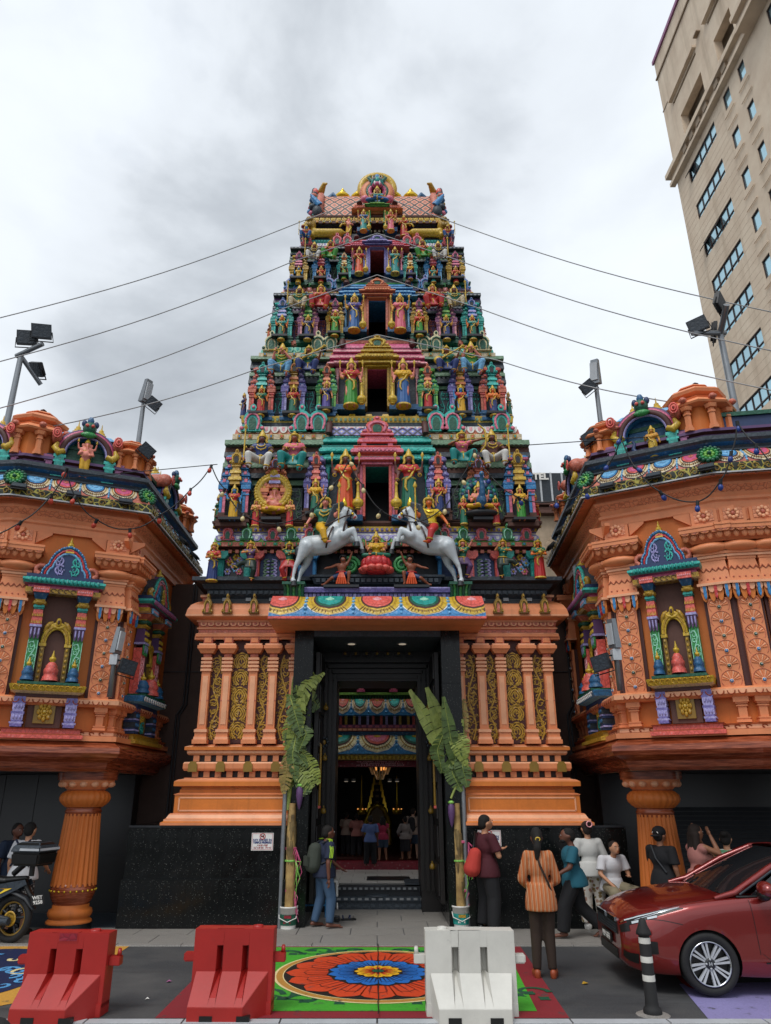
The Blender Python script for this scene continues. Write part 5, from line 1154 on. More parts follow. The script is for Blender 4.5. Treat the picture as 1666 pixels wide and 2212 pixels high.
def side_building(path,label,left):
 B = thing('corner_building',label,'temple building');W = inset(path,EIN);Wp = [tuple(p) for p in W]
 faces = [Face(W[i],W[i+1]) for i in range(3)]
 f1 = faces[1];fin,fout = (faces[2],faces[0]) if left else (faces[0],faces[2])
 core = [tuple(p) for p in inset(path,EIN+.02)]
 back = [(core[-1][0]-(3 if left else -3)*1,core[-1][1]),] if left else [(core[0][0]+3,core[0][1])]
 a = MB();zsl0,zsl1 = lv(1666,.2),lv(1600,.2);a.sweep([(0,zsl0),(0,ZC+.6)],Wp,'wallorange',capends=False)
 for v,e in ((1640,0),):pass
 a.build('upper_wall',B)
 h = zsl1-zsl0;a = MB();sp = [(-1.2,zsl0),(.0,zsl0),(.04,zsl0),(.1,zsl0+.1*h),(.12,zsl0+.3*h),(.2,zsl0+.36*h),(.3,zsl0+.46*h),(.34,zsl0+.6*h),(.33,zsl0+.78*h),(.28,zsl0+.86*h),(.26,zsl0+.88*h),(.2,zsl0+.98*h),(.1,zsl1+.02),(0,zsl1+.02)]
 a.sweep(sp,Wp,['sid','sid']+['varnished_wood']*12,smooth=False);a.build('base_slab',B)
 a = MB();zr0,zr1,zp0,zp1 = lv(1525,.15),lv(1506,.15),lv(1576,.1),lv(1525,.1);zb0 = lv(1600,.2)
 a.sweep([(0,zb0),(.24,zb0),(.24,lv(1589,.2)),(.17,lv(1587,.2)),(.17,lv(1580,.2)),(.2,lv(1577,.2)),(0,zp0)],Wp,['peach','peach','rust','peachl','peach','peach'])
 a.sweep([(0,zr0),(.14,zr0),(.2,zr0+.3*(zr1-zr0)),(.2,zr0+.8*(zr1-zr0)),(.17,zr1),(0,zr1)],Wp,['peach','peach','peachl','peach','peach']);rl = a.build('dado_rail',B)
 a = MB()
 for f0,f1_,w_,d in ((0,.1,.19,.13),(.1,.15,.16,.11),(.15,.2,.18,.12),(.2,.62,.11,.08),(.62,.67,.15,.1),(.67,.72,.12,.08),(.72,.78,.16,.11),(.78,1,.2,.13)):a.box(-w_/2,w_/2,-d,.02,zp0+(zp1-zp0)*f0,zp0+(zp1-zp0)*f1_,'peach',0,0)
 pm = a.mesh('dado_post')
 for F in faces:
  L = F.L;n = max(2,int(L/.32))
  for k in range(n+1):
   x = -L/2+.12+(L-.24)*k/n
   if F is f1 and abs(x) < .66:continue
   if F is fin and abs(x-(-L/2+1.35 if left else L/2-1.35)) < .7:continue
   F.put(pm,'dado_post',B,x)
 for F in faces:
  a = MB();n = int(F.L/.14)
  for k in range(n):
   x = -F.L/2+F.L*(k+.5)/n;a.tube([(x+.05*math.cos(t_),-.215,zr0+.62*(zr1-zr0)+.055*math.sin(t_)) for t_ in [PI+q*PI/6 for q in range(7)]],.008,4,'rust');a.tube([(x+.035*math.cos(t_),-.175,lv(1583,.2)+.02*math.sin(t_)) for t_ in [q*.9 for q in range(6)]],.009,4,'rust')
  F.put(a.mesh('rail_ornament'),'rail_ornament',rl,kind='stuff')
 for F in faces:
  for e in (-1,1):
   if F is fout and ((e < 0) == left):continue
   F.put(PILM,'pilaster',B,e*(F.L/2-.19))
 if not left:fout.put(PILM,'pilaster',B,-fout.L/2+.62)
 put_shrine(f1,B,0,0,min(1,(f1.L-.8)/1.45));put_shrine(fin,B,-fin.L/2+1.35 if left else fin.L/2-1.35,1,1)
 for F,xs in ((fout,((.0,1.3) if left else (-.3,1.0))),(fin,((.55,) if left else (-.55,)))):
  for x in xs:
   a = MB();z0,z1 = lv(1500),lv(1190);vine(a,0,-.004,z0,.35,z1-z0,5,'rust',.01,1,.05);F.put(a.mesh('carved_scroll'),'carved_scroll',B,x)
 a = MB();zE = lv(1154,.05);zb = ZC
 a.sweep([(0,zE),(.06,zE),(.06,zE+.12),(.1,zE+.14),(.1,zE+.18),(.05,zE+.2),(.07,zE+.27),(.16,zE+.36),(.17,zE+.4),(.12,zE+.42),(.12,zb+.04),(EIN-.02,zb+.04),(EIN-.02,zb)],Wp,['peach','peach','peachl','peach','peachl','peach','carvedpeach','peach','peachl','peach','peach','peach'])
 hb = .17;a.sweep([(EIN-.04,zb),(EIN+.01,zb),(EIN+.02,zb+hb),(EIN-.06,zb+hb)],Wp,['lgrey','scrollband','scrollband']);a.sweep([(EIN-.02,zb-.0),(EIN+.035,zb-.0),(EIN+.035,zb+.022),(EIN-.02,zb+.022)],Wp,'lgrey')
 o = a.build('cornice',B)
 for F in faces:
  a = MB();L2 = F.L+.3;n = int(L2/.2)
  for k in range(n):a.ell((-L2/2+L2*(k+.5)/n,-EIN+.05,zb-.005),(.022,.022,.018),'salmon',6,4)
  F.put(a.mesh('soffit_knob'),'soffit_knob',o,kind='stuff')
  a = MB();n = int(F.L/.17)
  for k in range(n):
   x = -F.L/2-.1+(F.L+.2)*(k+.5)/n;e = 1 if k % 2 else -1
   a.strip([(x+e*.06*(1-.7*q/10)*math.cos(q*.7),-EIN-.02,zb+hb*.5+.06*(1-.7*q/10)*math.sin(q*.7)) for q in range(11)],.022,'oldgold',.012,Vector((0,-1,0)))
  F.put(a.mesh('gilt_scroll'),'gilt_scroll',o,kind='stuff')
 zc0,zc1 = zb+hb,lv(1036,.15)
 def sp(t):return (EIN-.02-.26*t**1.6,zc0+(zc1-zc0)*t)
 a = MB();a.sweep([sp(k/8) for k in range(9)]+[(-.2,zc1)],Wp,'salmon');cv = a.build('painted_eave',B)
 for F in faces:
  L = F.L;n = max(3,round(L/.48));off = F.o;pit = L/n
  covestrip('e',cv,tuple(off),tuple(F.d),tuple(F.n),L,sp,pit/2,pit,(('sid','blue','lblue','lblue'),('sid','coral','rose','salmon')),2)
 for i in (1,2):
  c = W[i];m = (faces[i-1].n+faces[i].n).normalized();a = MB();zc = (zc0+zc1)/2+.02;th = math.atan2(m.y,m.x)
  for rr,n,r2,kk in ((.125,14,.034,'dgreen'),(.09,12,.034,'green'),(.045,7,.03,'lime'),(.0,1,.035,'dgreen')):
   for k in range(n):q = 2*PI*k/n;a.ell((rr*1.25*math.cos(q),-.02 if rr else -.06,rr*math.sin(q)),(r2,.05,r2),kk,8,5)
  put(a.mesh('green_rosette'),'green_rosette',cv,(c.x+m.x*.3,c.y+m.y*.3,zc),(R(-12),0,th+PI/2),kind='stuff')
 a = MB();zl1 = lv(1012,.1);hh = zl1-zc1
 a.sweep([(0,zc1),(.14,zc1),(.14,zc1+.12*hh),(.1,zc1+.2*hh),(.12,zc1+.4*hh),(.2,zc1+.55*hh),(.24,zc1+.7*hh),(.24,zl1),(-.9,zl1)],Wp,['dslate','dslate','dblue','slate','dblue','dslate','dslate','dslate']);a.build('ledge',B)
 a = MB();zq = lv(992,.05);Wi = [tuple(p) for p in inset(path,EIN+.02)]
 a.sweep([(0,zl1),(.1,zl1),(.1,zl1+.3*(zq-zl1)),(.05,zl1+.4*(zq-zl1)),(.05,zl1+.6*(zq-zl1)),(.12,zl1+.75*(zq-zl1)),(.12,zq),(-.5,zq)],Wi,['plum','plum','maroon','plum','maroon','plum','maroon'])
 zw = lv(962,0);a.sweep([(-.1,zq),(-.1,zw),(-.06,zw),(-.06,zw+.07),(-.5,zw+.07)],Wi,['navy','dgreen','dgreen','dgreen']);a.build('parapet',B)
 zk0 = zq;kz = lv(903,-.45);km = kiosk_mesh(.98,zk0,kz);km2 = kiosk_mesh(.74,zk0,lv(935,-.35))
 for i in (1,2):
  m = (faces[i-1].n+faces[i].n).normalized();big = (i == 1) == left
  put(km if big else km2,'corner_kiosk',B,(W[i].x-m.x*(.4 if big else .3),W[i].y-m.y*(.4 if big else .3),0),(0,0,math.atan2(m.y,m.x)+PI/8))
 for F,x,col in ((f1,0,'dgreen' if left else 'dblue'),(fin,0 if left else 0,'umber'),(fout,1.0 if left else .5,'navy')):
  e = put(None,'roof_shrine',B);q = F.mid+F.d*x+F.n*.02;e.location = (q.x,q.y,.0);e.rotation_euler = (0,0,F.ang);e.scale = (1,1,1)
  for nm,me in roofshrine_mesh(col):put(me,nm,e)
 kk_ = fin;put(km2,'corner_kiosk',B,kk_.pt((kk_.L/2-.4)*(1 if left else -1),-.2,0),(0,0,kk_.ang))
 cps = ((-4.73,12.59),(-9.0,12.2)) if left else ((Xat(1432,1887,12.0),12.0),(7.6,10.9))
 for cx,cyy in cps:
  e = put(None,'column',B,(cx,cyy,0))
  for nm,me in COLM:put(me,nm,e)
 a = MB();yb = 14.3 if left else 13.6
 xi,xo = (Wp[2][0]-.12,-11) if left else (Wp[1][0]+.12,11)
 x0,x1 = sorted((xi,xo));a.box(x0,x1,yb,yb+.3,0,ZC,'gloss_tile');a.build('porch_wall',B)
 a = MB();y0 = min(Wp[1][1],Wp[2][1])
 ring_ = [tuple(p) for p in Wp]+[(Wp[-1][0]+(-6 if left else 4),16.5),(Wp[0][0]+(0 if left else 7),16.5)] if left else [(11,16.5)]+[tuple(p) for p in Wp]
 a.add([(p[0],p[1],zsl0-.001) for p in ring_],[tuple(range(len(ring_)-1,-1,-1))],'charcoal');a.add([(p[0],p[1],zl1) for p in ring_],[tuple(range(len(ring_)))],'dslate');a.build('porch_soffit',B)
 tl_ = MB();tl_.box(.004,.596,-.012,0,.004,.896,'gloss_tile',.003,0);tm_ = tl_.mesh('wall_tile')
 for i in range(5):
  for j in range(3):
   x = xi-(.6*(i+1)) if left else xi+.6*i
   if not left and i > 1:continue
   put(tm_,'wall_tile',B,(x,yb-.002-.003*rnd.random(),.02+.9*j-(.35 if j == 2 else 0)*0),None,(1,1,1 if j < 2 else .5))
 return B,faces,W,dict(zb=zb,yb=yb,zl1=zl1,zc0=zc0)
BL,FCL,WL,IL = side_building(LB,'orange eight-sided temple building on the left with the elephant-headed figure on its roof',True)
BR,FCR,WR,IR = side_building(RB,'orange eight-sided temple building on the right behind the red car',False)
a = MB();p0,p1 = P(1478,1995,IR['yb']-.1),P(1700,1742,IR['yb']-.1);hs_ = p1.z-.02
for k in range(24):z = .02+hs_*k/24;a.box(p0.x,p1.x+1.5,IR['yb']-.09,IR['yb']-.02,z,z+hs_/24*.8,'charcoal',0,.02)
a.box(p0.x-.06,p0.x,IR['yb']-.12,IR['yb']-.02,0,p1.z,'slate');a.build('roller_shutter',BR,kind='stuff')
for lab,x0,x1,vt in (('dark brown stucco wall between the left building and the gate',-4.6,-3.1,1262),('dark brown stucco wall between the gate and the right building',3.1,4.4,1250)):
 yw = 14.9;T_ = thing('side_wall',lab,'wall',(0,0,0));a = MB();zt = Zat(vt,yw);a.box(x0,x1,yw,yw+.3,0,zt,'dark_stucco');a.box(x0,x1,yw-.015,yw,Zat(1450,yw)-.02,Zat(1450,yw)-.005,'charcoal');a.build('wall_face',T_)
 a = MB();xx = Xat(396,1400,yw) if x0 < 0 else Xat(1212,1400,yw)
 for e in (0,.06):a.tube([(xx+e,yw-.03,.5),(xx+e,yw-.03,3.4),(xx+e+.12,yw-.03,3.6),(xx+e+.12,yw-.03,zt)],.02,6,'charcoal')
 a.build('conduit',T_)
# ============================================================ figures
V = Vector
def cap(mb,p0,r0,p1,r1,key='x',n=10):
 p0,p1 = V(p0),V(p1);d = p1-p0
 if d.length < 1e-6:mb.ell(p0,r0,key,n,7);return
 d.normalize();mb.tube([p0-d*r0,p0-d*r0*.72,p0-d*r0*.3,p0,p1,p1+d*r1*.3,p1+d*r1*.72,p1+d*r1],[r0*.05,r0*.7,r0*.95,r0,r1,r1*.95,r1*.7,r1*.05],n,key)
def mirrorx(p):return (-p[0],p[1],p[2])
def joints(**kw):
 J = dict(pel=(0,0,.52),che=(0,0,.715),nec=(0,.005,.83),hea=(0,-.012,.925))
 for k,p in (('s',(.105,0,.80)),('e',(.135,.01,.625)),('h',(.14,-.03,.47)),('hip',(.05,0,.5)),('k',(.055,-.015,.28)),('a',(.055,.012,.045)),('t',(.068,-.085,.02))):
  J[k+'R'] = p;J[k+'L'] = mirrorx(p)
 J.update(kw)
 return {k:V(p) for k,p in J.items()}
def basis(J):
 up = (J['che']-J['pel']).normalized();sd_ = (J['sR']-J['sL']);sd_ = (sd_-up*sd_.dot(up)).normalized();fw = sd_.cross(up)
 return Matrix((sd_,-fw*-1,up)).transposed() if False else Matrix((sd_,up.cross(sd_),up)).transposed()
def torso(mb,J,i=0.0,f=0,lo=0.0,key='x'):
 B = basis(J);pel,che = J['pel'],J['che'];mid = (pel+che)/2
 mb.ell(che+B @ V((0,.002,.01)),(.1-f*.012+i,.064+i,.1+i),key,14,9,B);mb.ell(mid,(.08-f*.01+i,.058+i,.1+i),key,14,9,B)
 cap(mb,J['sL']*.85+che*.15,.036+i,J['sR']*.85+che*.15,.036+i,key)
 if lo < 1:mb.ell(pel,(.09+f*.008+i,.066+i,.075+i),key,14,9,B)
 if f:
  for e in (-1,1):mb.ell(che+B @ V((e*.042,-.048-i,-.005)),.042+i,key,8,6)
def arms(mb,J,i=0.0,upto=1.0,key='x'):
 for q in 'LR':
  s_,e,h = J['s'+q],J['e'+q],J['h'+q]
  cap(mb,s_,.034+i,e,.027+i,key)
  if upto >= 1:cap(mb,e,.026+i,h,.019+i,key)
def legs(mb,J,i=0.0,feet=True,key='x'):
 for q in 'LR':
  cap(mb,J['hip'+q],.058+i,J['k'+q],.041+i,key);cap(mb,J['k'+q],.04+i,J['a'+q],.025+i,key)
  if feet:cap(mb,J['a'+q]+V((0,.02,-.012)),.025+i,J['t'+q],.02+i,key)
def headm(mb,J,key='x'):
 h = J['hea'];cap(mb,J['nec']-V((0,0,.02)),.03,h-V((0,-.008,.03)),.027,key);mb.ell(h,(.047,.057,.068),key,14,10);mb.ell(h+V((0,-.03,-.035)),(.03,.028,.03),key,10,7)
 cap(mb,h+V((0,-.058,-.0)),.006,h+V((0,-.066,-.018)),.009,key,6)
 for e in (-1,1):mb.ell(h+V((e*.047,.006,-.008)),(.008,.014,.018),key,6,5)
def hand(mb,J,q,key='x',curl=.5):
 e,h = J['e'+q],J['h'+q];d = (h-e).normalized();sx = d.orthogonal().normalized();out = V((1 if q == 'R' else -1,0,0));n_ = d.cross(out)
 if n_.length < .1:n_ = d.cross(V((0,1,0)))
 n_.normalize();sd_ = n_.cross(d).normalized();pc = h+d*.028;mb.ell(pc,(.019,.012,.027),key,8,6,Matrix((sd_,n_,d)).transposed())
 for k,(o,L) in enumerate(((-.013,.034),(-.0045,.04),(.0045,.037),(.013,.029))):
  p0 = pc+sd_*o+d*.02;p1 = p0+d*L*.5+n_*L*.12*curl;p2 = p1+d*L*.42*(1-curl*.4)+n_*L*.4*curl;mb.tube([p0,p1,p2,p2+(p2-p1)*.2],[.0056,.0053,.0045,.002],6,key)
 p0 = pc-sd_*.017-d*.012;mb.tube([p0,p0-sd_*.012+d*.016+n_*.006,p0-sd_*.013+d*.032+n_*.012],[.0062,.0055,.003],6,key)
PROTO = {}
def skirt(mb,zt,zb,r0,r1,key='x',pleat=11,amp=.1,lean=0):
 n = 44;prof = []
 for j in range(9):
  f = j/8;z = zt+(zb-zt)*f;r = r0+(r1-r0)*(f**.8)*(1-.22*math.sin(PI*f));prof.append((r*(1-.06*(f > .97)),z,f))
 vs = []
 for r,z,f in prof:
  for i in range(n):a = 2*PI*i/n;rr = r*(1+amp*f*math.sin(pleat*a));vs.append((rr*math.cos(a)+lean*f,rr*.9*math.sin(a),z))
 mb.add(vs,[(j*n+(i+1) % n,j*n+i,(j+1)*n+i,(j+1)*n+(i+1) % n) for j in range(8) for i in range(n)],key,True);mb.add(vs[-n:],[tuple(range(n-1,-1,-1))],key);mb.add(vs[:n],[tuple(range(n))],key)
def ornaments(J,kind,halo=1,skirted=1):
 g = MB();h = J['hea'];B = basis(J)
 if kind == 'turban':g.ell(h+V((0,0,.055)),(.062,.066,.04),'gold',10,7);g.ell(h+V((0,-.03,.1)),(.02,.015,.03),'gold',8,6)
 else:
  g.lathe([(.056,0),(.06,.02),(.05,.035),(.05,.06),(.036,.08),(.037,.1),(.022,.125),(.022,.14),(.004,.165)],h+V((0,0,.03)),10,'gold')
 if halo:
  g.lathe([(.05,-.008),(.088,-.008),(.088,.008),(.05,.008)],(0,0,0),16,'gold',caps=False)
  n0 = len(g.v)-(16*4+0);
  g.v[n0:] = [(x+h.x,z+h.y+.035,y+h.z+.03) for x,y,z in g.v[n0:]]
  for e in (-1,1):cap(g,h+V((e*.055,.01,-.02)),.02,h+V((e*.072,.012,-.075)),.022,'gold',6)
 c = J['che']
 for rr,zz in ((.055,.075),(.07,.03)):g.tube([c+B @ V((rr*math.sin(t_),-.05-.03*math.cos(t_),zz-rr*.9*math.cos(t_))) for t_ in [-1.7+3.4*k/10 for k in range(11)]],.0105,5,'gold')
 g.ell(c+B @ V((0,-.082,-.04)),(.018,.01,.018),'gold',6,5)
 m = J['pel']+(J['che']-J['pel'])*.22
 g.tube([m+B @ V((.096*math.cos(t_),.074*math.sin(t_),0)) for t_ in [2*PI*k/16 for k in range(16)]],.015,5,'gold',True);g.ell(m+V((0,-.08,0)),(.026,.014,.022),'gold',8,5)
 for q in 'LR':
  for a_,b_,f,r in (('s','e',.45,.038),('e','h',.85,.025)):
   if a_+q in J:p = J[a_+q].lerp(J[b_+q],f);d = (J[b_+q]-J[a_+q]).normalized();x = d.orthogonal().normalized();y = d.cross(x);g.tube([p+x*r*math.cos(t_)+y*r*math.sin(t_) for t_ in [k*PI/4 for k in range(8)]],.009,4,'gold',True)
 if skirted:g.strip([c+V((-.09,-.062,.04)),m+V((-.02,-.092,.02)),m+V((.05,-.1,-.05)),m+V((.06,-.105,-.18)),m+V((.03,-.1,-.24))],[.028,.034,.04,.036,.02],'gold',.012)
 return g
def face_marks(J):
 g = MB();h = J['hea']
 for e in (-1,1):
  g.ell(h+V((e*.019,-.051,.004)),(.010,.006,.0055),'white',6,5);g.ell(h+V((e*.019,-.056,.004)),.0045,'black',5,4);g.strip([h+V((e*.006,-.056,.018)),h+V((e*.02,-.056,.024)),h+V((e*.034,-.048,.018))],.006,'black',.003)
 g.ell(h+V((0,-.056,-.034)),(.013,.006,.005),'red',6,4);g.ell(h+V((0,-.058,.03)),.006,'red',5,4)
 return g
def hair(J,long=1):
 g = MB();h = J['hea'];g.ell(h+V((0,.014,.014)),(.053,.056,.064),'x',12,8)
 if long:
  for e in (-1,1):cap(g,h+V((e*.04,.025,-.01)),.026,h+V((e*.075,.02,-.1)),.03,'x',8)
 return g
def make_proto(name,J,upper=None,dress='sari',crown='crown',halo=1,f=1,extra=None,mace=None,flare=.115):
 b = MB();torso(b,J,0,f);arms(b,J);legs(b,J);headm(b,J)
 for q in 'LR':b.ell(J['h'+q]+(J['h'+q]-J['e'+q]).normalized()*.02,(.02,.018,.028),'x',8,6)
 if upper:
  for s_,e,h in upper:cap(b,s_,.03,e,.024);cap(b,e,.023,h,.017);b.ell(V(h)+V((0,0,.02)),(.018,.018,.03),'x',8,6)
 body = setmat(remesh(b,.017,2,.45),'skin')
 g = MB();trim = MB()
 if dress == 'sari':
  skirt(g,J['pel'].z+.07,.025,.094,flare);gm = setmat(bmesh_from(g),'sarired')
  trim.lathe([(flare*1.0,0),(flare*1.1,0),(flare*1.06,.035),(flare*.96,.035)],(0,0,.015),16,'gold');trim.v = [(x,y*.9,z) for x,y,z in trim.v]
 else:
  torso_lo = MB();torso_lo.ell(J['pel'],(.103,.08,.085),'x',12,8);legs(torso_lo,J,.014 if dress == 'dhoti' else .02,False)
  if dress == 'fan':
   mm = (J['hipL']+J['hipR'])/2
   for k in range(-2,3):cap(torso_lo,mm+V((k*.02,-.06,.02)),.025,mm+V((k*.045,-.11,-.15)),.022)
  gm = setmat(remesh(torso_lo,.017,2,.5),'whitecloth')
  for q in 'LR':
   p = J['k'+q].lerp(J['a'+q],.82);d = (J['a'+q]-J['k'+q]).normalized();x = d.orthogonal().normalized();y = d.cross(x);trim.tube([p+x*.046*math.cos(t_)+y*.046*math.sin(t_) for t_ in [k*PI/4 for k in range(8)]],.012,4,'gold',True)
  m = (J['hipL']+J['hipR'])/2
  trim.strip([m+V((0,-.09,.03)),m+V((0,-.12,-.06)),m+V((0,-.105,-.15))],[.014,.018,.012],'gold',.008)
 bd = MB();torso(bd,J,.009,f,1);arms(bd,J,.009,.5) if True else None
 for q in 'LR':pass
 bd2 = MB();torso(bd2,J,.009,f,1)
 for q in 'LR':cap(bd2,J['s'+q],.043,J['s'+q].lerp(J['e'+q],.42),.04)
 bod = setmat(remesh(bd2,.017,2,.4),'sarired')
 o = ornaments(J,crown,halo,dress == 'sari');o.v += [];base = len(o.v);o.add(trim.v,trim.f,'gold',False)
 if mace:
  x,y,zt = mace;o.lathe([(.045,0),(.03,.03),(.075,.06),(.085,.1),(.07,.15),(.04,.17),(.03,.2),(.022,.3),(.018,zt-.06),(.03,zt-.04),(.01,zt)],(x,y,0),10,'gold')
 if extra:extra(o,J)
 hr = hair(J);fm = face_marks(J);hr.k('mane');hm = remesh(hr,.017,1,.6);setmat(hm,'greenblk')
 PROTO[name] = dict(body=body,garment=gm,bodice=bod,ornament=o.mesh('ornament'),hair=hm,face=fm.mesh('face'),H=max(v[2] for v in o.v))
def bmesh_from(g):
 me = bpy.data.meshes.new('g');me.from_pydata(g.v,[],g.f);me.polygons.foreach_set('use_smooth',[True]*len(me.polygons));return me
up4 = [((-.09,.01,.8),(-.185,.02,.70),(-.2,-.03,.86)),((.09,.01,.8),(.185,.02,.70),(.2,-.03,.86))]
make_proto('goddess',joints(hL=(-.12,-.11,.62),eL=(-.15,-.0,.64),eR=(.155,.01,.64),hR=(.185,-.06,.52),kR=(.06,-.03,.28)),up4)
make_proto('maiden',joints(hL=(-.15,-.12,.70),eL=(-.16,0,.64),eR=(.15,.02,.63),hR=(.17,-.05,.47),hea=(.01,-.012,.925),pel=(-.012,0,.52)),None)
def lamp_(o,J):o.lathe([(.012,0),(.03,.03),(.012,.08),(.002,.11)],J['hR']+V((0,-.02,.02)),8,'gold')
def wea(o,J):
 for e in (-1,1):o.lathe([(.008,-.03),(.012,.05),(.028,.09),(.004,.15)],(e*.2,-.03,.9),8,'gold')
make_proto('guardian',joints(hL=(-.15,-.1,.60),eL=(-.16,0,.64),eR=(.16,.0,.64),hR=(.175,-.11,.50),kL=(-.06,-.05,.28)),up4,extra=wea,mace=(.19,-.12,.47),flare=.125)
seatJ = dict(pel=(0,.02,.36),che=(0,0,.56),nec=(0,0,.675),hea=(0,-.015,.77),hipL=(-.06,.0,.35),hipR=(.06,.0,.35),kL=(-.16,-.2,.36),kR=(.15,-.2,.34),aL=(-.15,-.17,.12),aR=(.1,-.15,.09),tL=(-.17,-.25,.09),tR=(.12,-.24,.06),sL=(-.105,0,.645),sR=(.105,0,.645))
def spear(o,J):p = J['hL'];o.tube([p+V((0,-.02,-.3)),p+V((0,-.02,.36))],.011,6,'gold');o.lathe([(.01,0),(.032,.03),(.004,.1)],p+V((0,-.02,.36)),8,'gold')
make_proto('seated_king',joints(**{**seatJ,'eL':(-.18,-.02,.52),'hL':(-.24,-.1,.56),'eR':(.17,-.02,.5),'hR':(.15,-.17,.41)}),None,'dhoti',f=0,extra=spear)
def sword(o,J):p = J['hL'];o.tube([p+V((-.05,-.03,.04)),p+V((.3,-.04,-.12))],[.014,.004],6,'lgrey')
make_proto('seated_queen',joints(**{**seatJ,'eL':(-.17,-.02,.5),'hL':(-.06,-.15,.5),'eR':(.16,-.01,.5),'hR':(.16,-.14,.4)}),None,'fan','turban',f=1)
def flute(o,J):o.tube([V((-.22,-.12,.70)),V((.1,-.1,.755))],.014,6,'gold')
make_proto('flute_player',joints(**{**seatJ,'eL':(-.15,-.05,.54),'hL':(-.1,-.13,.72),'eR':(.15,-.05,.54),'hR':(.0,-.12,.735)}),None,'dhoti',f=0,extra=flute)
def veena(o,J):o.tube([V((-.16,-.14,.42)),V((.28,-.14,.78))],[.024,.016],7,'gold');o.ell(V((-.17,-.14,.41)),(.085,.06,.1),'gold',10,7);o.ell(V((.29,-.14,.79)),(.04,.03,.03),'gold',8,6)
make_proto('veena_player',joints(**{**seatJ,'eL':(-.17,-.02,.52),'hL':(-.12,-.16,.47),'eR':(.18,-.0,.54),'hR':(.24,-.12,.72)}),None,'fan','turban',f=1,extra=veena)
def bow(o,J):o.tube([V((.26,-.16,.35)),V((.34,-.16,.5)),V((.36,-.16,.66)),V((.34,-.16,.82)),V((.24,-.16,.95))],[.01,.016,.018,.016,.01],6,'gold');o.tube([V((-.05,-.14,.63)),V((.42,-.17,.66))],.008,5,'gold')
make_proto('archer',joints(**{**seatJ,'eL':(-.2,-.02,.6),'hL':(-.07,-.12,.63),'eR':(.2,-.08,.64),'hR':(.34,-.14,.66)}),None,'fan','turban',f=1,extra=bow)
make_proto('dancer',joints(eL=(-.17,-.03,.73),hL=(-.04,-.12,.72),eR=(.17,-.03,.74),hR=(.1,-.1,.86),pel=(.02,0,.50),hipL=(-.03,0,.48),hipR=(.07,0,.48),kL=(-.17,-.12,.42),aL=(-.27,-.12,.30),tL=(-.33,-.16,.31),kR=(.1,-.07,.27)),None,'fan','turban',f=1)
make_proto('dancer_turn',joints(eL=(-.15,-.03,.88),hL=(-.2,-.05,1.0),eR=(.17,-.03,.7),hR=(.02,-.12,.71),pel=(.02,0,.49),kL=(-.13,-.08,.3),kR=(.15,-.09,.3),aL=(-.06,0,.05),aR=(.08,.0,.05),tL=(-.12,-.07,.02),tR=(.14,-.07,.02)),None,'fan','turban',f=1)
def jar(o,J):o.lathe([(.02,0),(.05,.03),(.05,.06),(.02,.09),(.03,.1)],V((0,-.16,.6)),8,'gold')
make_proto('lamp_maiden',joints(eL=(-.15,-.02,.64),hL=(-.05,-.14,.62),eR=(.15,-.02,.64),hR=(.05,-.14,.62)),None,'sari','turban',extra=jar)
crossJ = dict(pel=(0,0,.1),che=(0,0,.3),nec=(0,0,.415),hea=(0,-.012,.51),hipL=(-.05,0,.08),hipR=(.05,0,.08),kL=(-.22,-.12,.07),kR=(.22,-.12,.07),aL=(.06,-.18,.06),aR=(-.06,-.2,.08),tL=(.13,-.18,.05),tR=(-.13,-.2,.08),sL=(-.105,0,.385),sR=(.105,0,.385))
make_proto('cross_legged',joints(**{**crossJ,'eL':(-.15,-.02,.22),'hL':(-.1,-.14,.25),'eR':(.15,-.02,.22),'hR':(.1,-.14,.18)}),[((-.09,.01,.385),(-.185,.02,.29),(-.2,-.03,.45)),((.09,.01,.385),(.185,.02,.29),(.2,-.03,.45))],'dhoti',f=1)
def statue(pn,u,v0,v1,Y,skin,cloth,bod,label,rz=0,mir=1,cat='statue',hairc='greenblk',orn='gold',group=None,wf=1.12):
 p = PROTO[pn];q = P(u,v0,Y);h = (Zat(v1,Y)-q.z)/p['H']
 t = thing('%s_statue' % pn,label,cat,q,rz,group,(h*mir*wf,h*wf,h))
 for nm,key in (('body',skin),('garment',cloth),('bodice',bod),('ornament',orn),('hair',hairc),('face',None)):
  o = put(p[nm],nm,t)
  if key:
   for i,sl in enumerate(o.material_slots):
    if i == 0 or nm != 'ornament':sl.link = 'OBJECT';sl.material = M(key)
 return t
STN = {1:'bottom',2:'lowest pavilion',3:'second pavilion',4:'third pavilion',5:'fourth pavilion',6:'top'}
CN = dict(sariyel='yellow',saridg='dark green',sarinavy='navy',sarired='red',sarigreen='leaf green',sariblue='blue',saripink='pink',sariorange='orange',sariteal='teal',saripurple='purple')
SKN = dict(skinblue='blue-skinned',skin='tan',skinor='orange-skinned',skinpink='pink-skinned',skinbrown='brown-skinned',skindark='dark-skinned',skingold='golden')
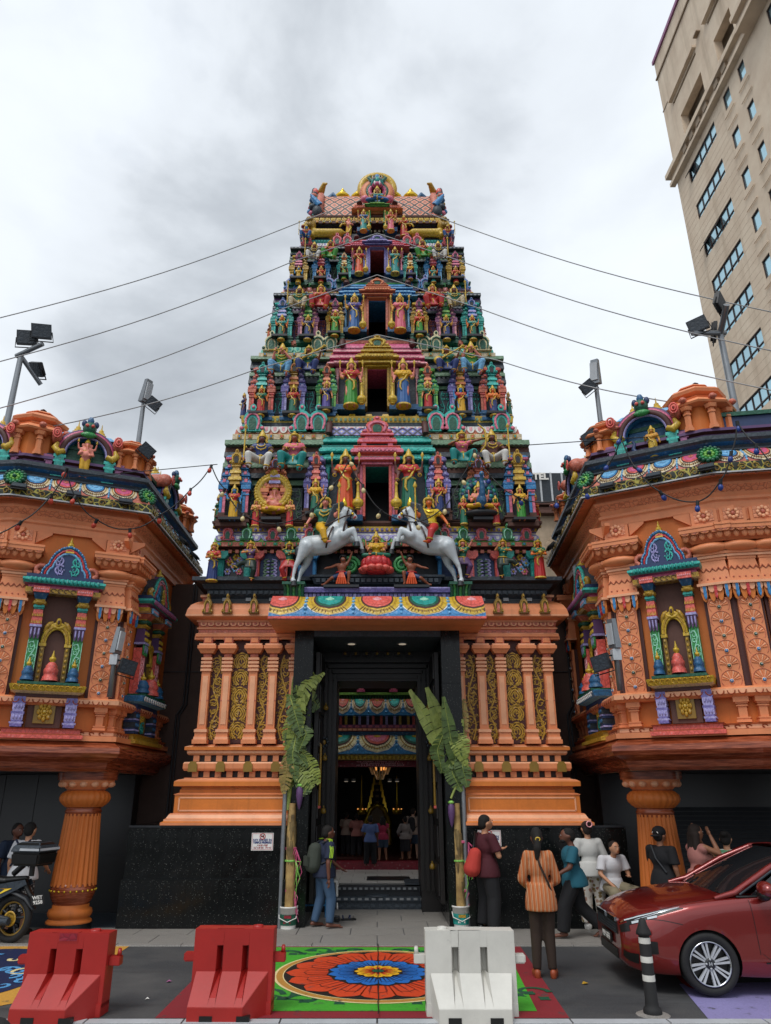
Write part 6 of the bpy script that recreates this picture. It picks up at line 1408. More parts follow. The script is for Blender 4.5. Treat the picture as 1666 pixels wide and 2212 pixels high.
NROWS = [
 (2,313,1126,1046,12.52,'goddess',('skinblue','sariyel','sarired'),('skin','sarigreen','sariyel'),'outer'),(2,135,1114,1032,12.52,'goddess',('skin','saridg','sariyel'),('skin','sarinavy','sarired'),'inner'),
 (3,253,900,832,12.92,'goddess',('skinor','sarired','saridg'),('skinor','sarinavy','skinor'),'outer'),(3,183,900,830,12.92,'goddess',('skinbrown','saridg','sarired'),('skinblue','sariyel','sarired'),'middle'),(3,111,890,821,12.92,'maiden',('skin','saripurple','sarinavy'),('skin','sarired','saridg'),'inner'),
 (4,208,736,679,13.22,'goddess',('skinor','saridg','sariteal'),('skinor','saridg','sariteal'),'outer'),(4,151,736,679,13.22,'goddess',('skingold','sarinavy','sarinavy'),('skingold','sarinavy','sarinavy'),'middle'),(4,92,728,669,13.22,'maiden',('skinor','sarigreen','sarigreen'),('skinor','sarigreen','sarired'),'inner'),
 (5,171,613,574,13.48,'goddess',('skinblue','sariyel','sariyel'),('skin','sarired','sarired'),'outer'),(5,122,612,574,13.48,'goddess',('skin','sarired','sarired'),('skinor','sariteal','sariteal'),'middle'),(5,72,605,566,13.48,'maiden',('skinbrown','sarigreen','saridg'),('skinbrown','saripurple','sariyel'),'inner'),
]
for lvl,off,v0,v1,Y,pr,cl,cr,plc in NROWS:
 for s_,c in ((-1,cl),(1,cr)):
  statue(pr,815+s_*off,v0,v1,Y,c[0],c[1],c[2],'%s goddess statue in %s sari in %s %s niche of %s storey' % (SKN[c[0]],CN[c[1]],'left' if s_ < 0 else 'right',plc,STN[lvl]),0,-s_,group='niche goddess statues on the tower')
for lvl,off,v0,v1,Y,cl,cr in ((2,70,1106,970,12.62,('skindark','sariorange','sariorange'),('skindark','saridg','sarired')),(3,57,880,773,13.0,('skinpink','sarigreen','sarired'),('skinpink','sariblue','sariyel')),(4,50,716,633,13.3,('skingold','sariblue','saripurple'),('skingold','saripink','saripink')),(5,39,593,533,13.55,('skinbrown','sariorange','sarired'),('skinbrown','sariteal','sariteal')),(6,29.5,500,452,13.75,('skin','sariteal','sariblue'),('skin','saripink','sarired'))):
 for s_,c in ((-1,cl),(1,cr)):
  statue('guardian',815+s_*off,v0,v1,Y,c[0],c[1],c[2],'large guardian statue in %s sari with club %s of %s storey doorway' % (CN[c[1]],'left' if s_ < 0 else 'right',STN[lvl]),0,-s_,group='doorway guardian statues')
SE = [(2,562,1030,924,12.66,'seated_king','skindark','whitecloth','sarinavy','king in navy jacket and white dhoti',1),(2,633,1032,934,12.66,'seated_queen','skinbrown','sariteal','saripink','queen in teal with sword',1),(2,1001,1022,926,12.66,'archer','skinbrown','sariteal','saripink','archer in teal drawing a bow',1),(2,1067,1024,922,12.66,'seated_king','skindark','whitecloth','skindark','dark bare-chested king in white dhoti',-1),
 (3,607,826,742,13.05,'flute_player','skinpink','lblue','sarigreen','flute player in green',1),(3,665,822,748,13.05,'veena_player','skinbrown','sarinavy','saridg','lute player in navy',1),(3,967,820,748,13.05,'veena_player','skinbrown','sarinavy','saridg','lute player in navy',1),(3,1021,824,738,13.05,'flute_player','skinpink','lblue','sarigreen','flute player in green',1),
 (4,645,680,613,13.36,'seated_king','skindark','sid','saridg','king in dark green and cream',1),(4,692,682,616,13.36,'seated_queen','skin','sarired','sarired','queen in red',1),(4,936,680,615,13.36,'seated_queen','skin','sarired','sarired','queen in red',-1),(4,983,678,612,13.36,'seated_king','skindark','sid','saridg','king in dark green and cream',-1),
 (5,678,572,520,13.6,'seated_king','skinbrown','whitecloth','charcoal','king in black',1),(5,713,572,521,13.6,'seated_queen','skinbrown','sarigreen','sarired','queen in green',1),(5,914,570,519,13.6,'seated_queen','skinbrown','sarigreen','sarired','queen in green',-1),(5,948,572,518,13.6,'seated_king','skinbrown','whitecloth','charcoal','king in black',-1),
 (6,661,523,482,13.8,'seated_king','skinblue','sariblue','sarired','blue-faced figure',1),(6,968,522,482,13.8,'seated_king','skinbrown','sariblue','sarired','brown-faced figure',-1)]
for lvl,u,v0,v1,Y,pr,sk,cl,bo,desc,mir in SE:
 statue(pr,u,v0,v1,Y,sk,cl,bo,'seated %s on %s side ledge of %s storey' % (desc,'left' if u < 815 else 'right',STN[lvl]),0,mir,wf=1.25,group='seated couples on the tower ledges')
for u,v0,v1,Y,pr,c,desc,mir in ((457,1257,1172,12.66,'lamp_maiden',('skin','sarinavy','sarired'),'maiden in navy holding a lamp at left end of the dancer frieze',1),(537,1256,1168,12.64,'dancer',('skin','greenblk','plum'),'dancer in black and gold with raised leg left of the white horses',1),(622,1256,1170,12.64,'dancer_turn',('skinbrown','sarired','saridg'),'dancer in red and gold directly left of the left horse',1),
 (1003,1250,1164,12.64,'dancer_turn',('skinpink','plum','saridg'),'dancer in dark pleats directly right of the right horse',-1),(1091,1250,1164,12.64,'dancer',('skin','greenblk','saridg'),'dancer in black and gold with raised leg right of the white horses',-1),(1168,1251,1165,12.66,'lamp_maiden',('skinor','sarired','saridg'),'maiden in red holding a lamp at right end of the dancer frieze',-1)):
 statue(pr,u,v0,v1,Y,*c,desc,0,mir,wf=1.2,group='dancer frieze statues')
for u,v0,v1,Y,c,lv_ in ((469,1142,1066,13.3,('skinbrown','saridg','saridg'),2),(1160,1140,1064,13.3,('skinor','sarired','sarired'),2),(525,903,848,13.6,('skinbrown','sarinavy','sarinavy'),3),(1101,900,846,13.6,('skin','saridg','saridg'),3),(581,740,697,13.9,('skinbrown','sariorange','skinbrown'),4),(1045,738,694,13.9,('skinbrown','saripink','skinbrown'),4),(631,614,582,14.1,('skinbrown','sarired','saridg'),5),(1001,613,580,14.1,('skinbrown','saridg','saridg'),5)):
 s_ = -1 if u < 815 else 1;statue('goddess',u,v0,v1,Y,*c,'%s sari statue on the %s flank of the %s storey, seen sideways' % (CN[c[1]],'left' if s_ < 0 else 'right',STN[lv_]),s_*R(62),1,group='flank statues')
def elephant(H,sit=False):
 J = joints(**(crossJ if sit else {}));J['hL'] = J['che']+V((-.1,-.13,-.05));J['hR'] = J['che']+V((.1,-.13,-.12));J['eL'] = J['che']+V((-.17,-.02,-.08));J['eR'] = J['che']+V((.17,-.02,-.08))
 h = J['hea'];b = MB();torso(b,J,.03,0);arms(b,J,.008);legs(b,J,.012);b.ell(J['pel']+V((0,-.05,.1)),(.12,.1,.11),'x',12,8)
 b.ell(h,(.07,.065,.075),'x',12,8);cap(b,h-V((0,0,.06)),.05,J['che'],.06)
 tr = [h+V((0,-.05,-.01)),h+V((0,-.085,-.07)),h+V((.01,-.09,-.15)),h+V((.05,-.1,-.21)),h+V((.09,-.1,-.2))]
 for i in range(4):cap(b,tr[i],.034-.006*i,tr[i+1],.028-.006*i)
 for e in (-1,1):b.ell(h+V((e*.1,.02,-.01)),(.055,.014,.065),'x',10,7);cap(b,J['s'+('L' if e < 0 else 'R')],.035,h+V((e*.2,.0,-.12)),.026);cap(b,h+V((e*.2,.0,-.12)),.026,h+V((e*.22,-.03,.02)),.02)
 body = setmat(remesh(b,.018,2,.5),'skinpink');g = MB();legs(g,J,.024,False);g.ell(J['pel'],(.12,.095,.07),'x',12,8);dh = setmat(remesh(g,.018,2,.5),'sariyel')
 o = MB();o.lathe([(.07,0),(.075,.025),(.055,.04),(.05,.08),(.03,.1),(.005,.14)],h+V((0,0,.04)),10,'gold')
 for rr,zz in ((.1,.02),(.13,-.13)):o.tube([J['che']+V((rr*math.cos(t_),rr*.8*math.sin(t_)-.01,zz)) for t_ in [k*PI/8 for k in range(16)]],.014,5,'gold',True)
 for e in (-1,1):o.tube([h+V((e*.035,-.07,-.06)),h+V((e*.04,-.11,-.08))],[.012,.004],6,'gold');o.lathe([(.02,0),(.03,.03),(.005,.1)],h+V((e*.22,-.03,.04)),8,'gold')
 fm = MB()
 for e in (-1,1):fm.ell(h+V((e*.03,-.062,.015)),(.01,.006,.008),'white',6,4);fm.ell(h+V((e*.03,-.067,.015)),.005,'black',5,4)
 return dict(body=body,dhoti=dh,ornament=o.mesh('ornament'),eyes=fm.mesh('eyes'),H=h.z+.18)
EST,ESI = elephant(1),elephant(1,True)
def ele(p,u,v0,v1,Y,label,F=None):
 q = P(u,v0,Y) if F is None else F.pt(F.hit(u,v0,.1)[0],.1,F.hit(u,v0,.1)[1]);h = ((Zat(v1,Y)-q.z) if F is None else (F.hit(u,v1,.1)[1]-q.z))/p['H'];t = thing('elephant_headed_statue',label,'statue',q,F.ang if F else 0,None,h)
 for nm in ('body','dhoti','ornament','eyes'):put(p[nm],nm,t)
 return t
ele(EST,178,1033,946,0,'pink elephant-headed statue in gold shorts in the arched roof shrine of the left building',FCL[1])
ele(EST,753.5,513,468,14.0,'orange elephant-headed statue standing at left of the top storey')
ele(ESI,592,1112,1046,12.75,'pink elephant-headed statue seated before a gold ring in the left middle niche')
hr_ = MB();c = P(590,1062,12.72);ro = Xat(815+31,1062,12.72)
pts = [(ro*math.cos(t_),0,ro*1.05*math.sin(t_)) for t_ in [2*PI*k/36 for k in range(36)]];hr_.tube(pts,.05,6,'gold',True);hr_.tube([(x*.88,y,z*.88) for x,y,z in pts],.03,6,'ochre',True)
for x,y,z in pts:hr_.ell((x*1.17,y,z*1.17),.05,'gold',6,5)
hr_.ell((0,0,ro*1.35),(.09,.06,.1),'gold',8,6);tag(hr_.build('gold_ring_halo',None,c),'large gold ring halo behind the seated elephant-headed statue','halo')
for u,s_ in ((551,'left'),(625,'right')):statue('lamp_maiden',u,1138,1078,12.52,'skin','sarired','skin','small garland bearer in red skirt %s of the seated elephant-headed statue' % s_,group='garland bearers')
pk = thing('peacock_throne','green peacock fan spread behind the seated deity in the right middle niche','peacock',P(1036,1108,12.72));ro = Xat(815+34,1070,12.72);zc = Zat(1072,12.72)-Zat(1108,12.72)
a = MB()
for ring_,n_ in ((1.0,17),(.74,13)):
 for k in range(n_):
  t_ = -.45+(PI+.9)*k/(n_-1);a.ell((ro*ring_*math.cos(t_),-.03*(1.1-ring_)*4,zc+ro*ring_*1.05*math.sin(t_)),(.095,.03,.095),'dgreen',8,5);a.ell((ro*ring_*math.cos(t_),-.035-.03*(1.1-ring_)*4,zc+ro*ring_*1.05*math.sin(t_)),(.045,.02,.045),'sariteal' if k % 2 else 'navy',6,4)
a.ell((0,.02,zc),(ro*.9,.04,ro*.95),'saridg',16,8);a.build('tail_fan',pk);a = MB();a.ell((0,-.3,.1),(.1,.2,.16),'dblue',10,8);a.tube([(0,-.4,.12),(0,-.5,.3),(0,-.46,.5),(0,-.5,.56)],[.07,.05,.035,.03],8,'dblue');a.ell((0,-.51,.58),(.045,.06,.045),'blue',8,6);a.tube([(0,-.55,.58),(0,-.62,.56)],[.015,.003],5,'gold');a.ell((0,-.2,-.1),(.35,.2,.08),'charcoal',10,6);a.build('peacock',pk)
statue('cross_legged',1036,1104,1040,12.5,'skinpink','sariyel','skinpink','deity in yellow dhoti riding the peacock in the right middle niche')
for u,c,s_ in ((1003,('skin','saridg','sarired'),'left'),(1073,('sarigreen','sarired','sarired'),'right')):statue('maiden',u,1134,1070,12.52,*c,'small %s sari consort statue %s of the peacock deity' % (CN[c[1]],s_))
statue('goddess',873,513,465,14.0,'skinor','sarired','sarired','orange-red standing deity at right of the top storey',wf=1.3)
statue('cross_legged',815,444,402,13.95,'skin','sariblue','sariteal','seated goddess in blue inside the flame arch at the very top',wf=1.2)
def lion():
 b = MB();cap(b,(-.45,0,.2),.13,(.3,0,.19),.14);b.ell((.38,0,.2),(.16,.15,.18),'x');cap(b,(-.42,.1,.08),.09,(-.15,.14,.06),.06);cap(b,(.4,-.1,.06),.06,(.75,-.1,.04),.05);cap(b,(.4,.1,.06),.06,(.72,.1,.04),.05);b.ell((.55,-.02,.48),(.14,.14,.15),'x');cap(b,(.62,-.02,.44),.08,(.7,-.04,.42),.07)
 t = [(-.5,0,.2),(-.72,0,.22),(-.8,0,.4),(-.7,0,.55),(-.5,0,.55),(-.45,0,.45)]
 for i in range(5):cap(b,t[i],.035,t[i+1],.035)
 m = MB();m.ell((.47,0,.46),(.17,.22,.25),'ochre',12,9)
 for k in range(26):q = k*.9;m.ell((.5+.05*math.sin(k*3),.22*math.cos(q),.46+.25*math.sin(q)),(.07,.07,.08),'oldgold',6,5)
 f = MB();f.ell((.7,-.05,.39),(.07,.08,.045),'crimson',8,5)
 for e in (-1,1):f.ell((.65,-.02+e*.07,.53),.025,'white',6,5);f.ell((.67,-.02+e*.07,.53),.014,'black',5,4)
 return setmat(remesh(b,.03,2,.6),'gold'),m.mesh('mane'),f.mesh('face')
LM = lion()
for u,s_ in ((703,-1),(925,1)):
 t = thing('lion_statue','golden reclining lion statue on the %s of the top storey' % ('left' if s_ < 0 else 'right'),'lion statue',P(u,514,13.95),0,'golden lions',(.78*s_,.78,.78))
 for me,nm in zip(LM,('body','mane','face')):put(me,nm,t)
YL = 12.42
LT = thing('lotus_throne','red lotus throne under the seated goddess between the two horses','lotus',P(813,1239,YL));hL_ = Zat(1207,YL)-Zat(1239,YL);a = MB()
for k in range(14):q = 2*PI*k/14;a.ell((.2*math.cos(q),.2*math.sin(q),hL_*.62),(.085,.085,hL_*.4),'red',8,6)
for k in range(12):q = 2*PI*k/12+.2;a.ell((.24*math.cos(q),.24*math.sin(q),.06),(.09,.09,.05),'coral',8,5)
a.lathe([(.15,0),(.22,hL_*.3),(.26,hL_*.8),(.2,hL_*.95),(0.001,hL_*.95)],n=16,key='red');a.build('lotus_petals',LT)
statue('cross_legged',813,1210,1148,YL,'skin','saridg','sariyel','seated four-armed goddess in green and gold on the red lotus',wf=1.25)
for s_ in (-1,1):
 a = MB();c = P(813+s_*56,1222,YL+.1);a.tube([(.17*(1-.8*k/24)*math.cos(k*.55),-.02,.17*(1-.8*k/24)*math.sin(k*.55)) for k in range(25)],.032,6,'green');a.ell((0,.02,0),(.17,.04,.17),'dgreen',10,6);tag(a.build('green_scroll_boss',None,c),'green spiral boss %s of the red lotus throne' % ('left' if s_ < 0 else 'right'),'ornament')
cj = joints(pel=(0,0,.30),che=(.0,-.03,.49),nec=(.02,-.04,.60),hea=(.03,-.07,.69),sL=(-.13,-.02,.57),sR=(.13,-.03,.59),eL=(-.26,-.06,.50),hL=(-.4,-.1,.46),eR=(.2,-.03,.72),hR=(.25,-.05,.88),hipL=(-.06,0,.28),hipR=(.07,0,.28),kL=(-.24,-.1,.2),aL=(-.42,-.03,.06),tL=(-.5,-.06,.03),kR=(.2,-.14,.34),aR=(.17,-.1,.06),tR=(.2,-.2,.02))
b = MB();torso(b,cj,.018,0);arms(b,cj,.008);legs(b,cj,.008);headm(b,cj);b.ell(cj['hea'],(.07,.07,.08),'x')
for q in 'LR':hand(b,cj,q)
cb = setmat(remesh(b,.017,2,.6),'skinbrown');g = MB();g.ell(cj['pel'],(.14,.11,.09),'x');cap(g,cj['hipL'],.085,cj['hipL'].lerp(cj['kL'],.7),.07);cap(g,cj['hipR'],.085,cj['hipR'].lerp(cj['kR'],.6),.07);cg = setmat(remesh(g,.017,2,.6),'navy')
g = MB()
for k in range(-2,3):g.strip([cj['pel']+V((k*.02,-.12,.04)),cj['pel']+V((k*.04,-.17,-.1)),cj['pel']+V((k*.06,-.15,-.27))],[.03,.04,.05],'sariorange',.012)
g.tube([cj['pel']+V((.14*math.cos(t_),.115*math.sin(t_),.06)) for t_ in [k*PI/8 for k in range(16)]],.022,5,'sarired',True);cs = g.mesh('sash');g = MB()
for k in range(60):q = rnd.uniform(0,2*PI);zz = rnd.uniform(-.02,.09);r_ = math.sqrt(max(.001,.105**2-zz**2))*.86;g.ell(cj['hea']+V((r_*math.cos(q),.02+r_*math.sin(q)*.8,zz+.03)),.022,'black',6,5) if math.sin(q) > -.55 or zz > .05 else None
ch = g.mesh('curly_hair');g = MB();h = cj['hea']
for e in (-1,1):g.ell(h+V((e*.026,-.07,.012)),(.013,.008,.008),'white',6,4);g.ell(h+V((e*.026,-.077,.012)),.006,'black',5,4);g.strip([h+V((0,-.075,-.03)),h+V((e*.03,-.07,-.04)),h+V((e*.045,-.055,-.025))],.012,'black',.006)
cf = g.mesh('face');
for u,s_ in ((738,1),(889,-1)):
 q = P(u,1267,12.42);H_ = (Zat(1196,12.42)-q.z)/.88;t = thing('crouching_bearer_statue','crouching brown curly-haired bearer statue under the %s white horse' % ('left' if s_ > 0 else 'right'),'statue',q,0,'crouching bearers',(H_*s_,H_,H_))
 for me,nm in ((cb,'body'),(cg,'shorts'),(cs,'sash'),(ch,'curly_hair'),(cf,'face')):put(me,nm,t)
 a = MB();a.cbox(0,0,-.06,0,.9,.4,'charcoal');put(a.mesh('plinth'),'plinth',t)
YH = 12.35
def hp(u,v,dy=0):p = P(u,v,YH);return V((p.x,YH+dy,p.z))
def horse():
 b = MB();L = lambda a_,r0,b_,r1:cap(b,a_,r0,b_,r1)
 ru,be,ch_,wi = hp(667,1180),hp(705,1176),hp(738,1160),hp(722,1148)
 L(ru,.19,be,.195);L(be,.195,ch_,.175);L(be,.17,wi,.145);L(ch_,.17,hp(735,1128),.105);L(wi,.12,hp(737,1118),.095);L(hp(736,1126),.1,hp(745,1103),.075);L(hp(746,1104),.085,hp(756,1109),.075);L(hp(756,1109),.07,hp(767,1117),.05);b.ell(hp(767,1118),(.055,.05,.05),'x');b.ell(hp(748,1107),(.08,.07,.085),'x')
 for dy,kn,fe,hk in ((-.14,(651,1208),(640,1229),(634,1257)),(.14,(660,1213),(648,1234),(641,1260))):
  L(hp(664,1186,dy),.15,hp(*kn,dy),.075);L(hp(*kn,dy),.07,hp(*fe,dy),.043);L(hp(*fe,dy),.04,hp(*hk,dy),.03);L(hp(*hk,dy),.045,hp(hk[0]+3,hk[1]+4,dy),.05)
 for dy,kn,ho in ((-.13,(763,1149),(772,1176)),(.12,(774,1160),(783,1183))):
  L(hp(742,1161,dy),.1,hp(*kn,dy),.052);L(hp(*kn,dy),.058,hp((kn[0]+ho[0])/2+1,(kn[1]+ho[1])/2,dy),.042);L(hp((kn[0]+ho[0])/2+1,(kn[1]+ho[1])/2,dy),.042,hp(*ho,dy),.04)
 for dy in (-.05,.05):L(hp(745,1101,dy),.025,hp(744,1094,dy),.008)
 body = setmat(remesh(b,.026,3,.7),'horse');m = MB()
 for k in range(16):
  f = k/15;p = hp(741-17*f,1097+42*f);
  for dy in (-.05,.05):cap(m,p+V((-.02,dy*.5,.06)),.055,p+V((-.16,dy*2,-.0)),.03,'mane',6)
 for k in range(7):cap(m,hp(657,1178,(k-3)*.02),.06,hp(646-k*.6,1190,(k-3)*.03),.06,'mane',6);cap(m,hp(646-k*.6,1190,(k-3)*.03),.06,hp(646+k*.5,1216,(k-3)*.03),.02,'mane',6)
 t = MB();
 for (u0,v0_),rr in (((752,1107),.088),((760,1112),.066)):p = hp(u0,v0_);t.tube([p+V((.02*math.cos(q),rr*math.sin(q),rr*math.cos(q))) for q in [k*PI/6 for k in range(12)]],.014,4,'darkbrown',True)
 t.tube([hp(762,1114,-.07),hp(745,1122,-.16),hp(722,1135,-.2),hp(703,1142,-.16)],.014,5,'darkbrown')
 for u0,v0_,rr,tl in ((713,1166,.235,.5),(744,1151,.2,.3)):p = hp(u0,v0_);t.tube([p+V((rr*tl*math.cos(q)*.6,rr*math.sin(q)*1.02,rr*math.cos(q))) for q in [k*PI/10 for k in range(20)]],.022,4,'darkbrown',True)
 t.ell(hp(762,1113,-.065),.03,'bgold',6,5);t.lathe([(.03,0),(.06,.05),(.04,.12),(.005,.2)],hp(744,1096),8,'bgold')
 e_ = MB();e_.ell(hp(753,1106,-.07),(.028,.016,.024),'white',8,5);e_.ell(hp(753.3,1106,-.082),(.016,.01,.016),'black',6,5);e_.ell(hp(768,1118,-.045),.02,'coral',6,5);e_.tube([hp(767,1121,-.04),hp(763,1120,-.05)],.012,5,'red')
 hf = []
 for u0,v0_,dy in ((637,1263,-.14),(645,1266,.14),(772,1179,-.13),(784,1186,.12)):q = MB();q.lathe([(.062,-.06),(.045,.03)],hp(u0,v0_,dy),10,'charcoal');hf.append(('hoof',q.mesh('hoof')))
 return (('body',body),('mane',m.mesh('mane')),('bridle',t.mesh('bridle')),('face',e_.mesh('face')),*hf)
HM = horse()
rJ = joints(pel=(0,0,.12),che=(.02,0,.32),nec=(.03,0,.44),hea=(.035,-.02,.535),sL=(-.085,.0,.40),sR=(.125,-.01,.41),eL=(-.19,.0,.26),hL=(-.25,-.05,.12),eR=(.19,-.05,.28),hR=(.24,-.1,.4),hipL=(-.03,-.06,.1),hipR=(.04,.06,.1),kL=(.02,-.22,-.02),aL=(.06,-.23,-.2),tL=(.14,-.27,-.22),kR=(.1,.22,-.02),aR=(.1,.23,-.2),tR=(.16,.22,-.22))
def lance(o,J):o.tube([J['hR']+V((0,-.02,-.25)),J['hR']+V((.0,-.02,.36))],.012,6,'gold');o.lathe([(.01,0),(.035,.04),(.004,.12)],J['hR']+V((0,-.02,.35)),8,'gold')
make_proto('rider',rJ,None,'dhoti','turban',f=0,extra=lance)
for s_,lab,rl,c in ((1,'left','rider in yellow dhoti and green sash on the left white horse',('skinpink','sariyel','saridg')),(-1,'right','rider in red trousers and gold blouse on the right white horse',('skinor','sarired','bgold'))):
 t = thing('rearing_horse_statue','white rearing horse statue on the %s above the doorway canopy' % lab,'horse statue',(0,0,0),0,'rearing white horses');t.scale = (s_,1,1)
 for nm,me in HM:put(me,nm,t)
 q = hp(697,1155);t2 = thing('rider_statue',rl,'statue',(s_*q.x,q.y-.03,q.z),0,None);H_ = 1.12;t2.scale = (H_*s_*1.1,H_*1.1,H_)
 for nm,key in (('body',c[0]),('garment',c[1]),('bodice',c[2]),('ornament',None),('hair',None),('face',None)):
  o = put(PROTO['rider'][nm],nm,t2)
  if key:
   for sl in o.material_slots:sl.link = 'OBJECT';sl.material = M(key)
F = FCR[1];u_,v0_,v1_ = 1415,989,917;s0,z0 = F.hit(u_,v0_,.1);s1,z1 = F.hit(u_,v1_,.1);p = PROTO['maiden'];h = (z1-z0)/p['H'];q = F.pt(s0,.1,z0)
t = thing('golden_deity_statue','golden standing deity statue in the arched roof shrine of the right building','statue',q,F.ang,None,(h*1.3,h*1.2,h))
for nm,key in (('body','skingold'),('garment','gold'),('bodice','skingold'),('ornament','gold'),('hair','oldgold'),('face',None)):
 o = put(p[nm],nm,t)
 if key:o.material_slots[0].link = 'OBJECT';o.material_slots[0].material = M(key)
t = thing('small_peacock_statue','dark blue peacock statue at the feet of the golden deity','peacock',F.pt(F.hit(1392,990,.1)[0],.1,F.hit(1392,990,.1)[1]),F.ang);a = MB();a.ell((0,0,.08),(.14,.08,.07),'navy',10,7);a.tube([(-.1,0,.1),(-.15,0,.2),(-.12,0,.3),(-.15,0,.34)],[.05,.035,.025,.025],8,'navy');a.tube([(-.16,0,.34),(-.21,0,.33)],[.012,.003],5,'gold');a.ell((.16,0,.05),(.14,.06,.04),'dgreen',8,5);a.build('peacock_body',t)
# ============================================================ tall beige building, hotel behind, wires and lights
def px(u,v,X=20.0):
 a,b = (u-815)/FPX,(1106-v)/FPX;t = X/a;return V((X,(CT-b*ST)*t,CAMH+(ST+b*CT)*t))
def beigemat():
 m,t,b = newmat('beige_render');n = noise(t,.6,7,.65);c = ramp(t,n,(.3,lin('ccb69e')),(.7,lin('e2d0b8')));st = noise(t,1,6,.65,sc3=(.9,.9,.07))
 c = mixc(t,ramp(t,st,(.5,(0,0,0)),(.72,(.55,.55,.55))),c,lin('9a866e'));ln(t,c,b.inputs['Base Color']);b.inputs['Roughness'].default_value = .85;bump(t,b,noise(t,14,3),.1,.02);return m
SPECIAL.update(beige_render=beigemat,windowglass=lambda:paintmat('windowglass',lin('a4c8d4'),.1,.7,.06,.5,0),frame=lambda:paintmat('frame',lin('3a2622'),.5),roofgrey=lambda:paintmat('roofgrey',lin('5a6468'),.6,0,.1,1.2))
HB = thing('office_tower','tall beige building with strips of dark framed windows rising at the upper right','building',(20,37,0));O = V((20,37,0))
def hb(a,x0,x1,y0,y1,z0,z1,k):a.box(x0-20,x1-20,y0-37,y1-37,z0,z1,k)
wins = [(31.68,35.38,38.0-2.91*i,39.15-2.91*i,'strip') for i in range(9)]
sq = [(29.62,30.38,38.33-2.95*i,39.45-2.95*i,'sq') for i in range(9)]+[(27.93,28.6,38.33-2.95*i,39.4-2.95*i,'sq') for i in range(9)]+[(24.6,25.4,38.33-2.95*i,39.4-2.95*i,'sq') for i in range(9)]
rec = [(31.87,35.0,41.2,43.5,'open'),(28.0,30.0,41.45,43.6,'open'),(24,26.2,41.45,43.6,'open'),(31.95,35.6,45.12,45.38,'slot'),(28.0,30.2,45.2,45.5,'slot')]
allo = wins+sq+rec;ys = sorted({14.0,37.0}|{o[0] for o in allo}|{o[1] for o in allo});zs_ = sorted({0.0,51.0}|{o[2] for o in allo}|{o[3] for o in allo})
a = MB()
for i in range(len(ys)-1):
 run = None
 for j in range(len(zs_)-1):
  cy,cz = (ys[i]+ys[i+1])/2,(zs_[j]+zs_[j+1])/2;solid = not any(o[0] < cy < o[1] and o[2] < cz < o[3] for o in allo)
  if solid and run is None:run = zs_[j]
  if run is not None and (not solid or j == len(zs_)-2):hb(a,20,20.5,ys[i],ys[i+1],run,zs_[j+1] if solid else zs_[j],'beige_render');run = None
hb(a,21.6,40,14,37,0,51,'beige_render');hb(a,20.5,21.6,36.6,37,0,51,'beige_render');hb(a,20.5,21.6,14,36.6,50.6,51,'beige_render')
a.build('wall',HB)
a = MB()
for z0,z1,o in ((39.75,40.0,.35),(40.0,40.5,.2),(40.5,40.85,.5)):
 hb(a,20-o,20,26.8,37+o,z0,z1,'beige_render');hb(a,20-o-.5,20,22,26.8,z0,z1,'beige_render')
hb(a,19.88,20,14,37.1,50.9,51.2,'mauve');hb(a,19.9,20,14,37.06,49.3,49.42,'beiged');hb(a,19.75,20,31.8,35.75,45.55,45.75,'beige_render');hb(a,19.75,20,27.8,30.4,45.6,45.8,'beige_render');hb(a,19.75,20,31,31.5,45.9,46.0,'beiged');hb(a,19.97,20,36.2,37.05,46.2,46.3,'beiged')
for y in (34.9,33.9,32.9,31.9,30.4,29.4):hb(a,19.6,19.82,y-.5,y,40.02,40.45,'beiged')
a.build('cornice_band',HB)
for i,(y0,y1,z0,z1,kind) in enumerate(wins+sq):
 f = MB();t_ = .045;xg = 20.1
 for q in ((y0,y1,z0,z0+t_),(y0,y1,z1-t_,z1),(y0,y0+t_,z0,z1),(y1-t_,y1,z0,z1)):hb(f,xg-.06,xg+.04,*q,'frame')
 n = 5 if kind == 'strip' else 1
 for k in range(1,n):y = y0+(y1-y0)*k/n;hb(f,xg-.05,xg+.04,y-.025,y+.025,z0,z1,'frame')
 if kind == 'strip':hb(f,xg-.05,xg+.04,y0,y1,z0+.3,z0+.36,'frame')
 o = f.build('window',HB);g_ = MB()
 for k in range(n):ya,yb_ = y0+(y1-y0)*k/n+.04,y0+(y1-y0)*(k+1)/n-.04;hb(g_,xg,xg+.02,ya,yb_,z0+.05,z1-.05,'windowglass')
 g_.build('pane',o);
 if (i,kind) in ((0,'strip'),(2,'strip')):
  for k in ((4,) if i == 0 else (2,4)):
   s_ = MB();ya,yb_ = y0+(y1-y0)*k/n+.05,y0+(y1-y0)*(k+1)/n-.05;s_.box(-.02,.02,ya-yb_,0,-.75,0,'frame');s_.box(-.025,-.02,ya-yb_+.06,-.06,-.7,-.05,'windowglass');put(s_.mesh('open_sash'),'open_sash',o,(xg-.05-20,yb_-37,z1-.05),(0,R(32),0))
g0 = MB();g0.box(-.006,0,0,1,-.018,.018,'beige_render');gm_ = g0.mesh('groove_line')
for i in range(9):
 for k in range(6):
  z = 38.2-2.91*i+.45*k-.15
  for y0,y1 in ((35.4,36.98),(30.5,31.66)) if -.2 < (z-(38.0-2.91*i)) < 1.3 else ((30.5,36.98),):put(gm_,'groove_line',HB,(0,y0-37,z),None,(1,y1-y0,1))
 for y0 in (27.8,29.5):
  for dz in (-.35,-1.2):put(gm_,'sill_band',HB,(-.06,y0-37.1,38.2-2.95*i+dz),None,(6,1.1,2))
HT = thing('hotel_building','grey ribbed roof with white hotel letters and a beige wall behind the tower','building',(0,30,0));yh = 30.0
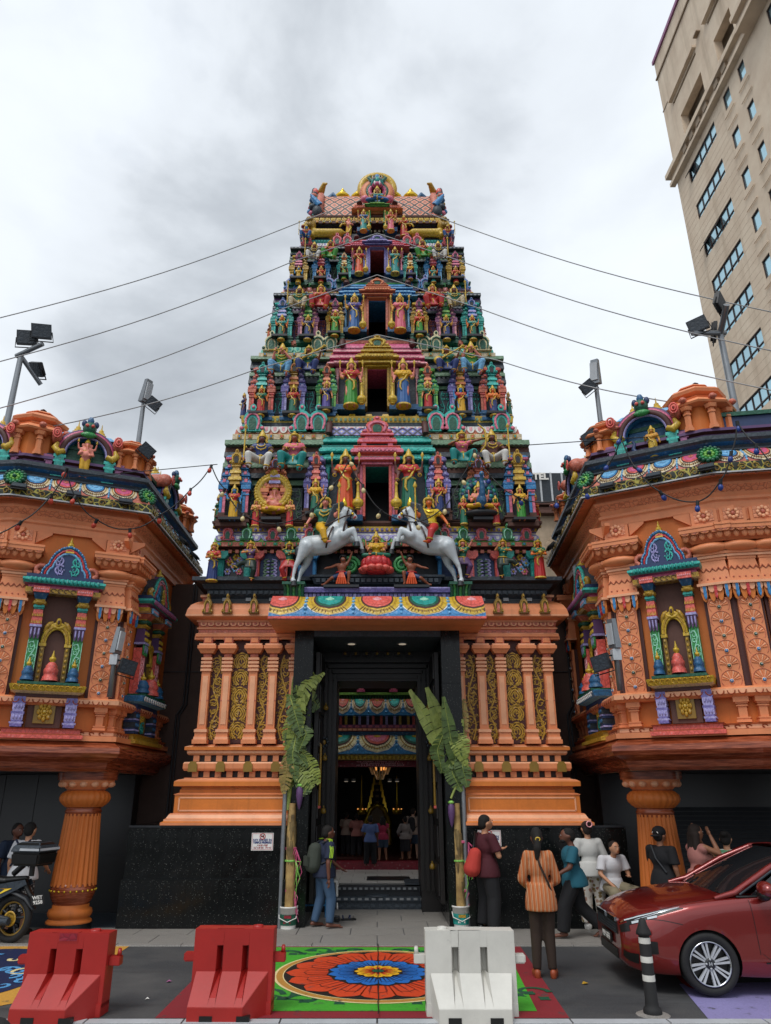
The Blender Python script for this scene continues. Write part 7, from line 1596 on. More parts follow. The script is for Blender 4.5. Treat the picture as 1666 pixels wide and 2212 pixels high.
q0,q1 = P(1100,1085,yh),P(1330,1022,yh);a = MB();a.box(q0.x,q1.x+6,0,1.0,q0.z,q1.z,'roofgrey')
for k in range(60):z = q0.z+(q1.z-q0.z)*k/60;a.box(q0.x,q1.x+6,-.02,0,z,z+.02,'slate')
for u in (1168,1191,1215,1240,1265):x = Xat(u,1050,yh);a.box(x-.04,x+.04,-.06,0,q0.z,q1.z,'lgrey')
a.build('ribbed_fascia',HT);a = MB()
z0,z1 = Zat(1262,yh),Zat(1110,yh);a.box(q0.x,q1.x+6,.2,1.0,0,q0.z,'beige');
for va,vb,o in ((1086,1092,.15),(1096,1101,.05),(1104,1111,.2)):a.box(q0.x,q1.x+6,-o,.25,Zat(vb,yh),Zat(va,yh),'umber')
a.build('wall',HT)
tm_ = textmesh('HOTEL',(Zat(1022,yh)-Zat(1036,yh))*1.35,'white','RIGHT',.02);put(tm_,'hotel_lettering',HT,(Xat(1184,1036,yh),-.1,Zat(1037,yh)),(PI/2,0,0))
a = MB()
for k in range(7):a.ell((Xat(1236-9*k,1125+10*k,yh-.3),-.3,Zat(1128+11*k,yh-.3)),(.32,.06,.32),'beiged',10,8)
a.build('scalloped_arch',HT)
SPECIAL['cablegrey'] = lambda:paintmat('cablegrey',lin('9a9c9e'),.5,0,.05,3,0);SPECIAL['cableblack'] = lambda:paintmat('cableblack',lin('17181a'),.6,0,.05,3,0)
for i,(st,mid,end,Y0,Y1_,side) in enumerate((((778,433),(660,475),(-30,694),13.8,11.5,'left'),((815,504),(630,566),(-30,789),13.4,11.3,'left'),((815,594),(595,673),(-30,890),13.1,11.2,'left'),((815,723),(550,799),(94,925),12.75,11.5,'left'),
  ((852,433),(966,476),(1700,681),13.8,11,'right'),((815,504),(992,563),(1700,765),13.4,10.6,'right'),((815,594),(1035,666),(1700,850),13.1,10.4,'right'),((815,723),(1074,778),(1495,876),12.75,10.7,'right'))):
 a = MB();p0,pm,p1 = P(*st,Y0),P(*mid,Y0-.35),P(*end,Y1_);pts = [p0,pm]
 for k in range(1,13):f = k/12;p = pm.lerp(p1,f);pts.append(V((p.x,p.y,p.z-.25*math.sin(PI*f)*(p1-pm).length/9)))
 a.tube(pts,.011,5,'cablegrey');tag(a.build('guy_wire'),'%s of four grey wires stretched from the tower towards the %s' % (('topmost','second highest','third highest','lowest')[i % 4],side),'wire','guy wires of the tower')
def festoon(pts,Yf,key,label,skip=()):
 T_ = thing('string_lights',label,'string lights');W3 = [P(u,v,Yf(u)) for u,v in pts];a = MB();pp = []
 for i in range(len(W3)-1):
  for k in range(6):f = k/6;p = W3[i].lerp(W3[i+1],f);pp.append(p-V((0,0,.06*math.sin(PI*f))))
 a.tube(pp+[W3[-1]],.011,5,'cableblack');a.build('cable',T_);b = MB();b.ell((0,0,-.14),(.05,.05,.065),key,10,8);b.tube([(0,0,-.09),(0,0,-.06)],.03,8,key);h_ = MB();h_.tube([(0,0,-.075),(0,0,.02)],.035,8,'cableblack');bm_,hm_ = b.mesh('bulb'),h_.mesh('socket')
 for i,p in enumerate(W3):
  if i in skip:continue
  o = put(bm_,'bulb',T_,p,(rnd.uniform(-.5,.5),rnd.uniform(-.6,.6),0),.78);put(hm_,'socket',o)
SPECIAL.update(bulbred=lambda:paintmat('bulbred',lin('c0402c'),.35,0,.05,3,0),bulbblue=lambda:paintmat('bulbblue',lin('24408c'),.3,0,.05,3,0),bulbcream=lambda:paintmat('bulbcream',lin('d8c690'),.35,0,.05,3,0))
festoon([(-40,1160),(46,1127),(112,1069),(145,1013),(163,1073),(210,1123),(281,1143),(346,1112),(412,1057),(457,1006)],lambda u:10.2+max(0,u)*.0045,'bulbred','string of red bulbs looping in front of the left building',(0,))
festoon([(457,1006),(486,1056),(527,1112),(599,1131),(676,1100),(722,1045),(753,995),(784,1048),(824,1103),(897,1128),(962,1093),(995,1033),(1025,973)],lambda u:11.75,'bulbcream','string of cream bulbs zigzagging across the lower tower',(0,))
festoon([(1025,973),(1060,1028),(1120,1074),(1201,1082),(1265,1059),(1316,1000),(1341,944),(1371,1008),(1426,1062),(1507,1084),(1557,1037),(1580,977),(1593,912),(1634,960),(1700,1030)],lambda u:11.75-max(0,u-1025)*.0041,'bulbblue','string of blue bulbs looping in front of the right building',(0,14))
for u0,v0_,u1,v1_,Y0,lab in ((0,1047,470,1003,11.4,'left'),(1130,962,1400,944,11.4,'right')):
 a = MB();a.tube([P(u0,v0_,10.4 if u0 else Y0),P(u1,v1_,Y0 if u0 == 0 else 10.6)],.008,4,'cableblack');tag(a.build('support_wire'),'thin black support wire crossing beside the tower on the %s' % lab,'wire')
def floodmesh(s=1):
 a = MB();a.box(-.2*s,.2*s,-.05*s,.03*s,-.16*s,.16*s,'charcoal',0,0)
 for k in range(8):a.box(-.18*s+.36*s*k/8,-.18*s+.36*s*(k+.5)/8,.03*s,.07*s,-.14*s,.14*s,'black')
 b = MB();b.box(-.18*s,.18*s,-.055*s,-.05*s,-.14*s,.14*s,'slate');c = MB();c.tube([(-.21*s,0,0),(-.23*s,0,-.22*s),(.23*s,0,-.22*s),(.21*s,0,0)],.014*s,5,'cableblack');return a.mesh('housing'),b.mesh('lens'),c.mesh('bracket')
FM = floodmesh()
def flood(loc,rot,sc_,parent=None,label=None,group=None):
 if parent is None:t = thing('floodlight',label,'floodlight',loc,0,group)
 else:t = put(None,'floodlight',parent,loc)
 t.rotation_euler = rot;t.scale = (sc_*.78,)*3
 for me,nm in zip(FM,('housing','lens','bracket')):put(me,nm,t)
 return t
for i,(B_,F_,u,v,lab) in enumerate(((0,1,41,1050,'leftmost floodlight on the eave of the left building'),(0,1,160,1067,'floodlight on the left eave below the elephant-headed statue'),(0,1,272,1083,'floodlight on the left eave beside the corner rosette'),(0,2,398,1169,'nearer floodlight on the inner side eave of the left building'),(0,2,421,1200,'farther floodlight on the inner side eave of the left building'),
  (1,1,1311,1049,'floodlight on the right eave next to its inner corner rosette'),(1,1,1412,1027,'floodlight on the right eave below the golden deity'),(1,1,1526,1009,'floodlight on the right eave left of the outer rosette'),(1,0,1229,1103,'uppermost floodlight on the inner side eave of the right building'),(1,0,1207,1148,'middle floodlight on the inner side eave of the right building'),(1,0,1190,1180,'lowest floodlight on the inner side eave of the right building'))):
 F = (FCL,FCR)[B_][F_];s_,z = F.hit(u,v,EIN+.06);flood(F.pt(s_,EIN+.06,z),(R(-50),0,F.ang),.72,None,lab,'eave floodlights')
def pole(label,base,top,Y,r=.05):
 t = thing('floodlight_pole',label,'lamp pole');a = MB();p,q = P(*base,Y),P(*top,Y);a.tube([(p.x,Y,p.z-(1.2 if r > .046 else 0)),(p.x,Y,p.z),(p.x,Y,q.z)],[r,r,r*.85],10,'steel');a.build('pole',t);return t,V((p.x,Y,q.z))
def lamphead(t,p,ang,s=1):
 a = MB();a.box(-.1*s,.1*s,-.06*s,.06*s,0,.5*s,'steel',.03*s,.02*s);a.box(-.07*s,.07*s,-.085*s,-.055*s,.06*s,.42*s,'lgrey');a.tube([(0,0,-.12*s),(0,0,.02)],.035*s,8,'steel');put(a.mesh('lamp_head'),'lamp_head',t,p,ang)
t,p = pole('grey pole with three floodlights on a cross arm behind the left building',(10,940),(47,765),13.0,.065)
a = MB();a.tube([p+V((-.1,0,-.05)),p+V((.52,-.2,.12))],.05,8,'steel');a.tube([p+V((0,0,-.05)),p+V((.32,.4,-.5))],.05,8,'steel');a.build('cross_arm',t)
for dx,dy,dz,rt in ((.12,-.12,.32,(R(10),R(-6),R(15))),(.44,-.2,.42,(R(10),R(-10),R(25))),(.24,.3,-.18,(R(40),R(20),R(-30)))):flood(p+V((dx,dy,dz)),rt,1.25,t)
t,p = pole('grey pole with a street lamp head and floodlight behind the left building corner kiosk',(298,965),(305,870),12.6);lamphead(t,p,(R(8),0,R(60)),1.0);flood(p+V((.24,-.1,-.08)),(R(20),R(35),R(20)),.85,t)
flood(P(318,973,11.9),(R(20),R(35),R(30)),.85,None,'black floodlight beside the small corner kiosk of the left building')
t,p = pole('grey pole with a street lamp head and floodlight behind the right building',(1303,955),(1291,830),12.0);lamphead(t,p,(R(5),R(6),R(-40)),1.0);flood(p+V((-.2,-.1,-.12)),(R(20),R(-35),R(-20)),.85,t)
flood(P(1274,944,11.3),(R(10),R(-15),R(-50)),.85,None,'black floodlight left of the small corner kiosk of the right building')
t,p = pole('tall grey pole with floodlights on a cross arm in front of the tall beige building',(1590,890),(1556,722),11.6,.065)
a = MB();a.tube([p+V((.1,0,.03)),p+V((-.62,-.2,-.12))],.05,8,'steel');a.tube([p,p+V((-.05,-.5,.3))],.06,8,'steel');a.build('cross_arm',t)
for dx,dy,dz,rt in ((-.5,-.2,.06,(R(10),R(-12),R(-30))),(-.12,-.4,.42,(R(15),R(10),R(50))),(-.05,.1,.12,(R(10),0,R(70)))):flood(p+V((dx,dy,dz)),rt,1.1,t)
for u0,v0_,u1,v1_,Y,sg,lab in ((237,1506,245,1412,11.6,1,'left'),(1340,1492,1339,1400,10.55,-1,'right')):
 t,p = pole('short grey lamp post with street lamp head and floodlight on the %s building dado rail' % lab,(u0,v0_),(u1,v1_),Y,.045);lamphead(t,p,(R(4),R(3),R(sg*70)),.85);flood(p+V((sg*.24,-.05,-.22)),(R(8),R(sg*8),R(sg*50)),.9,t)
 a = MB();a.box(-.06,.06,-.06,.06,-.18,-.02,'lgrey');a.tube([(0,0,-.1),(sg*.2,-.03,-.12)],.015,5,'cableblack');put(a.mesh('clamp'),'clamp',t,p)
# ============================================================ street things
def plastic(name,rgb,rough=.42):
 m,t,b = newmat(name);n = noise(t,2.5,7,.7);c = ramp(t,n,(.3,tuple(x*.82 for x in rgb)),(.7,rgb));sc_ = noise(t,9,8,.8)
 c = mixc(t,ramp(t,sc_,(.62,(0,0,0)),(.72,(.5,.5,.5))),c,tuple(x*.4+.02 for x in rgb));ln(t,c,b.inputs['Base Color']);b.inputs['Roughness'].default_value = rough;bump(t,b,noise(t,22,3),.06,.01);return m
def carpaint():
 m,t,b = newmat('car_red');b.inputs['Base Color'].default_value = (*lin('7e1d1a'),1);b.inputs['Metallic'].default_value = .45;b.inputs['Roughness'].default_value = .32;b.inputs['Coat Weight'].default_value = 1;b.inputs['Coat Roughness'].default_value = .04;return m
SPECIAL.update(barrier_red=lambda:plastic('barrier_red',lin('a8241f')),barrier_white=lambda:plastic('barrier_white',lin('d2d0c8'),.4),car_red=carpaint,carglass=lambda:glassmat('carglass',(.012,.013,.015),.03),rubber=lambda:paintmat('rubber',lin('1b1b1c'),.75,0,.1,20,.1),chrome=lambda:paintmat('chrome',lin('c4c8cc'),.12,1,.02,3,0),headlamp=lambda:glassmat('headlamp',(.55,.6,.64),.05),reflective=lambda:paintmat('reflective',lin('cfcdc6'),.4,0,.15,14,.05),denim=lambda:paintmat('denim',lin('3f5f86'),.8,0,.3,9,.3,200))
def bev(me,w_=.012,seg=2):
 b = bmesh.new();b.from_mesh(me);bmesh.ops.remove_doubles(b,verts=b.verts,dist=1e-4);bmesh.ops.bevel(b,geom=[e for e in b.edges if len(e.link_faces) == 2 and e.calc_face_angle(0) > .5],offset=w_,segments=seg,affect='EDGES',clamp_overlap=True);b.to_mesh(me);b.free();return me
def barrier(label,u,v,vt,wpx,key,rz,notch):
 p = PG(u,v);H = Zat(vt,p.y)-0.0;W = wpx/FPX*(p.y*CT-1.7*ST);t = thing('road_barrier',label,'barrier',(p.x,p.y+.25,0),rz,'plastic road barriers');hw = W/2;zf = H*.5;g1,g2,gw = -.17*W,.15*W,.042*W
 a = MB();xs = [-hw,g1-gw,g1+gw,g2-gw,g2+gw,hw];zt = H*.80
 for x0,x1 in ((xs[0],xs[1]),(xs[2],xs[3]),(xs[4],xs[5])):a.box(x0,x1,-.1,.1,.0 if False else .07,H,key)
 for g in (g1,g2):
  a.box(g-gw,g+gw,.02,.1,.07,zt,key);a.box(g-gw,g+gw,-.1,.1,zt,H,key)
  a.add([(g-gw,-.1,zf*1.02),(g-gw,-.1,zt),(g,.02,zt),(g,.02,zf)],[(0,3,2,1)],key)
 body = a
 def foot(x0,x1,e0,e1):
  y0,yl = -.1,-.36;zl = H*.17
  v_ = [(x0,y0,zf),(x1,y0,zf),(x1-e1,yl,zl),(x0+e0,yl,zl),(x0+e0,yl,.0),(x1-e1,yl,.0),(x0,y0,.0),(x1,y0,.0)]
  body.add(v_,[(0,3,2,1),(3,4,5,2),(0,6,4,3),(1,2,5,7),(0,1,7,6)],key)
 foot(-hw*.9,g1-gw,.0 if notch else .13*W*.5,0);foot(g1+gw,g2-gw,0,0);foot(g2+gw,hw*.9,0,.24*W if notch else .13*W*.5)
 for g in (g1,g2):
  zl = H*.17+.06;yl = -.1-(zf-zl)/(zf-H*.17)*.26
  body.add([(g-gw,-.1,zf),(g+gw,-.1,zf),(g+gw,-.36,H*.17),(g-gw,-.36,H*.17),(g,.02,zf),(g-gw*.9,yl,zl),(g+gw*.9,yl,zl),(g+gw,-.36,0),(g-gw,-.36,0)],[(4,5,6),(0,3,5,4),(1,4,6,2),(3,2,6,5),(3,8,7,2)],key)
 body.box(-hw*1.0,hw*1.0,-.11,.1,.0,.11,key);me = bev(body.mesh('shell'),.009);put(me,'shell',t)
 for g in (-.22*W,.22*W):a = MB();a.box(g-.06,g+.06,-.366,-.3,0,.055,'black');a.build('forklift_slot',t)
 zk = H*.66
 for e,up in ((-1,not notch),(1,notch)):
  a = MB()
  a.box(min(e*hw,e*(hw+.11)),max(e*hw,e*(hw+.11)),-.045,.045,zk-.05,zk+.03,key)
  if up:a.lathe([(.025,0),(.018,.075)],(e*(hw+.085),0,zk+.02),10,key)
  put(bev(a.mesh('coupling_lug'),.012),'coupling_lug',t)
 a = MB();a.lathe([(.05,0),(.05,.02),(.035,.022),(.03,.008),(.001,.008)],((.55 if notch else -.6)*hw,0,H-.002),14,key);a.build('filler_cap',t)
 if notch == 2:a = MB();a.box(-.13*W,.12*W,-.103,-.04,H-.085,H+.004,'barrier_red');a.box(-.115*W,.105*W,-.106,-.1,H-.07,H-.005,'crimson');a.build('grip_recess',t)
barrier('red plastic road barrier at far left with a grip recess on top',113,2207,2021,184,'barrier_red',R(-3),2)
barrier('red plastic road barrier on the left edge of the green mandala square',490,2203,2012,178,'barrier_red',R(-1),1)
barrier('white plastic road barrier standing before the mandala',1026,2207,2016,200,'barrier_white',0,0)
t = thing('bollard','black rubber bollard with three white bands in front of the red car','bollard',PG(1411,2192));a = MB();q = PG(1411,2192);Hb = Zat(1983,q.y);k = Hb/.86
a.lathe([(.15,0),(.155,.03),(.14,.06),(.112,.075),(.112,.1),(.104,.12),(.096,.66),(.09,.68),(.09,.70),(.13,.71),(.125,.735),(.075,.80),(.06,.84),(.03,.86),(.0,.862)],n=24,key='rubber');a.v = [(x*k*.6,y*k*.6,z*k) for x,y,z in a.v];a.build('post',t);a = MB()
for z in (.295,.46,.63):r_ = .104-(z-.12)*.0148+.0015;a.lathe([(r_*k*.6+.001,z*k),((r_-.0008)*k*.6+.001,(z+.055)*k)],n=24,key='reflective')
a.build('reflective_band',t);a = MB();a.lathe([(.16,0),(.13,.012),(.0,.012)],n=14,key='granite_paving');a.build('mortar_base',t)
# ------------------------------------------------------------ car
CAR = thing('parked_car','dark red saloon car parked at the right with its nose to the left','car');c0 = PG(1536,2158);CANG = R(-3)
cv = [
 (0.0,.50,.56,.50,.30,.47,.64,.38,.685,.705),(.055,.60,.66,.58,.24,.47,.68,.44,.74,.765),(.185,.74,.79,.70,.21,.5,.73,.54,.80,.835),(.415,.81,.845,.78,.2,.54,.79,.62,.86,.895),(.74,.83,.865,.83,.2,.58,.85,.68,.915,.95),(1.08,.83,.865,.845,.2,.6,.89,.71,.955,.99),(1.45,.82,.862,.845,.19,.6,.92,.74,.965,.99),
 (2.0,.82,.86,.84,.19,.6,.94,.75,.96,.97),(2.7,.82,.86,.84,.19,.6,.955,.75,.975,.98),(3.3,.83,.865,.845,.2,.62,.97,.74,.99,1.0),(3.8,.83,.86,.83,.21,.64,.985,.72,1.02,1.05),(4.2,.80,.83,.78,.24,.66,.98,.68,1.03,1.06),(4.48,.72,.76,.70,.28,.62,.9,.62,.98,1.0),(4.55,.60,.64,.60,.34,.58,.8,.5,.88,.9)]
def lerp_row(x):
 for i in range(len(cv)-1):
  if cv[i][0] <= x <= cv[i+1][0]:
   f = (x-cv[i][0])/(cv[i+1][0]-cv[i][0]);m0 = cv[max(i-1,0)];m3 = cv[min(i+2,len(cv)-1)];r = []
   for k in range(1,10):
    p0,p1,p2,p3 = m0[k],cv[i][k],cv[i+1][k],m3[k];r.append(p1+.5*f*((p2-p0)+f*((2*p0-5*p1+4*p2-p3)+f*(3*(p1-p2)+p3-p0))))
   return r
 return list(cv[-1][1:])
def carsec(x,t_):
 ws,wb,wsh,zl,zb,zs2,wt,zt,zc = lerp_row(x);pts = [(0,zl-.02),(ws*.8,zl-.02),(ws,zl+.03),(wb,zb),(wsh+.012,zs2),(wt,zt),(wt*.5,zc-.006),(0,zc)]
 f = t_*7;i = min(int(f),6);f -= i;P0,P1,P2,P3 = pts[max(i-1,0)],pts[i],pts[i+1],pts[min(i+2,7)]
 cr_ = lambda a,b,c,d:b+.5*f*((c-a)+f*((2*a-5*b+4*c-d)+f*(3*(b-c)+d-a)))
 return V((x,-cr_(P0[0],P1[0],P2[0],P3[0]),cr_(P0[1],P1[1],P2[1],P3[1])))
def carpatch(mb,fn,key,n=12,m=4,off=.004,mirror=True):
 """fn(i/n, j/m) -> (x, t): a patch lying on the body"""
 for s_ in (1,-1) if mirror else (1,):
  vs = []
  for i in range(n+1):
   for j in range(m+1):
    x,t_ = fn(i/n,j/m);p = carsec(x,t_);nn = (carsec(x+.01,t_)-carsec(x-.01,t_)).cross(carsec(x,min(1,t_+.01))-carsec(x,t_-.01));nn.normalize();nn = -nn if nn.y > 0 and abs(nn.y) > .3 or nn.z < -.5 else nn;nn = nn if (nn.y < 0 or nn.z > 0) else -nn
    p = p+nn*off;vs.append((p.x,p.y*s_,p.z))
  fs = [(i*(m+1)+j,i*(m+1)+j+1,(i+1)*(m+1)+j+1,(i+1)*(m+1)+j) for i in range(n) for j in range(m)]
  mb.add(vs,fs if s_ < 0 else [f[::-1] for f in fs],key,True)
NX,NT = 150,42;AX = ((.86,.335),(3.53,.335));xs = [4.55*i/NX for i in range(NX+1)];a = MB();vs = [];idx = {}
for s_ in (1,-1):
 for i,x in enumerate(xs):
  for j in range(NT+1):
   p = carsec(x,j/NT)
   for ax,ar in AX:
    d = math.hypot(p.x-ax,p.z-.31)
    if abs(p.y) > .45 and d < ar and p.z < .75:p = V((ax+(p.x-ax)/max(d,.01)*ar,p.y,.31+(p.z-.31)/max(d,.01)*ar));idx[(s_,i,j)] = d
   vs.append((p.x,p.y*s_,p.z))
fs = []
for q,s_ in enumerate((1,-1)):
 for i in range(NX):
  for j in range(NT):
   ks = [(i,j),(i,j+1),(i+1,j+1),(i+1,j)]
   if all((s_,*k_) in idx for k_ in ks):continue
   f = [q*(NX+1)*(NT+1)+k_[0]*(NT+1)+k_[1] for k_ in ks];fs.append(f if s_ < 0 else f[::-1])
n1_ = NT+1;off2 = (NX+1)*n1_
a.add(vs,fs,'car_red',True)
for i0 in (0,NX):a.add([vs[i0*n1_+j] for j in range(n1_)]+[vs[off2+i0*n1_+j] for j in range(NT-1,0,-1)],[tuple(range(2*NT)) if i0 else tuple(range(2*NT-1,-1,-1))],'car_red')
body = a.mesh('body');b = bmesh.new();b.from_mesh(body);bmesh.ops.remove_doubles(b,verts=b.verts,dist=3e-4);bmesh.ops.recalc_face_normals(b,faces=b.faces);b.to_mesh(body);b.free();put(body,'body',CAR)
def ghs(x,h):
 zb = lerp_row(x)[6]-.02 if False else .955;zr = 1.467-.10*((x-2.45)/1.3)**2*1.0;y0 = .775;y1 = .575
 return (y0+(y1-y0)*h**1.15,zb+(zr-zb)*h)
def roofz(x):return 1.467-.05*((x-2.5)/1.2)**2
XW0,XW1,XR0,XR1 = 1.18,2.12,3.15,4.05
a = MB()
def roofpt(f,s):x = XW1-.05+(XR0-XW1+.1)*f;w_ = .60-.04*abs(2*f-1)**2;return V((x,w_*math.sin(s*PI/2),roofz(x)-.055+.055*math.cos(s*PI/2)**.8 if abs(s) < 1 else roofz(x)-.055))
vs = [roofpt(i/14,-1+2*j/12) for i in range(15) for j in range(13)];a.add(vs,[(i*13+j,(i+1)*13+j,(i+1)*13+j+1,i*13+j+1) for i in range(14) for j in range(12)],'car_red',True)
for s_ in (1,-1):
 def bar(pts,w_,d=.03):a.tube([V((x,y*s_,z)) for x,y,z in pts],w_,8,'car_red',flat=.8)
 bar([(1.02,-.79,.945),(1.25,-.775,1.0),(1.7,-.70,1.25),(2.07,-.615,1.405),(2.3,-.59,1.425)],[.03,.045,.042,.04,.03]);bar([(2.05,-.605,1.41),(2.6,-.605,1.425),(3.2,-.595,1.40)],.035);bar([(3.15,-.595,1.40),(3.6,-.68,1.22),(4.1,-.74,1.03)],[.04,.06,.08])
a.build('roof',CAR)
gl = MB()
def quadpatch(c00,c10,c11,c01,bulge,key,mb,n=8,m=6):
 vs = []
 for i in range(n+1):
  for j in range(m+1):
   u,v = i/n,j/m;p = V(c00)*(1-u)*(1-v)+V(c10)*u*(1-v)+V(c11)*u*v+V(c01)*(1-u)*v;vs.append(p+V(bulge)*(4*u*(1-u))*(.5+2*v*(1-v)))
 mb.add(vs,[(i*(m+1)+j,(i+1)*(m+1)+j,(i+1)*(m+1)+j+1,i*(m+1)+j+1) for i in range(n) for j in range(m)],key,True)
quadpatch((XW0,-.73,.975),(XW0,.73,.975),(XW1-.02,.575,1.42),(XW1-.02,-.575,1.42),(-.16,0,.02),'carglass',gl);gl.build('windscreen',CAR);gl = MB()
quadpatch((XR1,.66,1.04),(XR1,-.66,1.04),(XR0+.05,-.55,1.405),(XR0+.05,.55,1.405),(.1,0,.01),'carglass',gl);gl.build('rear_window',CAR)
for s_ in (1,-1):
 for nm,q in (('side_window',[(1.42,-.775,.975),(2.62,-.775,.985),(2.62,-.615,1.405),(2.06,-.625,1.39)]),('side_window',[(2.68,-.775,.985),(3.75,-.74,1.02),(3.28,-.61,1.385),(2.68,-.615,1.405)])):
  g_ = MB();quadpatch(*[(x,y*s_,z) for x,y,z in (q if s_ < 0 else q)],(0,-.015*s_,0),'carglass',g_);g_.build(nm,CAR)
 g_ = MB();g_.tube([V((x,y*s_,z)) for x,y,z in ((1.3,-.79,.985),(1.75,-.715,1.24),(2.1,-.635,1.395),(2.6,-.625,1.415),(3.3,-.62,1.39))],.016,6,'slate');g_.tube([V((x,y*s_,z)) for x,y,z in ((1.25,-.815,.965),(2.6,-.81,.98),(3.8,-.78,1.01))],.014,6,'black');g_.box(2.62,2.68,s_*.70-.07,s_*.70+.07,.98,1.40,'black');g_.build('window_trim',CAR)
 m_ = MB();m_.ell((1.52,-.97*s_,1.06),(.085,.135,.085),'car_red',14,9);m_.ell((1.50,-.95*s_,1.0),(.07,.11,.06),'black',12,8);m_.tube([(1.55,-.83*s_,.965),(1.53,-.92*s_,.985)],[.05,.035],8,'black');m_.build('wing_mirror',CAR)
 m_ = MB();m_.tube([(2.36,-.872*s_,.86),(2.42,-.885*s_,.865),(2.55,-.872*s_,.86)],.014,6,'car_red');m_.build('door_handle',CAR)
a = MB();T7 = 1/7
for x0,x1,t0,t1 in ((1.40,1.36,.36,.60),(1.36,1.55,.60,.615),(2.66,2.64,.33,.62),(1.55,1.42,.33,.365)):carpatch(a,lambda i,j:(x0+(x1-x0)*i+.006*j,t0+(t1-t0)*i),'black',14,1,.0025)
carpatch(a,lambda i,j:(.28+.93*i,.585+.085*i**1.5+.0045*j+.03*math.sin(PI*i)),'black',20,1,.0025);carpatch(a,lambda i,j:(1.21+.008*j,.668+.332*i),'black',16,1,.0025);carpatch(a,lambda i,j:(.30+.32*i,.545-.06*i+.004*j),'black',10,1,.0025);carpatch(a,lambda i,j:(1.45+2.0*i,.33+.006*j),'black',20,1,.003);a.build('panel_seam',CAR)
for s_ in (1,):
 a = MB();carpatch(a,lambda i,j:(.075+.58*i,(.535+.045*i)+(.05*(1-i**2.2)+.006)*j),'black',18,5,.005);o = a.build('headlight',CAR)
 a = MB();carpatch(a,lambda i,j:(.06+.56*i,.573+.022*i+.012*j*(1-.7*i)),'headlamp',18,1,.010);carpatch(a,lambda i,j:(.15+.45*i,.56+.028*i+.005*j),'chrome',18,1,.010);carpatch(a,lambda i,j:(.12+.12*i,.54+.016*j),'headlamp',5,2,.010);carpatch(a,lambda i,j:(.27+.1*i,.548+.014*j),'headlamp',5,2,.010);a.build('lamp_lens',o)
a = MB();carpatch(a,lambda i,j:(.0+.09*i,.5+.055*j),'black',6,4,.006);carpatch(a,lambda i,j:(.0+.06*i,.57+.016*j),'chrome',6,2,.007)
a.box(-.012,.02,-.46,.46,.53,.66,'black');a.box(-.022,.01,-.44,.44,.655,.70,'chrome')
for k in range(4):a.box(-.018,0,-.43,.43,.54+.028*k,.55+.028*k,'slate')
for dx in (-.03,.03):a.box(-.034,-.02,dx-.008,dx+.008,.64,.715,'chrome')
a.box(-.034,-.02,-.03,.03,.672,.684,'chrome');a.build('grille',CAR)
a = MB();carpatch(a,lambda i,j:(.16+.17*i,.37+.075*j*(1-.3*i)),'black',6,4,.005);carpatch(a,lambda i,j:(.02+.12*i,.31+.06*j),'black',5,3,.005);a.box(-.012,.03,-.40,.40,.27,.37,'black');a.build('bumper_intake',CAR)
a = MB();a.box(-.03,-.014,-.22,.22,.40,.51,'black');pl = a.build('number_plate',CAR);put(textmesh('VEH 6355',.088,'white',bold=.002),'plate_lettering',pl,(-.032,0,.425),(PI/2,0,-PI/2))
a = MB()
for y0,y1 in ((-.55,.05),(.0,.6)):a.tube([(1.14,y0,.99),(1.28,(y0+y1)/2,1.045),(1.30,y1,1.06)],.012,5,'black')
a.build('wiper',CAR);a = MB();a.box(1.36,1.42,-.30,-.18,1.08,1.083,'lgrey');a.v = [(x,y,z+(x-1.36)*.55+.012) for x,y,z in a.v];a.build('windscreen_sticker',CAR)
for ax in (.86,3.53):
 for s_ in (1,-1):
  w_ = put(None,'wheel',CAR,(ax,-.76*s_,.31));w_.rotation_euler = (PI/2*s_,0,0);a = MB();a.lathe([(.215,-.02),(.225,.085),(.26,.1),(.292,.095),(.306,.075),(.31,.05),(.31,-.09),(.29,-.11),(.22,-.1)],n=40,key='rubber',caps=False);a.build('tyre',w_)
  a = MB();a.lathe([(.222,.085),(.218,.098),(.208,.098),(.205,.05),(.2,-.06)],n=40,key='chrome',caps=False);a.lathe([(.2,.02),(.12,.025),(0.001,.03)],n=32,key='black')
  for k in range(8):
   for d in (-.11,.11):
    q = 2*PI*k/8+.2;r0,r1 = .05,.212;p0,p1 = (r0*math.cos(q+d*1.8),r0*math.sin(q+d*1.8)),(r1*math.cos(q+d),r1*math.sin(q+d));n_ = V((-(p1[1]-p0[1]),p1[0]-p0[0],0)).normalized()*.0095
    a.add([(p0[0]-n_.x,p0[1]-n_.y,.075),(p0[0]+n_.x,p0[1]+n_.y,.075),(p1[0]+n_.x*1.2,p1[1]+n_.y*1.2,.09),(p1[0]-n_.x*1.2,p1[1]-n_.y*1.2,.09),(p0[0]-n_.x,p0[1]-n_.y,.04),(p0[0]+n_.x,p0[1]+n_.y,.04),(p1[0]+n_.x,p1[1]+n_.y,.05),(p1[0]-n_.x,p1[1]-n_.y,.05)],[(0,1,2,3),(0,4,5,1),(1,5,6,2),(3,2,6,7),(0,3,7,4)],'lgrey')
  a.lathe([(.06,.03),(.055,.082),(.035,.088),(0.001,.088)],n=20,key='charcoal')
  for k in range(4):q = PI/2*k;a.lathe([(.011,.08),(.011,.094),(.001,.094)],(.045*math.cos(q),.045*math.sin(q),0),8,'lgrey')
  for dx in (-.012,.012):a.box(dx-.004,dx+.004,-.016,.016,.088,.092,'lgrey')
  a.box(-.012,.012,-.003,.003,.088,.092,'lgrey');a.build('rim',w_)
a = MB();a.box(.35,4.2,-.72,.72,.2,.62,'black');a.build('chassis',CAR)
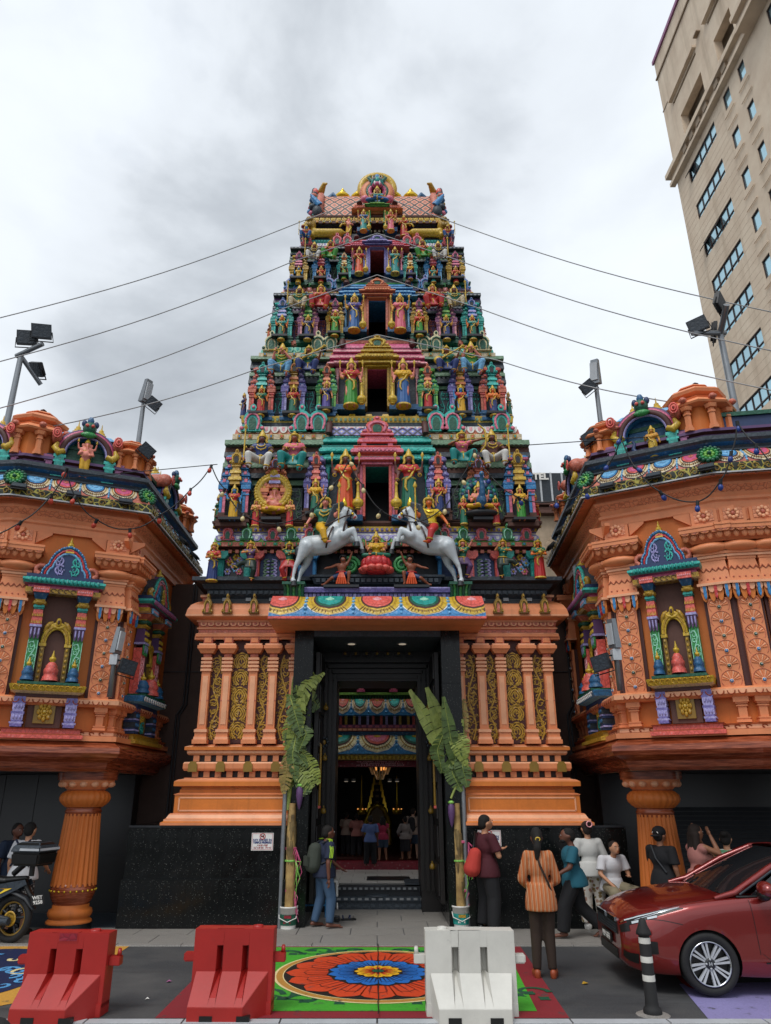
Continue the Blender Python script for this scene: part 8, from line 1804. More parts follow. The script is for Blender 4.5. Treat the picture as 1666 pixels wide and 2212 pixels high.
CAR.rotation_euler = (0,0,CANG);off_ = Matrix.Rotation(CANG,3,'Z') @ V((.86,-.85,0));CAR.scale = (.97,.97,.95);CAR.location = (c0.x-off_.x*.97+.05,c0.y-off_.y*.97,.015)
# ------------------------------------------------------------ motorcycle
q = PG(18,2040);MBK = thing('motorcycle','parked black and yellow motorcycle with top box at the left edge','motorcycle',(q.x,q.y,SWZ));MBK.rotation_euler = (0,0,R(-14));rw = .30
def wheelm(parent,x):
 w_ = put(None,'wheel',parent,(x,0,rw));w_.rotation_euler = (PI/2,0,0);a = MB();a.tube([(rw*.86*math.cos(t_),rw*.86*math.sin(t_),0) for t_ in [2*PI*k/36 for k in range(36)]],.048,10,'rubber',True);a.build('tyre',w_)
 a = MB();a.tube([(rw*.70*math.cos(t_),rw*.70*math.sin(t_),0) for t_ in [2*PI*k/36 for k in range(36)]],.02,6,'oldgold',True)
 for k in range(5):t_ = 2*PI*k/5;a.tube([(.04*math.cos(t_),.04*math.sin(t_),.0),(rw*.68*math.cos(t_+.12),rw*.68*math.sin(t_+.12),0)],.018,6,'charcoal')
 a.lathe([(.05,-.05),(.05,.05)],n=14,key='charcoal');a.lathe([(.1,.055),(.1,.06),(.07,.06),(.07,.055)],n=24,key='ochre');a.build('rim',w_)
wheelm(MBK,0);wheelm(MBK,-1.25);a = MB();a.tube([(0,-.08,rw),(-.5,-.08,rw+.06)],[.03,.05],8,'charcoal');a.tube([(0,.08,rw),(-.5,.08,rw+.06)],[.03,.05],8,'charcoal');a.tube([(.05,-.13,rw-.02),(-.4,-.14,rw-.05),(-.7,-.1,.3)],[.05,.045,.03],8,'slate');a.ell((-.6,0,.42),(.28,.15,.2),'charcoal',12,8);a.tube([(-.95,0,.85),(-1.25,0,rw)],.035,8,'charcoal');a.build('frame',MBK)
a = MB();cap(a,(-.85,0,.82),.12,(-.2,0,.77),.09,'black');cap(a,(-.25,0,.77),.09,(.12,0,.84),.05,'black');a.v = [(x,y*.9,z*.6+.31) for x,y,z in a.v];a.build('saddle',MBK)
a = MB()
for e in (-1,1):a.add([(-.7,e*.12,.55),(-.25,e*.13,.52),(.2,e*.07,.74),(.16,e*.07,.80),(-.2,e*.13,.74),(-.7,e*.13,.74)],[(0,1,2,3,4,5) if e < 0 else (5,4,3,2,1,0)],'slate');a.add([(-.66,e*.126,.6),(-.3,e*.136,.56),(.0,e*.11,.69),(-.3,e*.136,.68)],[(0,1,2,3) if e < 0 else (3,2,1,0)],'bgold')
a.tube([(.1,0,.78),(.22,0,.62),(.36,0,.5)],[.06,.05,.04],6,'black',flat=.6);a.tube([(-.28,0,.6),(-.1,0,.66),(.2,0,.55),(.33,0,.42)],[.07,.09,.08,.05],8,'charcoal',flat=.4);a.build('tail_fairing',MBK)
a = MB();a.box(-.095,.095,-.004,.004,-.07,.07,'black');pl = put(a.mesh('number_plate'),'number_plate',MBK,(.36,-.0,.54),(R(-28),0,R(64)))
for s_,z in (('WET',.008),('9258',-.056)):put(textmesh(s_,.068,'white',bold=.002),'plate_lettering',pl,(0,-.006,z),(PI/2,0,0))
a = MB();a.box(-.02,.42,-.2,.2,.98,1.16,'black',-.025,-.02);bx = a.mesh('top_box');tb = put(bev(bx,.03,3),'top_box',MBK);a = MB();a.box(-.05,.45,-.225,.225,1.165,1.25,'slate',.03,.03);a.box(-.01,.41,-.19,.19,1.25,1.29,'black',.05,.05);a.box(.1,.452,-.229,.229,1.17,1.225,'lgrey',.01,.0);put(bev(a.mesh('lid'),.012,2),'lid',tb)
a = MB();a.tube([(-.1,0,.86),(.05,0,.98)],.04,6,'black');a.tube([(.2,0,.84),(.2,0,.98)],.04,6,'black');a.build('rack',MBK);a = MB();a.tube([(-1.0,-.33,1.0),(-.98,0,.98),(-1.0,.33,1.0)],.018,6,'black');a.ell((-1.1,0,.88),(.12,.13,.14),'lgrey',10,8);a.build('handlebar',MBK)
q = P(20,2196,5.6);SC = thing('scooter','black scooter saddle corner cut off at the bottom left of the picture','scooter',(q.x-.1,5.6,0));a = MB();cap(a,(-.6,0,q.z-.06),.15,(.02,0,q.z-.12),.12,'x');cap(a,(.0,0,q.z-.12),.12,(.3,.05,q.z-.27),.07,'x');put(setmat(remesh(a,.02,2,.6),'rubber'),'saddle',SC);a = MB();a.box(-.7,.15,-.12,.12,.2,q.z-.12,'black',.05,.03);a.build('scooter_body',SC);a = MB();a.tube([(-.5+.21*math.cos(t_),0,.24+.19*math.sin(t_)) for t_ in [2*PI*k/20 for k in range(20)]],.05,8,'rubber',True);a.build('tyre',SC)
# ------------------------------------------------------------ banana plants in buckets, tied to steel posts
def leafmat(name,c1,c2):
 m,t,b = newmat(name);n = noise(t,5,6,.65);c = ramp(t,n,(.35,c1),(.65,c2));ln(t,c,b.inputs['Base Color']);b.inputs['Roughness'].default_value = .45;w_ = t.nodes.new('ShaderNodeTexWave');w_.inputs['Scale'].default_value = 22;w_.inputs['Distortion'].default_value = 1.5;bump(t,b,w_.outputs[0],.25,.01);return m
SPECIAL.update(banana_green=lambda:leafmat('banana_green',lin('66762e'),lin('9aa650')),banana_dark=lambda:leafmat('banana_dark',lin('3a5024'),lin('5c7234')),banana_dry=lambda:leafmat('banana_dry',lin('7a6a34'),lin('a08a4a')),banana_trunk=lambda:leafmat('banana_trunk',lin('8a6c40'),lin('c4a468')),banana_sheath=lambda:leafmat('banana_sheath',lin('4a3a24'),lin('8a7448')))
def bleaf(parent,pts,w_,key,tears=.5,droop=.6):
 a = MB();pts = [V(p) for p in pts];n = 15;L = []
 for i in range(n+1):
  f = i/n*(len(pts)-1);k = min(int(f),len(pts)-2);L.append(pts[k].lerp(pts[k+1],f-k))
 side0 = (L[-1]-L[0]).cross(V((0,-1,.25))).normalized()
 for i in range(n):
  f0,f1 = i/n,(i+1)/n;ww = lambda f:w_*max(.08,math.sin(PI*min(1,.06+f*.95)))**.6
  for e in (-1,1):
   dr = V((0,rnd.uniform(-.06,.03),-droop*w_*rnd.uniform(.2,.9) if rnd.random() < tears else -droop*w_*.35));sl = rnd.uniform(-.15,.15)*w_ if rnd.random() < tears else 0
   gap = .012 if rnd.random() < tears else 0;d = (L[i+1]-L[i]).normalized()
   p0,p1 = L[i]+d*gap,L[i+1];q0 = p0+side0*e*ww(f0)*rnd.uniform(.92,1)+dr*ww(f0)/w_+d*sl;q1 = p1+side0*e*ww(f1)+dr*ww(f1)/w_+d*sl;m0,m1 = p0.lerp(q0,.5)+V((0,0,.03*w_)),p1.lerp(q1,.5)+V((0,0,.03*w_))
   a.add([p0,p1,m1,m0,q1,q0],[(0,1,2,3),(3,2,4,5)] if e > 0 else [(3,2,1,0),(5,4,2,3)],key)
 a.tube(L,[.014*(1-.8*i/n) for i in range(n+1)],5,'banana_dry' if key == 'banana_dry' else 'banana_green');a.build('banana_leaf',parent)
def bucket(label,u,v,keyl,keyt):
 p = PG(u,v,SWZ);t = thing('paint_bucket',label,'bucket',p);a = MB();a.lathe([(.118,0),(.14,.28),(.146,.28),(.146,.305),(.138,.305),(.13,.27),(.0,.26)],n=24,key='white');a.build('pail',t);a = MB();n = 14;a.add([(.1255*math.cos(q)*(1+.13*z/.28),.1255*math.sin(q)*(1+.13*z/.28),z) for z in (.05,.2) for q in [-PI+PI*k/n*1.0 for k in range(n+1)]],[(k,k+1,n+1+k+1,n+1+k) for k in range(n)],keyl);a.v = [(x,y,z) for x,y,z in a.v]
 o = a.build('paper_label',t);a = MB()
 for k in range(4):a.box(-.06+.03*k,-.04+.03*k,-.128,-.124,.075,.1,keyt)
 a.box(-.05,.06,-.137,-.13,.15,.19,'ochre' if keyt == 'white' else 'crimson');a.build('label_print',o);a = MB();a.tube([(-.146,0,.25),(-.13,-.1,.15),(0,-.15,.1),(.13,-.1,.15),(.146,0,.25)],.007,5,'white');a.build('handle',t);return p
def ribbon(parent,p,n,key='rose'):
 a = MB()
 for k in range(n):a.tube([V((.085*math.cos(q),.085*math.sin(q),.012*k)) for q in [2*PI*j/12 for j in range(12)]],.009,4,key,True)
 for k in range(5):a.tube([(.09,-.06,0),(.12+rnd.uniform(-.05,.08),-.1,-.08*k),(.1+rnd.uniform(-.08,.1),-.08,-.12-.1*k)],[.008,.006,.003],4,key)
 a.build('ribbon',parent,p)
for nm,u,v,lab in (('left',622,2005,'white paint bucket with red and green label under the left banana plant'),('right',997,2003,'white paint bucket with teal label under the right banana plant')):
 p = bucket(lab,u,v,'dgreen' if nm == 'left' else 'teal','crimson' if nm == 'left' else 'white');Yb = p.y;s_ = -1 if nm == 'left' else 1
 T_ = thing('banana_plant','wilted banana plant with torn drooping leaves tied to a post %s of the doorway' % nm,'banana plant',(p.x,p.y,p.z+.26));o = V((p.x,p.y,p.z+.26));L = lambda u_,v_,dy=0:P(u_,v_,Yb+dy)-o
 R_ = random.Random(3 if nm == 'left' else 9);zt = L(u,1735).z;a = MB();a.tube([(0,0,-.2),(.01,0,zt*.3),(-.01,.0,zt*.7),(0,0,zt)],[.082,.078,.068,.055],14,'banana_trunk')
 for k in range(26):q = rnd.uniform(0,2*PI);z0 = rnd.uniform(.1 if nm == 'right' else zt*.55,zt*.95);r_ = .083-.025*z0/zt;a.strip([(r_*math.cos(q),r_*math.sin(q),z0),(r_*1.03*math.cos(q+.1),r_*1.03*math.sin(q+.1),z0-.12),(r_*1.1*math.cos(q+.15),r_*1.1*math.sin(q+.15),z0-.26)],[.05,.06,.02],'banana_sheath',.01,V((math.cos(q),math.sin(q),0)))
 a.build('trunk',T_)
 if nm == 'left':
  lv_ = [((632+R_.uniform(-12,14),1500+q*14+R_.uniform(-15,15)),(640+R_.uniform(-22,30),1540+q*14),(642+R_.uniform(-32,36),1590+q*11),R_.uniform(.09,.15),('banana_dark','banana_green','banana_dark')[q % 3]) for q in range(13)]+[((628,1700),(640,1560),(640,1440),.13,'banana_green'),((640,1560),(660,1480),(700,1452),.12,'banana_green'),((650,1560),(675,1470),(670,1440),.1,'banana_green'),((640,1500),(676,1510),(690,1530),.14,'banana_dark'),((640,1540),(640,1600),(625,1680),.15,'banana_dark'),((630,1560),(655,1600),(660,1660),.13,'banana_dark'),((650,1620),(672,1650),(690,1693),.13,'banana_green'),((625,1620),(620,1660),(613,1715),.12,'banana_dry'),((640,1480),(650,1530),(668,1570),.13,'banana_dark'),((640,1590),(632,1630),(640,1690),.1,'banana_dark'),((628,1640),(640,1560),(655,1500),.14,'banana_green'),((640,1520),(625,1570),(618,1620),.11,'banana_green')]
 else:
  lv_ = [((985+R_.uniform(-14,14),1560+q*14),(985+R_.uniform(-20,25),1600+q*12),(988+R_.uniform(-32,30),1650+q*10),R_.uniform(.1,.15),('banana_dark','banana_green')[q % 2]) for q in range(7)]+[((990,1700),(950,1600),(885,1490),.15,'banana_green'),((990,1690),(965,1590),(922,1485),.16,'banana_green'),((995,1680),(975,1600),(958,1505),.13,'banana_dark'),((990,1670),(985,1580),(988,1520),.14,'banana_green'),((985,1640),(998,1560),(1003,1510),.11,'banana_dry'),((995,1620),(1000,1660),(1010,1700),.14,'banana_dark'),((985,1600),(975,1650),(975,1690),.16,'banana_dark'),((980,1600),(985,1660),(1002,1720),.13,'banana_green'),((985,1580),(1000,1600),(1008,1640),.12,'banana_green'),((960,1580),(945,1620),(955,1670),.14,'banana_dark')]
 for k,(b0,b1,b2,w_,key) in enumerate(lv_):dy = -.12+.3*R_.random();bleaf(T_,[L(*b0,dy*.3),L(*b1,dy),L(*b2,dy*1.2)],w_*1.02,key,.45 if nm == 'left' else .3,.7 if nm == 'left' else .35)
 a = MB()
 for k,(b0,b1) in enumerate((((u,1745),(u-8,1650)),((u,1745),(u+12,1660)),((u,1745),(u+2,1610)),((u,1750),(u-14,1690)))):a.tube([L(*b0),L((b0[0]+b1[0])/2,(b0[1]+b1[1])/2,.03),L(*b1)],[.035,.025,.018],7,'banana_green')
 a.build('leaf_stalk',T_);a = MB();fx,fv = (648,1705) if nm == 'left' else (975,1742);pb = L(fx,fv,-.1);a.tube([L(u,1700 if nm == 'left' else 1700),(L(u,1680)+pb)*.5+V((0,0,.1)),pb+V((0,0,.12))],[.025,.022,.02],7,'banana_green');a.ell(pb+V((0,0,.06)),(.05,.05,.03),'lime',8,5);a.lathe([(.0,-.32),(.03,-.25),(.06,-.1),(.055,0),(.03,.05)],pb,10,'plum');a.v = a.v;a.build('banana_flower',T_)
 T2 = thing('steel_post','grey steel post holding up the %s banana plant' % nm,'post',(0,0,0));xs_ = Xat(604 if nm == 'left' else 1012,2003,Yb);a = MB();a.tube([(xs_,Yb-.03,SWZ),(xs_,Yb-.03,Zat(1690 if nm == 'left' else 1605,Yb))],.036,12,'steel');a.build('tube',T2)
 ribbon(T2,(p.x if nm == 'left' else xs_-.04,Yb+.02,Zat(1835 if nm == 'left' else 1820,Yb)),3);ribbon(T2,(p.x if nm == 'left' else xs_-.04,Yb+.02,Zat(1925,Yb)),3);ribbon(T2,(p.x,Yb,Zat(1860,Yb)),2,'lime')
# ------------------------------------------------------------ small things at the door
q = PG(668,1985,SWZ);TB = thing('folding_table','blue legged table behind the man with the backpack','table',(q.x,q.y+.35,SWZ));zt = Zat(1893,q.y+.35)-SWZ;a = MB();a.box(-.32,.3,-.25,.25,zt-.03,zt,'black');a.build('table_top',TB)
for x in (-.28,.26):
 for y in (-.2,.2):a = MB();a.tube([(x,y,0),(x,y,zt-.03)],.016,6,'blue');a.build('leg',TB)
a = MB();a.tube([(-.28,-.2,.18),(.26,-.2,.18)],.014,6,'blue');a.build('stretcher',TB)
q2 = V((q.x-.06,q.y+.35,SWZ+zt));t = thing('plastic_tub','clear plastic tub on the blue table','tub',q2+V((-.02,.05,0)));a = MB();a.box(-.17,.17,-.12,.12,0,.36,'lgrey',-.02,-.02);a.build('tub',t);a = MB();a.box(-.2,.2,-.15,.15,.36,.385,'white');a.build('lid',t)
t = thing('plastic_bag','orange-red plastic bag on the blue table','bag',q2+V((.04,-.2,0)));a = MB();a.ell((0,0,.11),(.16,.08,.11),'x',12,8);cap(a,(-.08,0,.18),.04,(-.1,0,.24),.015);cap(a,(.08,0,.18),.04,(.1,0,.24),.015);put(setmat(remesh(a,.02,1,.6),'sariorange'),'bag',t)
q = PG(728,1964,SWZ);t = thing('plastic_stool','white plastic stool half hidden behind the man with the backpack','stool',(q.x-.16,q.y+.16,SWZ));a = MB();a.box(-.17,.17,-.17,.17,.43,.46,'white',.01,.01);a.build('seat',t)
for x in (-1,1):
 for y in (-1,1):a = MB();a.tube([(x*.17,y*.17,0),(x*.145,y*.145,.44)],[.022,.026],6,'white');a.build('leg',t)
def shoe(name,label,u,v,rz,key,key2,kind='shoe',group=None):
 p = PG(u,v,SWZ);t = thing(name,label,'shoes' if kind == 'shoe' else 'sandal',p,rz,group);a = MB()
 sole = [(-.04,-.13),(.04,-.13),(.048,-.04),(.042,.06),(.036,.12),(-.036,.12),(-.042,.05),(-.05,-.05)];vs = [(x,y,z) for z in (0,.025) for x,y in sole];n = 8;a.add(vs,[tuple(range(n-1,-1,-1)),tuple(range(n,2*n))]+[(i,(i+1) % n,n+(i+1) % n,n+i) for i in range(n)],key2);a.build('sole',t);a = MB()
 if kind == 'shoe':a.ell((0,-.06,.045),(.046,.075,.045),key,10,7);a.ell((0,.05,.06),(.042,.075,.06),key,10,7);a.strip([(-.03,-.05,.088),(.03,-.02,.095)],.01,'white',.004,V((0,0,1)))
 else:a.tube([(-.045,-.02,.025),(-.03,-.03,.065),(.03,-.03,.065),(.045,-.02,.025)],.016,6,key,flat=.5);a.tube([(-.042,.08,.025),(-.03,.09,.07),(.03,.09,.07),(.042,.08,.025)],.012,6,key,flat=.5)
 a.build('upper',t)
shoe('sandal','dark strapped sandal nearer the stool',728,1990,R(180),'charcoal','black','sandal','black sandals by the door');shoe('sandal','dark strapped sandal farther from the stool, turned sideways',752,1988,R(105),'navy','black','sandal','black sandals by the door')
for i,(u,v,rz,k1,k2,lab) in enumerate(((1060,1999,80,'lime','white','neon green sports shoe beside the man in maroon'),(1088,1998,60,'charcoal','black','black shoe left out by the granite base, nearest the man in maroon'),(1106,1999,100,'black','black','black shoe in the middle of the shoe row'),(1124,1994,120,'crimson','white','red and white shoe left of the striped woman\'s legs'),(1140,1997,75,'red','white','red and white shoe right behind the striped woman\'s legs'),(1196,1993,10,'crimson','white','maroon shoe behind the walking man, left one'),(1216,1993,5,'maroon','white','maroon shoe behind the walking man, right one'))):
 shoe('shoe',lab,u,v,R(rz),k1,k2,'shoe','shoes left along the granite base')
for lab,u,v,key,w_ in (('small crumpled purple wrapper lying on the asphalt between the red barriers',365,2122,'mauve',.03),('dry leaf on the asphalt in front of the striped shirt wearer',1264,2126,'ochre',.04),('white scrap of paper on the asphalt near the yellow painting',318,2160,'white',.02),('dry leaf on the pavement by the left granite base',470,2020,'banana_dry',.04)):
 q = PG(u,v,0 if v > 2045 else SWZ);a = MB();a.add([(-w_,-w_*.5,.004),(w_*.3,-w_,.016),(w_*1.1,w_*.4,.005),(-w_*.2,w_,.02)],[(0,1,2,3)],key);tag(a.build('litter',None,q+V((0,0,.002))),lab,'litter')
# ============================================================ people
def cloth(name,h,var=.16):
 m,t,b = newmat(name);rgb = lin(h);n = noise(t,5,5,.6);c = ramp(t,n,(.3,tuple(x*(1-var) for x in rgb)),(.7,rgb));ln(t,c,b.inputs['Base Color']);b.inputs['Roughness'].default_value = .85;bump(t,b,noise(t,11,5,.6,sc3=(1,1,.45)),.45,.02);return m
def stripes():
 m,t,b = newmat('orange_stripes');tcn = t.nodes.new('ShaderNodeTexCoord');sp = t.nodes.new('ShaderNodeSeparateXYZ');ln(t,tcn.outputs['Object'],sp.inputs[0]);mm = t.nodes.new('ShaderNodeMath');mm.operation = 'MULTIPLY';mm.inputs[1].default_value = 30;ln(t,sp.outputs['X'],mm.inputs[0]);f = t.nodes.new('ShaderNodeMath');f.operation = 'FRACT';ln(t,mm.outputs[0],f.inputs[0])
 o,w_,d = lin('b06030'),lin('c8a480'),lin('94502c');c = ramp(t,f.outputs[0],(0,o),(.38,o),(.4,w_),(.5,w_),(.52,d),(.68,d),(.7,w_),(.76,w_),(.78,o));ln(t,c,b.inputs['Base Color']);b.inputs['Roughness'].default_value = .85;bump(t,b,noise(t,12,5,.6,sc3=(1,1,.4)),.6,.02);return m
def hstripes():
 m,t,b = newmat('green_stripes');tcn = t.nodes.new('ShaderNodeTexCoord');sp = t.nodes.new('ShaderNodeSeparateXYZ');ln(t,tcn.outputs['Object'],sp.inputs[0]);mm = t.nodes.new('ShaderNodeMath');mm.operation = 'MULTIPLY';mm.inputs[1].default_value = 30;ln(t,sp.outputs['Z'],mm.inputs[0]);f = t.nodes.new('ShaderNodeMath');f.operation = 'FRACT';ln(t,mm.outputs[0],f.inputs[0]);g_ = lin('5f9a72');c = ramp(t,f.outputs[0],(0,g_),(.72,g_),(.74,lin('d8e0d8')),(.95,lin('d8e0d8')));ln(t,c,b.inputs['Base Color']);b.inputs['Roughness'].default_value = .85;return m
def floral(name,base,cs,scl):
 m,t,b = newmat(name);tcn = t.nodes.new('ShaderNodeTexCoord');v = t.nodes.new('ShaderNodeTexVoronoi');v.inputs['Scale'].default_value = scl;v.inputs['Randomness'].default_value = 1;ln(t,tcn.outputs['Object'],v.inputs['Vector']);s_ = t.nodes.new('ShaderNodeSeparateColor');ln(t,v.outputs['Color'],s_.inputs[0]);col = ramp(t,s_.outputs[0],(.0,cs[0]),(.4,cs[1]),(.7,cs[2]));n = noise(t,scl*2,3);ad = t.nodes.new('ShaderNodeMath');ad.operation = 'MULTIPLY_ADD';ad.inputs[1].default_value = .5;ln(t,n,ad.inputs[0]);ln(t,v.outputs['Distance'],ad.inputs[2]);c = mixc(t,ramp(t,ad.outputs[0],(.62,(1,1,1)),(.68,(0,0,0))),base,col);ln(t,c,b.inputs['Base Color']);b.inputs['Roughness'].default_value = .85;bump(t,b,noise(t,10,4),.4,.02);return m
CL = dict(c_navy='1e2740',c_jeans='3f5a78',c_maroon='4a1420',c_black='16161a',c_brown='33241c',c_teal='1a5a6c',c_navyd='1c2c44',c_white='d6d6da',c_whitel='c8c8c4',c_khaki='8a8068',c_pink='b0746c',c_ljeans='8a9cb4',c_blue='5a6ea0',c_hotpink='a02848',c_beige='b09a8c',c_denim='34465c',c_grey='8a807c',c_dark='202026',c_pack='3a4038',c_bagred='b83a30',c_hair='14100e',c_hairb='241812',sk_b='6a4030',sk_m='96664c',sk_t='bd8868',sk_l='cc9e84')
for k_,h_ in CL.items():SPECIAL[k_] = (lambda k_=k_,h_=h_:cloth(k_,h_)) if not k_.startswith('sk') else (lambda k_=k_,h_=h_:paintmat(k_,lin(h_),.55,0,.1,6,.08,90))
SPECIAL.update(orange_stripes=stripes,green_stripes=hstripes,floral=lambda:floral('floral',lin('c8c2b8'),(lin('8a5a48'),lin('a08070'),lin('7a6a3c')),26),bwprint=lambda:floral('bwprint',lin('202022'),(lin('c0c0c0'),lin('a0a0a0'),lin('8a8a8a')),40),neon=lambda:paintmat('neon',lin('b4e02c'),.5,0,.05,3,0))
def frust(mb,p0,r0,p1,r1,key='x',n=14):
 p0,p1 = V(p0),V(p1);d = (p1-p0).normalized();mb.tube([p0-d*r0*.8,p0-d*r0*.4,p0,p1],[r0*.4,r0*.9,r0,r1],n,key)
def person(label,u,v,vt,yaw,J=None,skin='sk_m',f=0,top=('c_white','half'),bottom=('c_black','long'),hairk=('short','c_hair'),shoes='black',z=SWZ,wide=1.12,extra=None,look=0,y=None,hem=.0,hand_curl=.5):
 J = joints(**{**dict(kL=(-.064,-.015,.28),kR=(.064,-.015,.28),aL=(-.075,.012,.045),aR=(.075,.012,.045),tL=(-.09,-.085,.02),tR=(.09,-.085,.02),hipL=(-.054,0,.5),hipR=(.054,0,.5),**(dict(sL=(-.092,0,.80),sR=(.092,0,.80)) if f else {})),**(J or {})});p = PG(u,v,z) if y is None else P(u,v,y);H = (Zat(vt,p.y)-z)/.995;t = thing('person',label,'person',(p.x,p.y,z),yaw,None,(H*wide,H*wide,H));VX = .0105
 b = MB();torso(b,J,-.004,f);arms(b,J,-.003);legs(b,J,-.004);headm(b,J);me = remesh(b,VX,2,.6);h_ = MB()
 for q in 'LR':hand(h_,J,q,'x',hand_curl)
 if shoes is None:
  for q in 'LR':
   for k in range(5):tt = J['t'+q];d = (tt-J['a'+q]);d.z = 0;d.normalize();sd_ = V((-d.y,d.x,0));cap(h_,tt+sd_*(k-2)*.0085+V((0,0,-.008)),.0065,tt+sd_*(k-2)*.0085+d*(.026-.003*abs(k-2))+V((0,0,-.01)),.005,'x',6)
 meshadd(me,h_,skin);put(setmat(me,skin),'body',t)
 key,sl = top;g = MB();torso(g,J,.010,f,0 if hem <= 0 else 0)
 g2 = MB();zt_ = .09;B = basis(J);g2.lathe([(.1+f*.008+w_,z_) for w_,z_ in ((.03,-.045-hem),(.028,-.02),(.018,.03),(-.004,zt_))],(0,0,0),20,'x');g2.v = [tuple(J['pel']+B @ V((x,y*.84,z_))) for x,y,z_ in g2.v];g.add(g2.v,g2.f,'x')
 if sl != 'none':
  for q in 'LR':
   s_,e_,hh = J['s'+q],J['e'+q],J['h'+q]
   if sl == 'half':frust(g,s_,.043,s_.lerp(e_,.78),.046)
   elif sl == 'cap':frust(g,s_,.045,s_.lerp(e_,.4),.045)
   else:frust(g,s_,.043,e_,.041);frust(g,e_,.042,e_.lerp(hh,.86 if sl == 'long' else .5),.034)
 put(setmat(remesh(g,VX,2,.6),key),'top' if f else 'shirt',t)
 key,kind = bottom;g = MB()
 if kind == 'skirt':skirt(g,J['pel'].z+.05,.2,.1,.125,'x',9,.05);put(setmat(bmesh_from(g),key),'skirt',t)
 else:
  g.ell(J['pel']-V((0,0,.01)),(.1+f*.008,.078,.085),'x',14,9);end = {'long':.96,'shorts':0,'slim':.97}[kind];w_ = .004 if kind == 'slim' else .014
  for q in 'LR':
   hp_,kn,an = J['hip'+q],J['k'+q],J['a'+q]
   if kind == 'shorts':frust(g,hp_,.07,hp_.lerp(kn,.92),.064)
   else:cap(g,hp_,.062+w_*.6,kn,.046+w_);frust(g,kn,.046+w_,kn.lerp(an,end),.03+w_*1.6)
  put(setmat(remesh(g,VX,2,.6),key),'trousers' if kind != 'shorts' else 'shorts',t)
 if shoes:
  for q in 'LR':
   g = MB();a_,tt = J['a'+q],J['t'+q];cap(g,a_+V((0,.02,-.012)),.029,tt+V((0,0,.004)),.025);cap(g,a_+V((0,.02,-.03)),.026,tt+V((0,-.005,-.008)),.025);put(setmat(remesh(g,.009,1,.7),shoes),'shoe',t)
 hs,hk = hairk;g = MB();h = J['hea'];g.ell(h+V((0,.012,.016)),(.050,.056,.059),'x',14,9);g.ell(h+V((0,.03,-.012)),(.045,.04,.05),'x',12,8)
 if hs == 'pony':cap(g,h+V((0,.06,.0)),.03,h+V((.01,.085,-.07)),.034);cap(g,h+V((.01,.085,-.07)),.034,h+V((.015,.075,-.14)),.02)
 if hs == 'bun':g.ell(h+V((0,.06,.045)),(.034,.03,.03),'x',10,7)
 if hs == 'long':
  for dx in (-.03,0,.03):cap(g,h+V((dx,.03,-.02)),.034,h+V((dx*1.3,.045,-.16)),.026)
 put(setmat(remesh(g,.0085,1,.6),hk),'hair',t);g = MB()
 for e in (-1,1):g.ell(h+V((e*.019,-.053,.004)),(.0062,.005,.0032),'white',6,4);g.ell(h+V((e*.019,-.0575,.004)),.0035,'black',5,4);g.strip([h+V((e*.008,-.056,.017)),h+V((e*.02,-.056,.021)),h+V((e*.032,-.05,.016))],.005,'black',.003)
 g.ell(h+V((0,-.057,-.035)),(.012,.005,.0035),'rust',6,4)
 if hs == 'beard':g.ell(h+V((0,-.036,-.05)),(.032,.028,.022),'c_hair',10,6);g.strip([h+V((-.014,-.06,-.026)),h+V((0,-.064,-.023)),h+V((.014,-.06,-.026))],.007,'c_hair',.004)
 g.build('face',t)
 if extra:extra(t,J)
 return t
def strapline(t,J,pts,w_,key,nm='strap'):g = MB();g.tube(pts,w_,6,key,flat=.6);g.build(nm,t)
def pack(key,big=1):
 def f_(t,J):
  g = MB();c = J['che'];cap(g,c+V((0,.1,.04)),.068,c+V((0,.12,-.12*big)),.08);put(setmat(remesh(g,.012,2,.6),key),'backpack',t);g = MB();g.box(-.05,.05,.18,.205,c.z-.13,c.z-.02,key);put(bev(g.mesh('pocket'),.01),'pocket',t)
  for e in (-1,1):strapline(t,J,[c+V((e*.06,.06,.10)),c+V((e*.068,-.01,.125)),c+V((e*.072,-.075,.06)),c+V((e*.085,-.05,-.06)),c+V((e*.07,.07,-.1))],.013,'charcoal','shoulder_strap')
 return f_
def neonpack(t,J):
 pack('c_pack')(t,J);g = MB()
 for q in 'LR':
  s_,e_ = J['s'+q],J['e'+q];d = (e_-s_).normalized()
  for k in (-1,0,1):g.strip([J['nec'].lerp(s_,.4)+V((0,k*.014,.035)),s_+V((0,k*.014,.05)),s_.lerp(e_,.35)+V(((.05 if q == 'R' else -.05),k*.014,.01)),s_.lerp(e_,.72)+V(((.05 if q == 'R' else -.05),k*.014,.004))],.006,'neon',.004,V((1 if q == 'R' else -1,0,.6)).normalized())
 for e in (-1,1):g.strip([J['che']+V((e*.098,-.03,-.02)),J['pel']+V((e*.104,-.012,.09)),J['pel']+V((e*.104,.0,-.04))],.016,'neon',.006,V((e,0,0)))
 g.build('neon_stripe',t)
arm_down = dict(eR=(.14,-.02,.635),hR=(.145,-.05,.49))
person('person in navy shirt with neon stripes, jeans and dark backpack by the doorway',698,2004,1781,R(118),dict(hea=(.0,-.035,.915),nec=(0,-.01,.83),sL=(-.105,-.01,.80),eR=(.16,-.09,.655),hR=(.15,-.24,.54),eL=(-.15,.03,.62),hL=(-.15,.02,.47),kL=(-.064,-.05,.28),aL=(-.075,-.03,.045),tL=(-.09,-.13,.02),kR=(.064,.0,.28),aR=(.075,.06,.045),tR=(.09,-.03,.02)),'sk_b',0,('c_navy','half'),('c_jeans','slim'),('short','c_hair'),None,extra=neonpack)
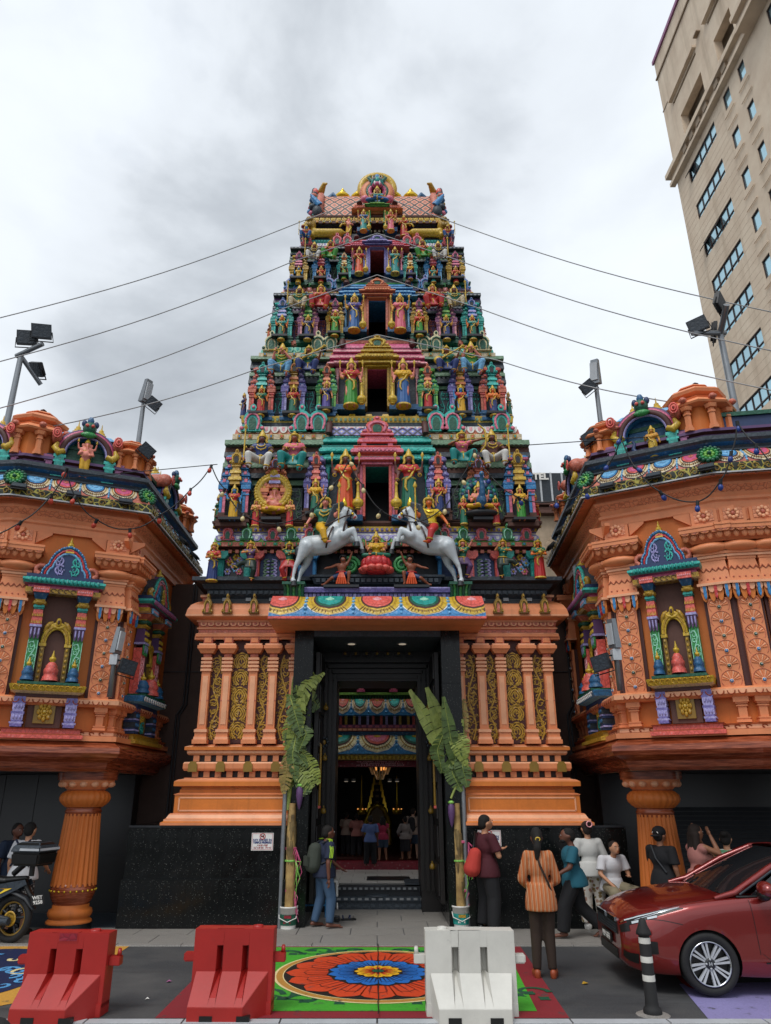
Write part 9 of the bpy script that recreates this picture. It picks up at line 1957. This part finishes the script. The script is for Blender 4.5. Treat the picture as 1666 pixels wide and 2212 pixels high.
def drybag(t,J):g = MB();cap(g,(-.03,.12,.66),.055,(-.02,.15,.53),.075);put(setmat(remesh(g,.012,2,.6),'c_bagred'),'red_bag',t);strapline(t,J,[(-.02,.13,.7),(.06,.06,.84),(.1,-.06,.76),(.1,-.02,.6),(.04,.1,.53)],.01,'black')
person('person in maroon T-shirt and black trousers with a red bag, arms crossed',1058,2013,1760,R(112),dict(eL=(-.15,-.04,.64),hL=(.03,-.13,.66),eR=(.15,-.04,.645),hR=(-.02,-.125,.69),kL=(-.07,-.02,.28),aL=(-.09,.01,.045),tL=(-.11,-.08,.02)),'sk_t',0,('c_maroon','half'),('c_black','long'),('short','c_hair'),'black',extra=drybag,hem=.02)
def purse(t,J):strapline(t,J,[(.02,.06,.83),(.0,.085,.74),(-.06,.085,.62),(-.1,.05,.53)],.009,'c_brown');g = MB();g.box(-.125,-.09,-.03,.05,.47,.54,'c_brown');put(bev(g.mesh('purse'),.008),'purse',t);g = MB();g.tube([(.02*math.cos(q),.078,.915+.012*math.sin(q)) for q in [k*PI/4 for k in range(8)]],.006,5,'gold',True);g.build('hair_clip',t)
person('person with ponytail in orange striped shirt and brown trousers, seen from behind on the road',1181,2112,1787,R(176),dict(eL=(-.15,-.02,.64),hL=(-.08,-.12,.585),eR=(.15,-.02,.64),hR=(.09,-.12,.58),kR=(.06,-.01,.28),aR=(.075,.01,.045),tR=(.085,-.09,.02),kL=(-.05,-.01,.28),aL=(-.055,.01,.045)),'sk_b',1,('orange_stripes','long'),('c_brown','slim'),('pony','c_hair'),'rust',z=0.0,wide=.86,extra=purse,hem=.045)
person('person with beard in teal polo and black trousers walking left barefoot',1252,2026,1789,R(-96),dict(che=(0,-.02,.715),hea=(0,-.03,.925),eR=(.15,-.05,.64),hR=(.14,-.2,.545),eL=(-.15,.06,.63),hL=(-.15,.0,.49),kR=(.05,-.1,.29),aR=(.05,-.13,.05),tR=(.055,-.23,.02),kL=(-.05,.03,.28),aL=(-.05,.2,.09),tL=(-.055,.15,.02),hipR=(.05,-.02,.5)),'sk_b',0,('c_teal','half'),('c_black','long'),('beard','c_hair'),None,wide=1.22,hem=.02)
def clip_(t,J):g = MB();h = J['hea'];g.tube([h+V((.026*math.cos(q),.09,.045+.028*math.sin(q))) for q in [k*PI/6 for k in range(12)]],.006,5,'lpink',True);g.build('hair_clip',t)
person('person with hair bun in white blouse and floral trousers, seen from behind',1288,2006,1774,R(186),dict(eR=(.15,.0,.635),hR=(.19,-.03,.5),eL=(-.15,0,.635),hL=(-.17,-.05,.49)),'sk_t',1,('c_whitel','long'),('floral','long'),('bun','c_hairb'),'white',extra=clip_)
person('person with short dark hair in white T-shirt and khaki trousers sitting against the dark wall',1340,2030,1797,R(14),dict(pel=(0,.04,.44),che=(0,.0,.64),nec=(0,-.03,.755),hea=(0,-.075,.835),sL=(-.11,0,.725),sR=(.11,0,.725),hipL=(-.05,.03,.43),hipR=(.05,.03,.43),kL=(-.12,-.2,.4),kR=(.13,-.2,.4),aL=(-.1,-.22,.06),aR=(.15,-.24,.06),tL=(-.11,-.32,.02),tR=(.17,-.34,.02),eL=(-.16,-.03,.57),hL=(-.1,-.18,.45),eR=(.15,-.03,.57),hR=(.07,-.17,.56)),'sk_t',0,('c_white','half'),('c_khaki','long'),('short','c_hairb'),'white',y=PG(1340,2012,SWZ).y)
def cap_(t,J):g = MB();h = J['hea'];g.ell(h+V((0,.008,.03)),(.058,.064,.055),'c_black',14,9);g.ell(h+V((0,.075,-.005)),(.042,.03,.012),'c_black',10,5);g.tube([h+V((.03*math.cos(q),.064,.018+.016*math.sin(q))) for q in [k*PI/6 for k in range(7)]],.004,4,'white');g.build('cap',t);strapline(t,J,[(.05,.06,.83),(.0,.085,.72),(-.08,.07,.6)],.009,'charcoal')
person('person in black cap worn backwards and black T-shirt behind the red car bonnet',1453,2034,1787,R(125),dict(eR=(.15,-.06,.64),hR=(.17,-.17,.53)),'sk_m',0,('c_black','half'),('c_black','long'),('short','c_hair'),'black',extra=cap_)
person('person in pink top and pale jeans raising a hand to their head',1536,2042,1780,R(105),dict(eR=(.13,-.16,.77),hR=(.08,-.07,.93),eL=(-.14,-.1,.75),hL=(-.06,-.1,.9)),'sk_m',1,('c_pink','none'),('c_ljeans','long'),('long','c_hairb'),'white',hand_curl=.2)
person('person in green and white striped sleeveless top behind the red car windscreen',1604,2044,1795,R(150),None,'sk_t',1,('green_stripes','none'),('c_ljeans','long'),('bun','c_hair'),'black')
def apron(t,J):strapline(t,J,[(.07,.075,.84),(.0,.088,.75),(-.09,.07,.6)],.012,'c_navy');strapline(t,J,[(-.07,.075,.84),(.0,.09,.75),(.09,.07,.6)],.012,'c_navy')
person('person in white T-shirt with crossed navy straps and printed skirt under the left building',29,2020,1776,R(172),dict(eL=(-.16,-.02,.64),hL=(-.14,-.14,.56)),'sk_t',1,('c_white','half'),('bwprint','skirt'),('short','c_hair'),'black',extra=apron)
person('person in dark clothes standing in the shade left of the white T-shirt',3,2006,1778,R(60),None,'sk_b',0,('c_navyd','half'),('c_dark','long'),('short','c_hair'),'black')
ZI = .52;YIN = 18.25
for lab,u,v,vt,yaw,sk,f,top,bot,hk,sh,ex in (('person in blue shirt and black trousers in the hall, seen from behind',800,1872,1762,180,'sk_b',0,('c_blue','half'),('c_black','long'),('short','c_hair'),None,None),('person in bright pink top and dark shorts in the hall, seen from behind',827,1860,1763,190,'sk_m',1,('c_hotpink','cap'),('c_denim','shorts'),('long','c_hair'),None,None),('person in beige T-shirt and denim shorts with a backpack in the hall',894,1856,1745,160,'sk_l',0,('c_beige','half'),('c_denim','shorts'),('short','c_hairb'),None,pack('c_dark')),
  ('person in grey blouse and dark skirt beside the backpack wearer in the hall',876,1858,1764,200,'sk_m',1,('c_grey','long'),('c_dark','skirt'),('bun','c_hair'),None,None),('person in cream shirt at the far left of the hall',747,1850,1754,150,'sk_b',0,('c_beige','half'),('c_dark','long'),('short','c_hair'),None,None),('person in dull red shirt deep at the left of the hall',770,1852,1757,185,'sk_b',0,('c_pink','half'),('c_dark','long'),('short','c_hair'),None,None)):
 person(lab,u,v,vt,R(yaw),dict(eR=(.15,-.03,.64),hR=(.1,-.13,.57)),sk,f,top,bot,hk,sh,z=ZI if v < 1866 else .47,extra=ex,y=None)
bpy.data.scenes.remove(tmp)
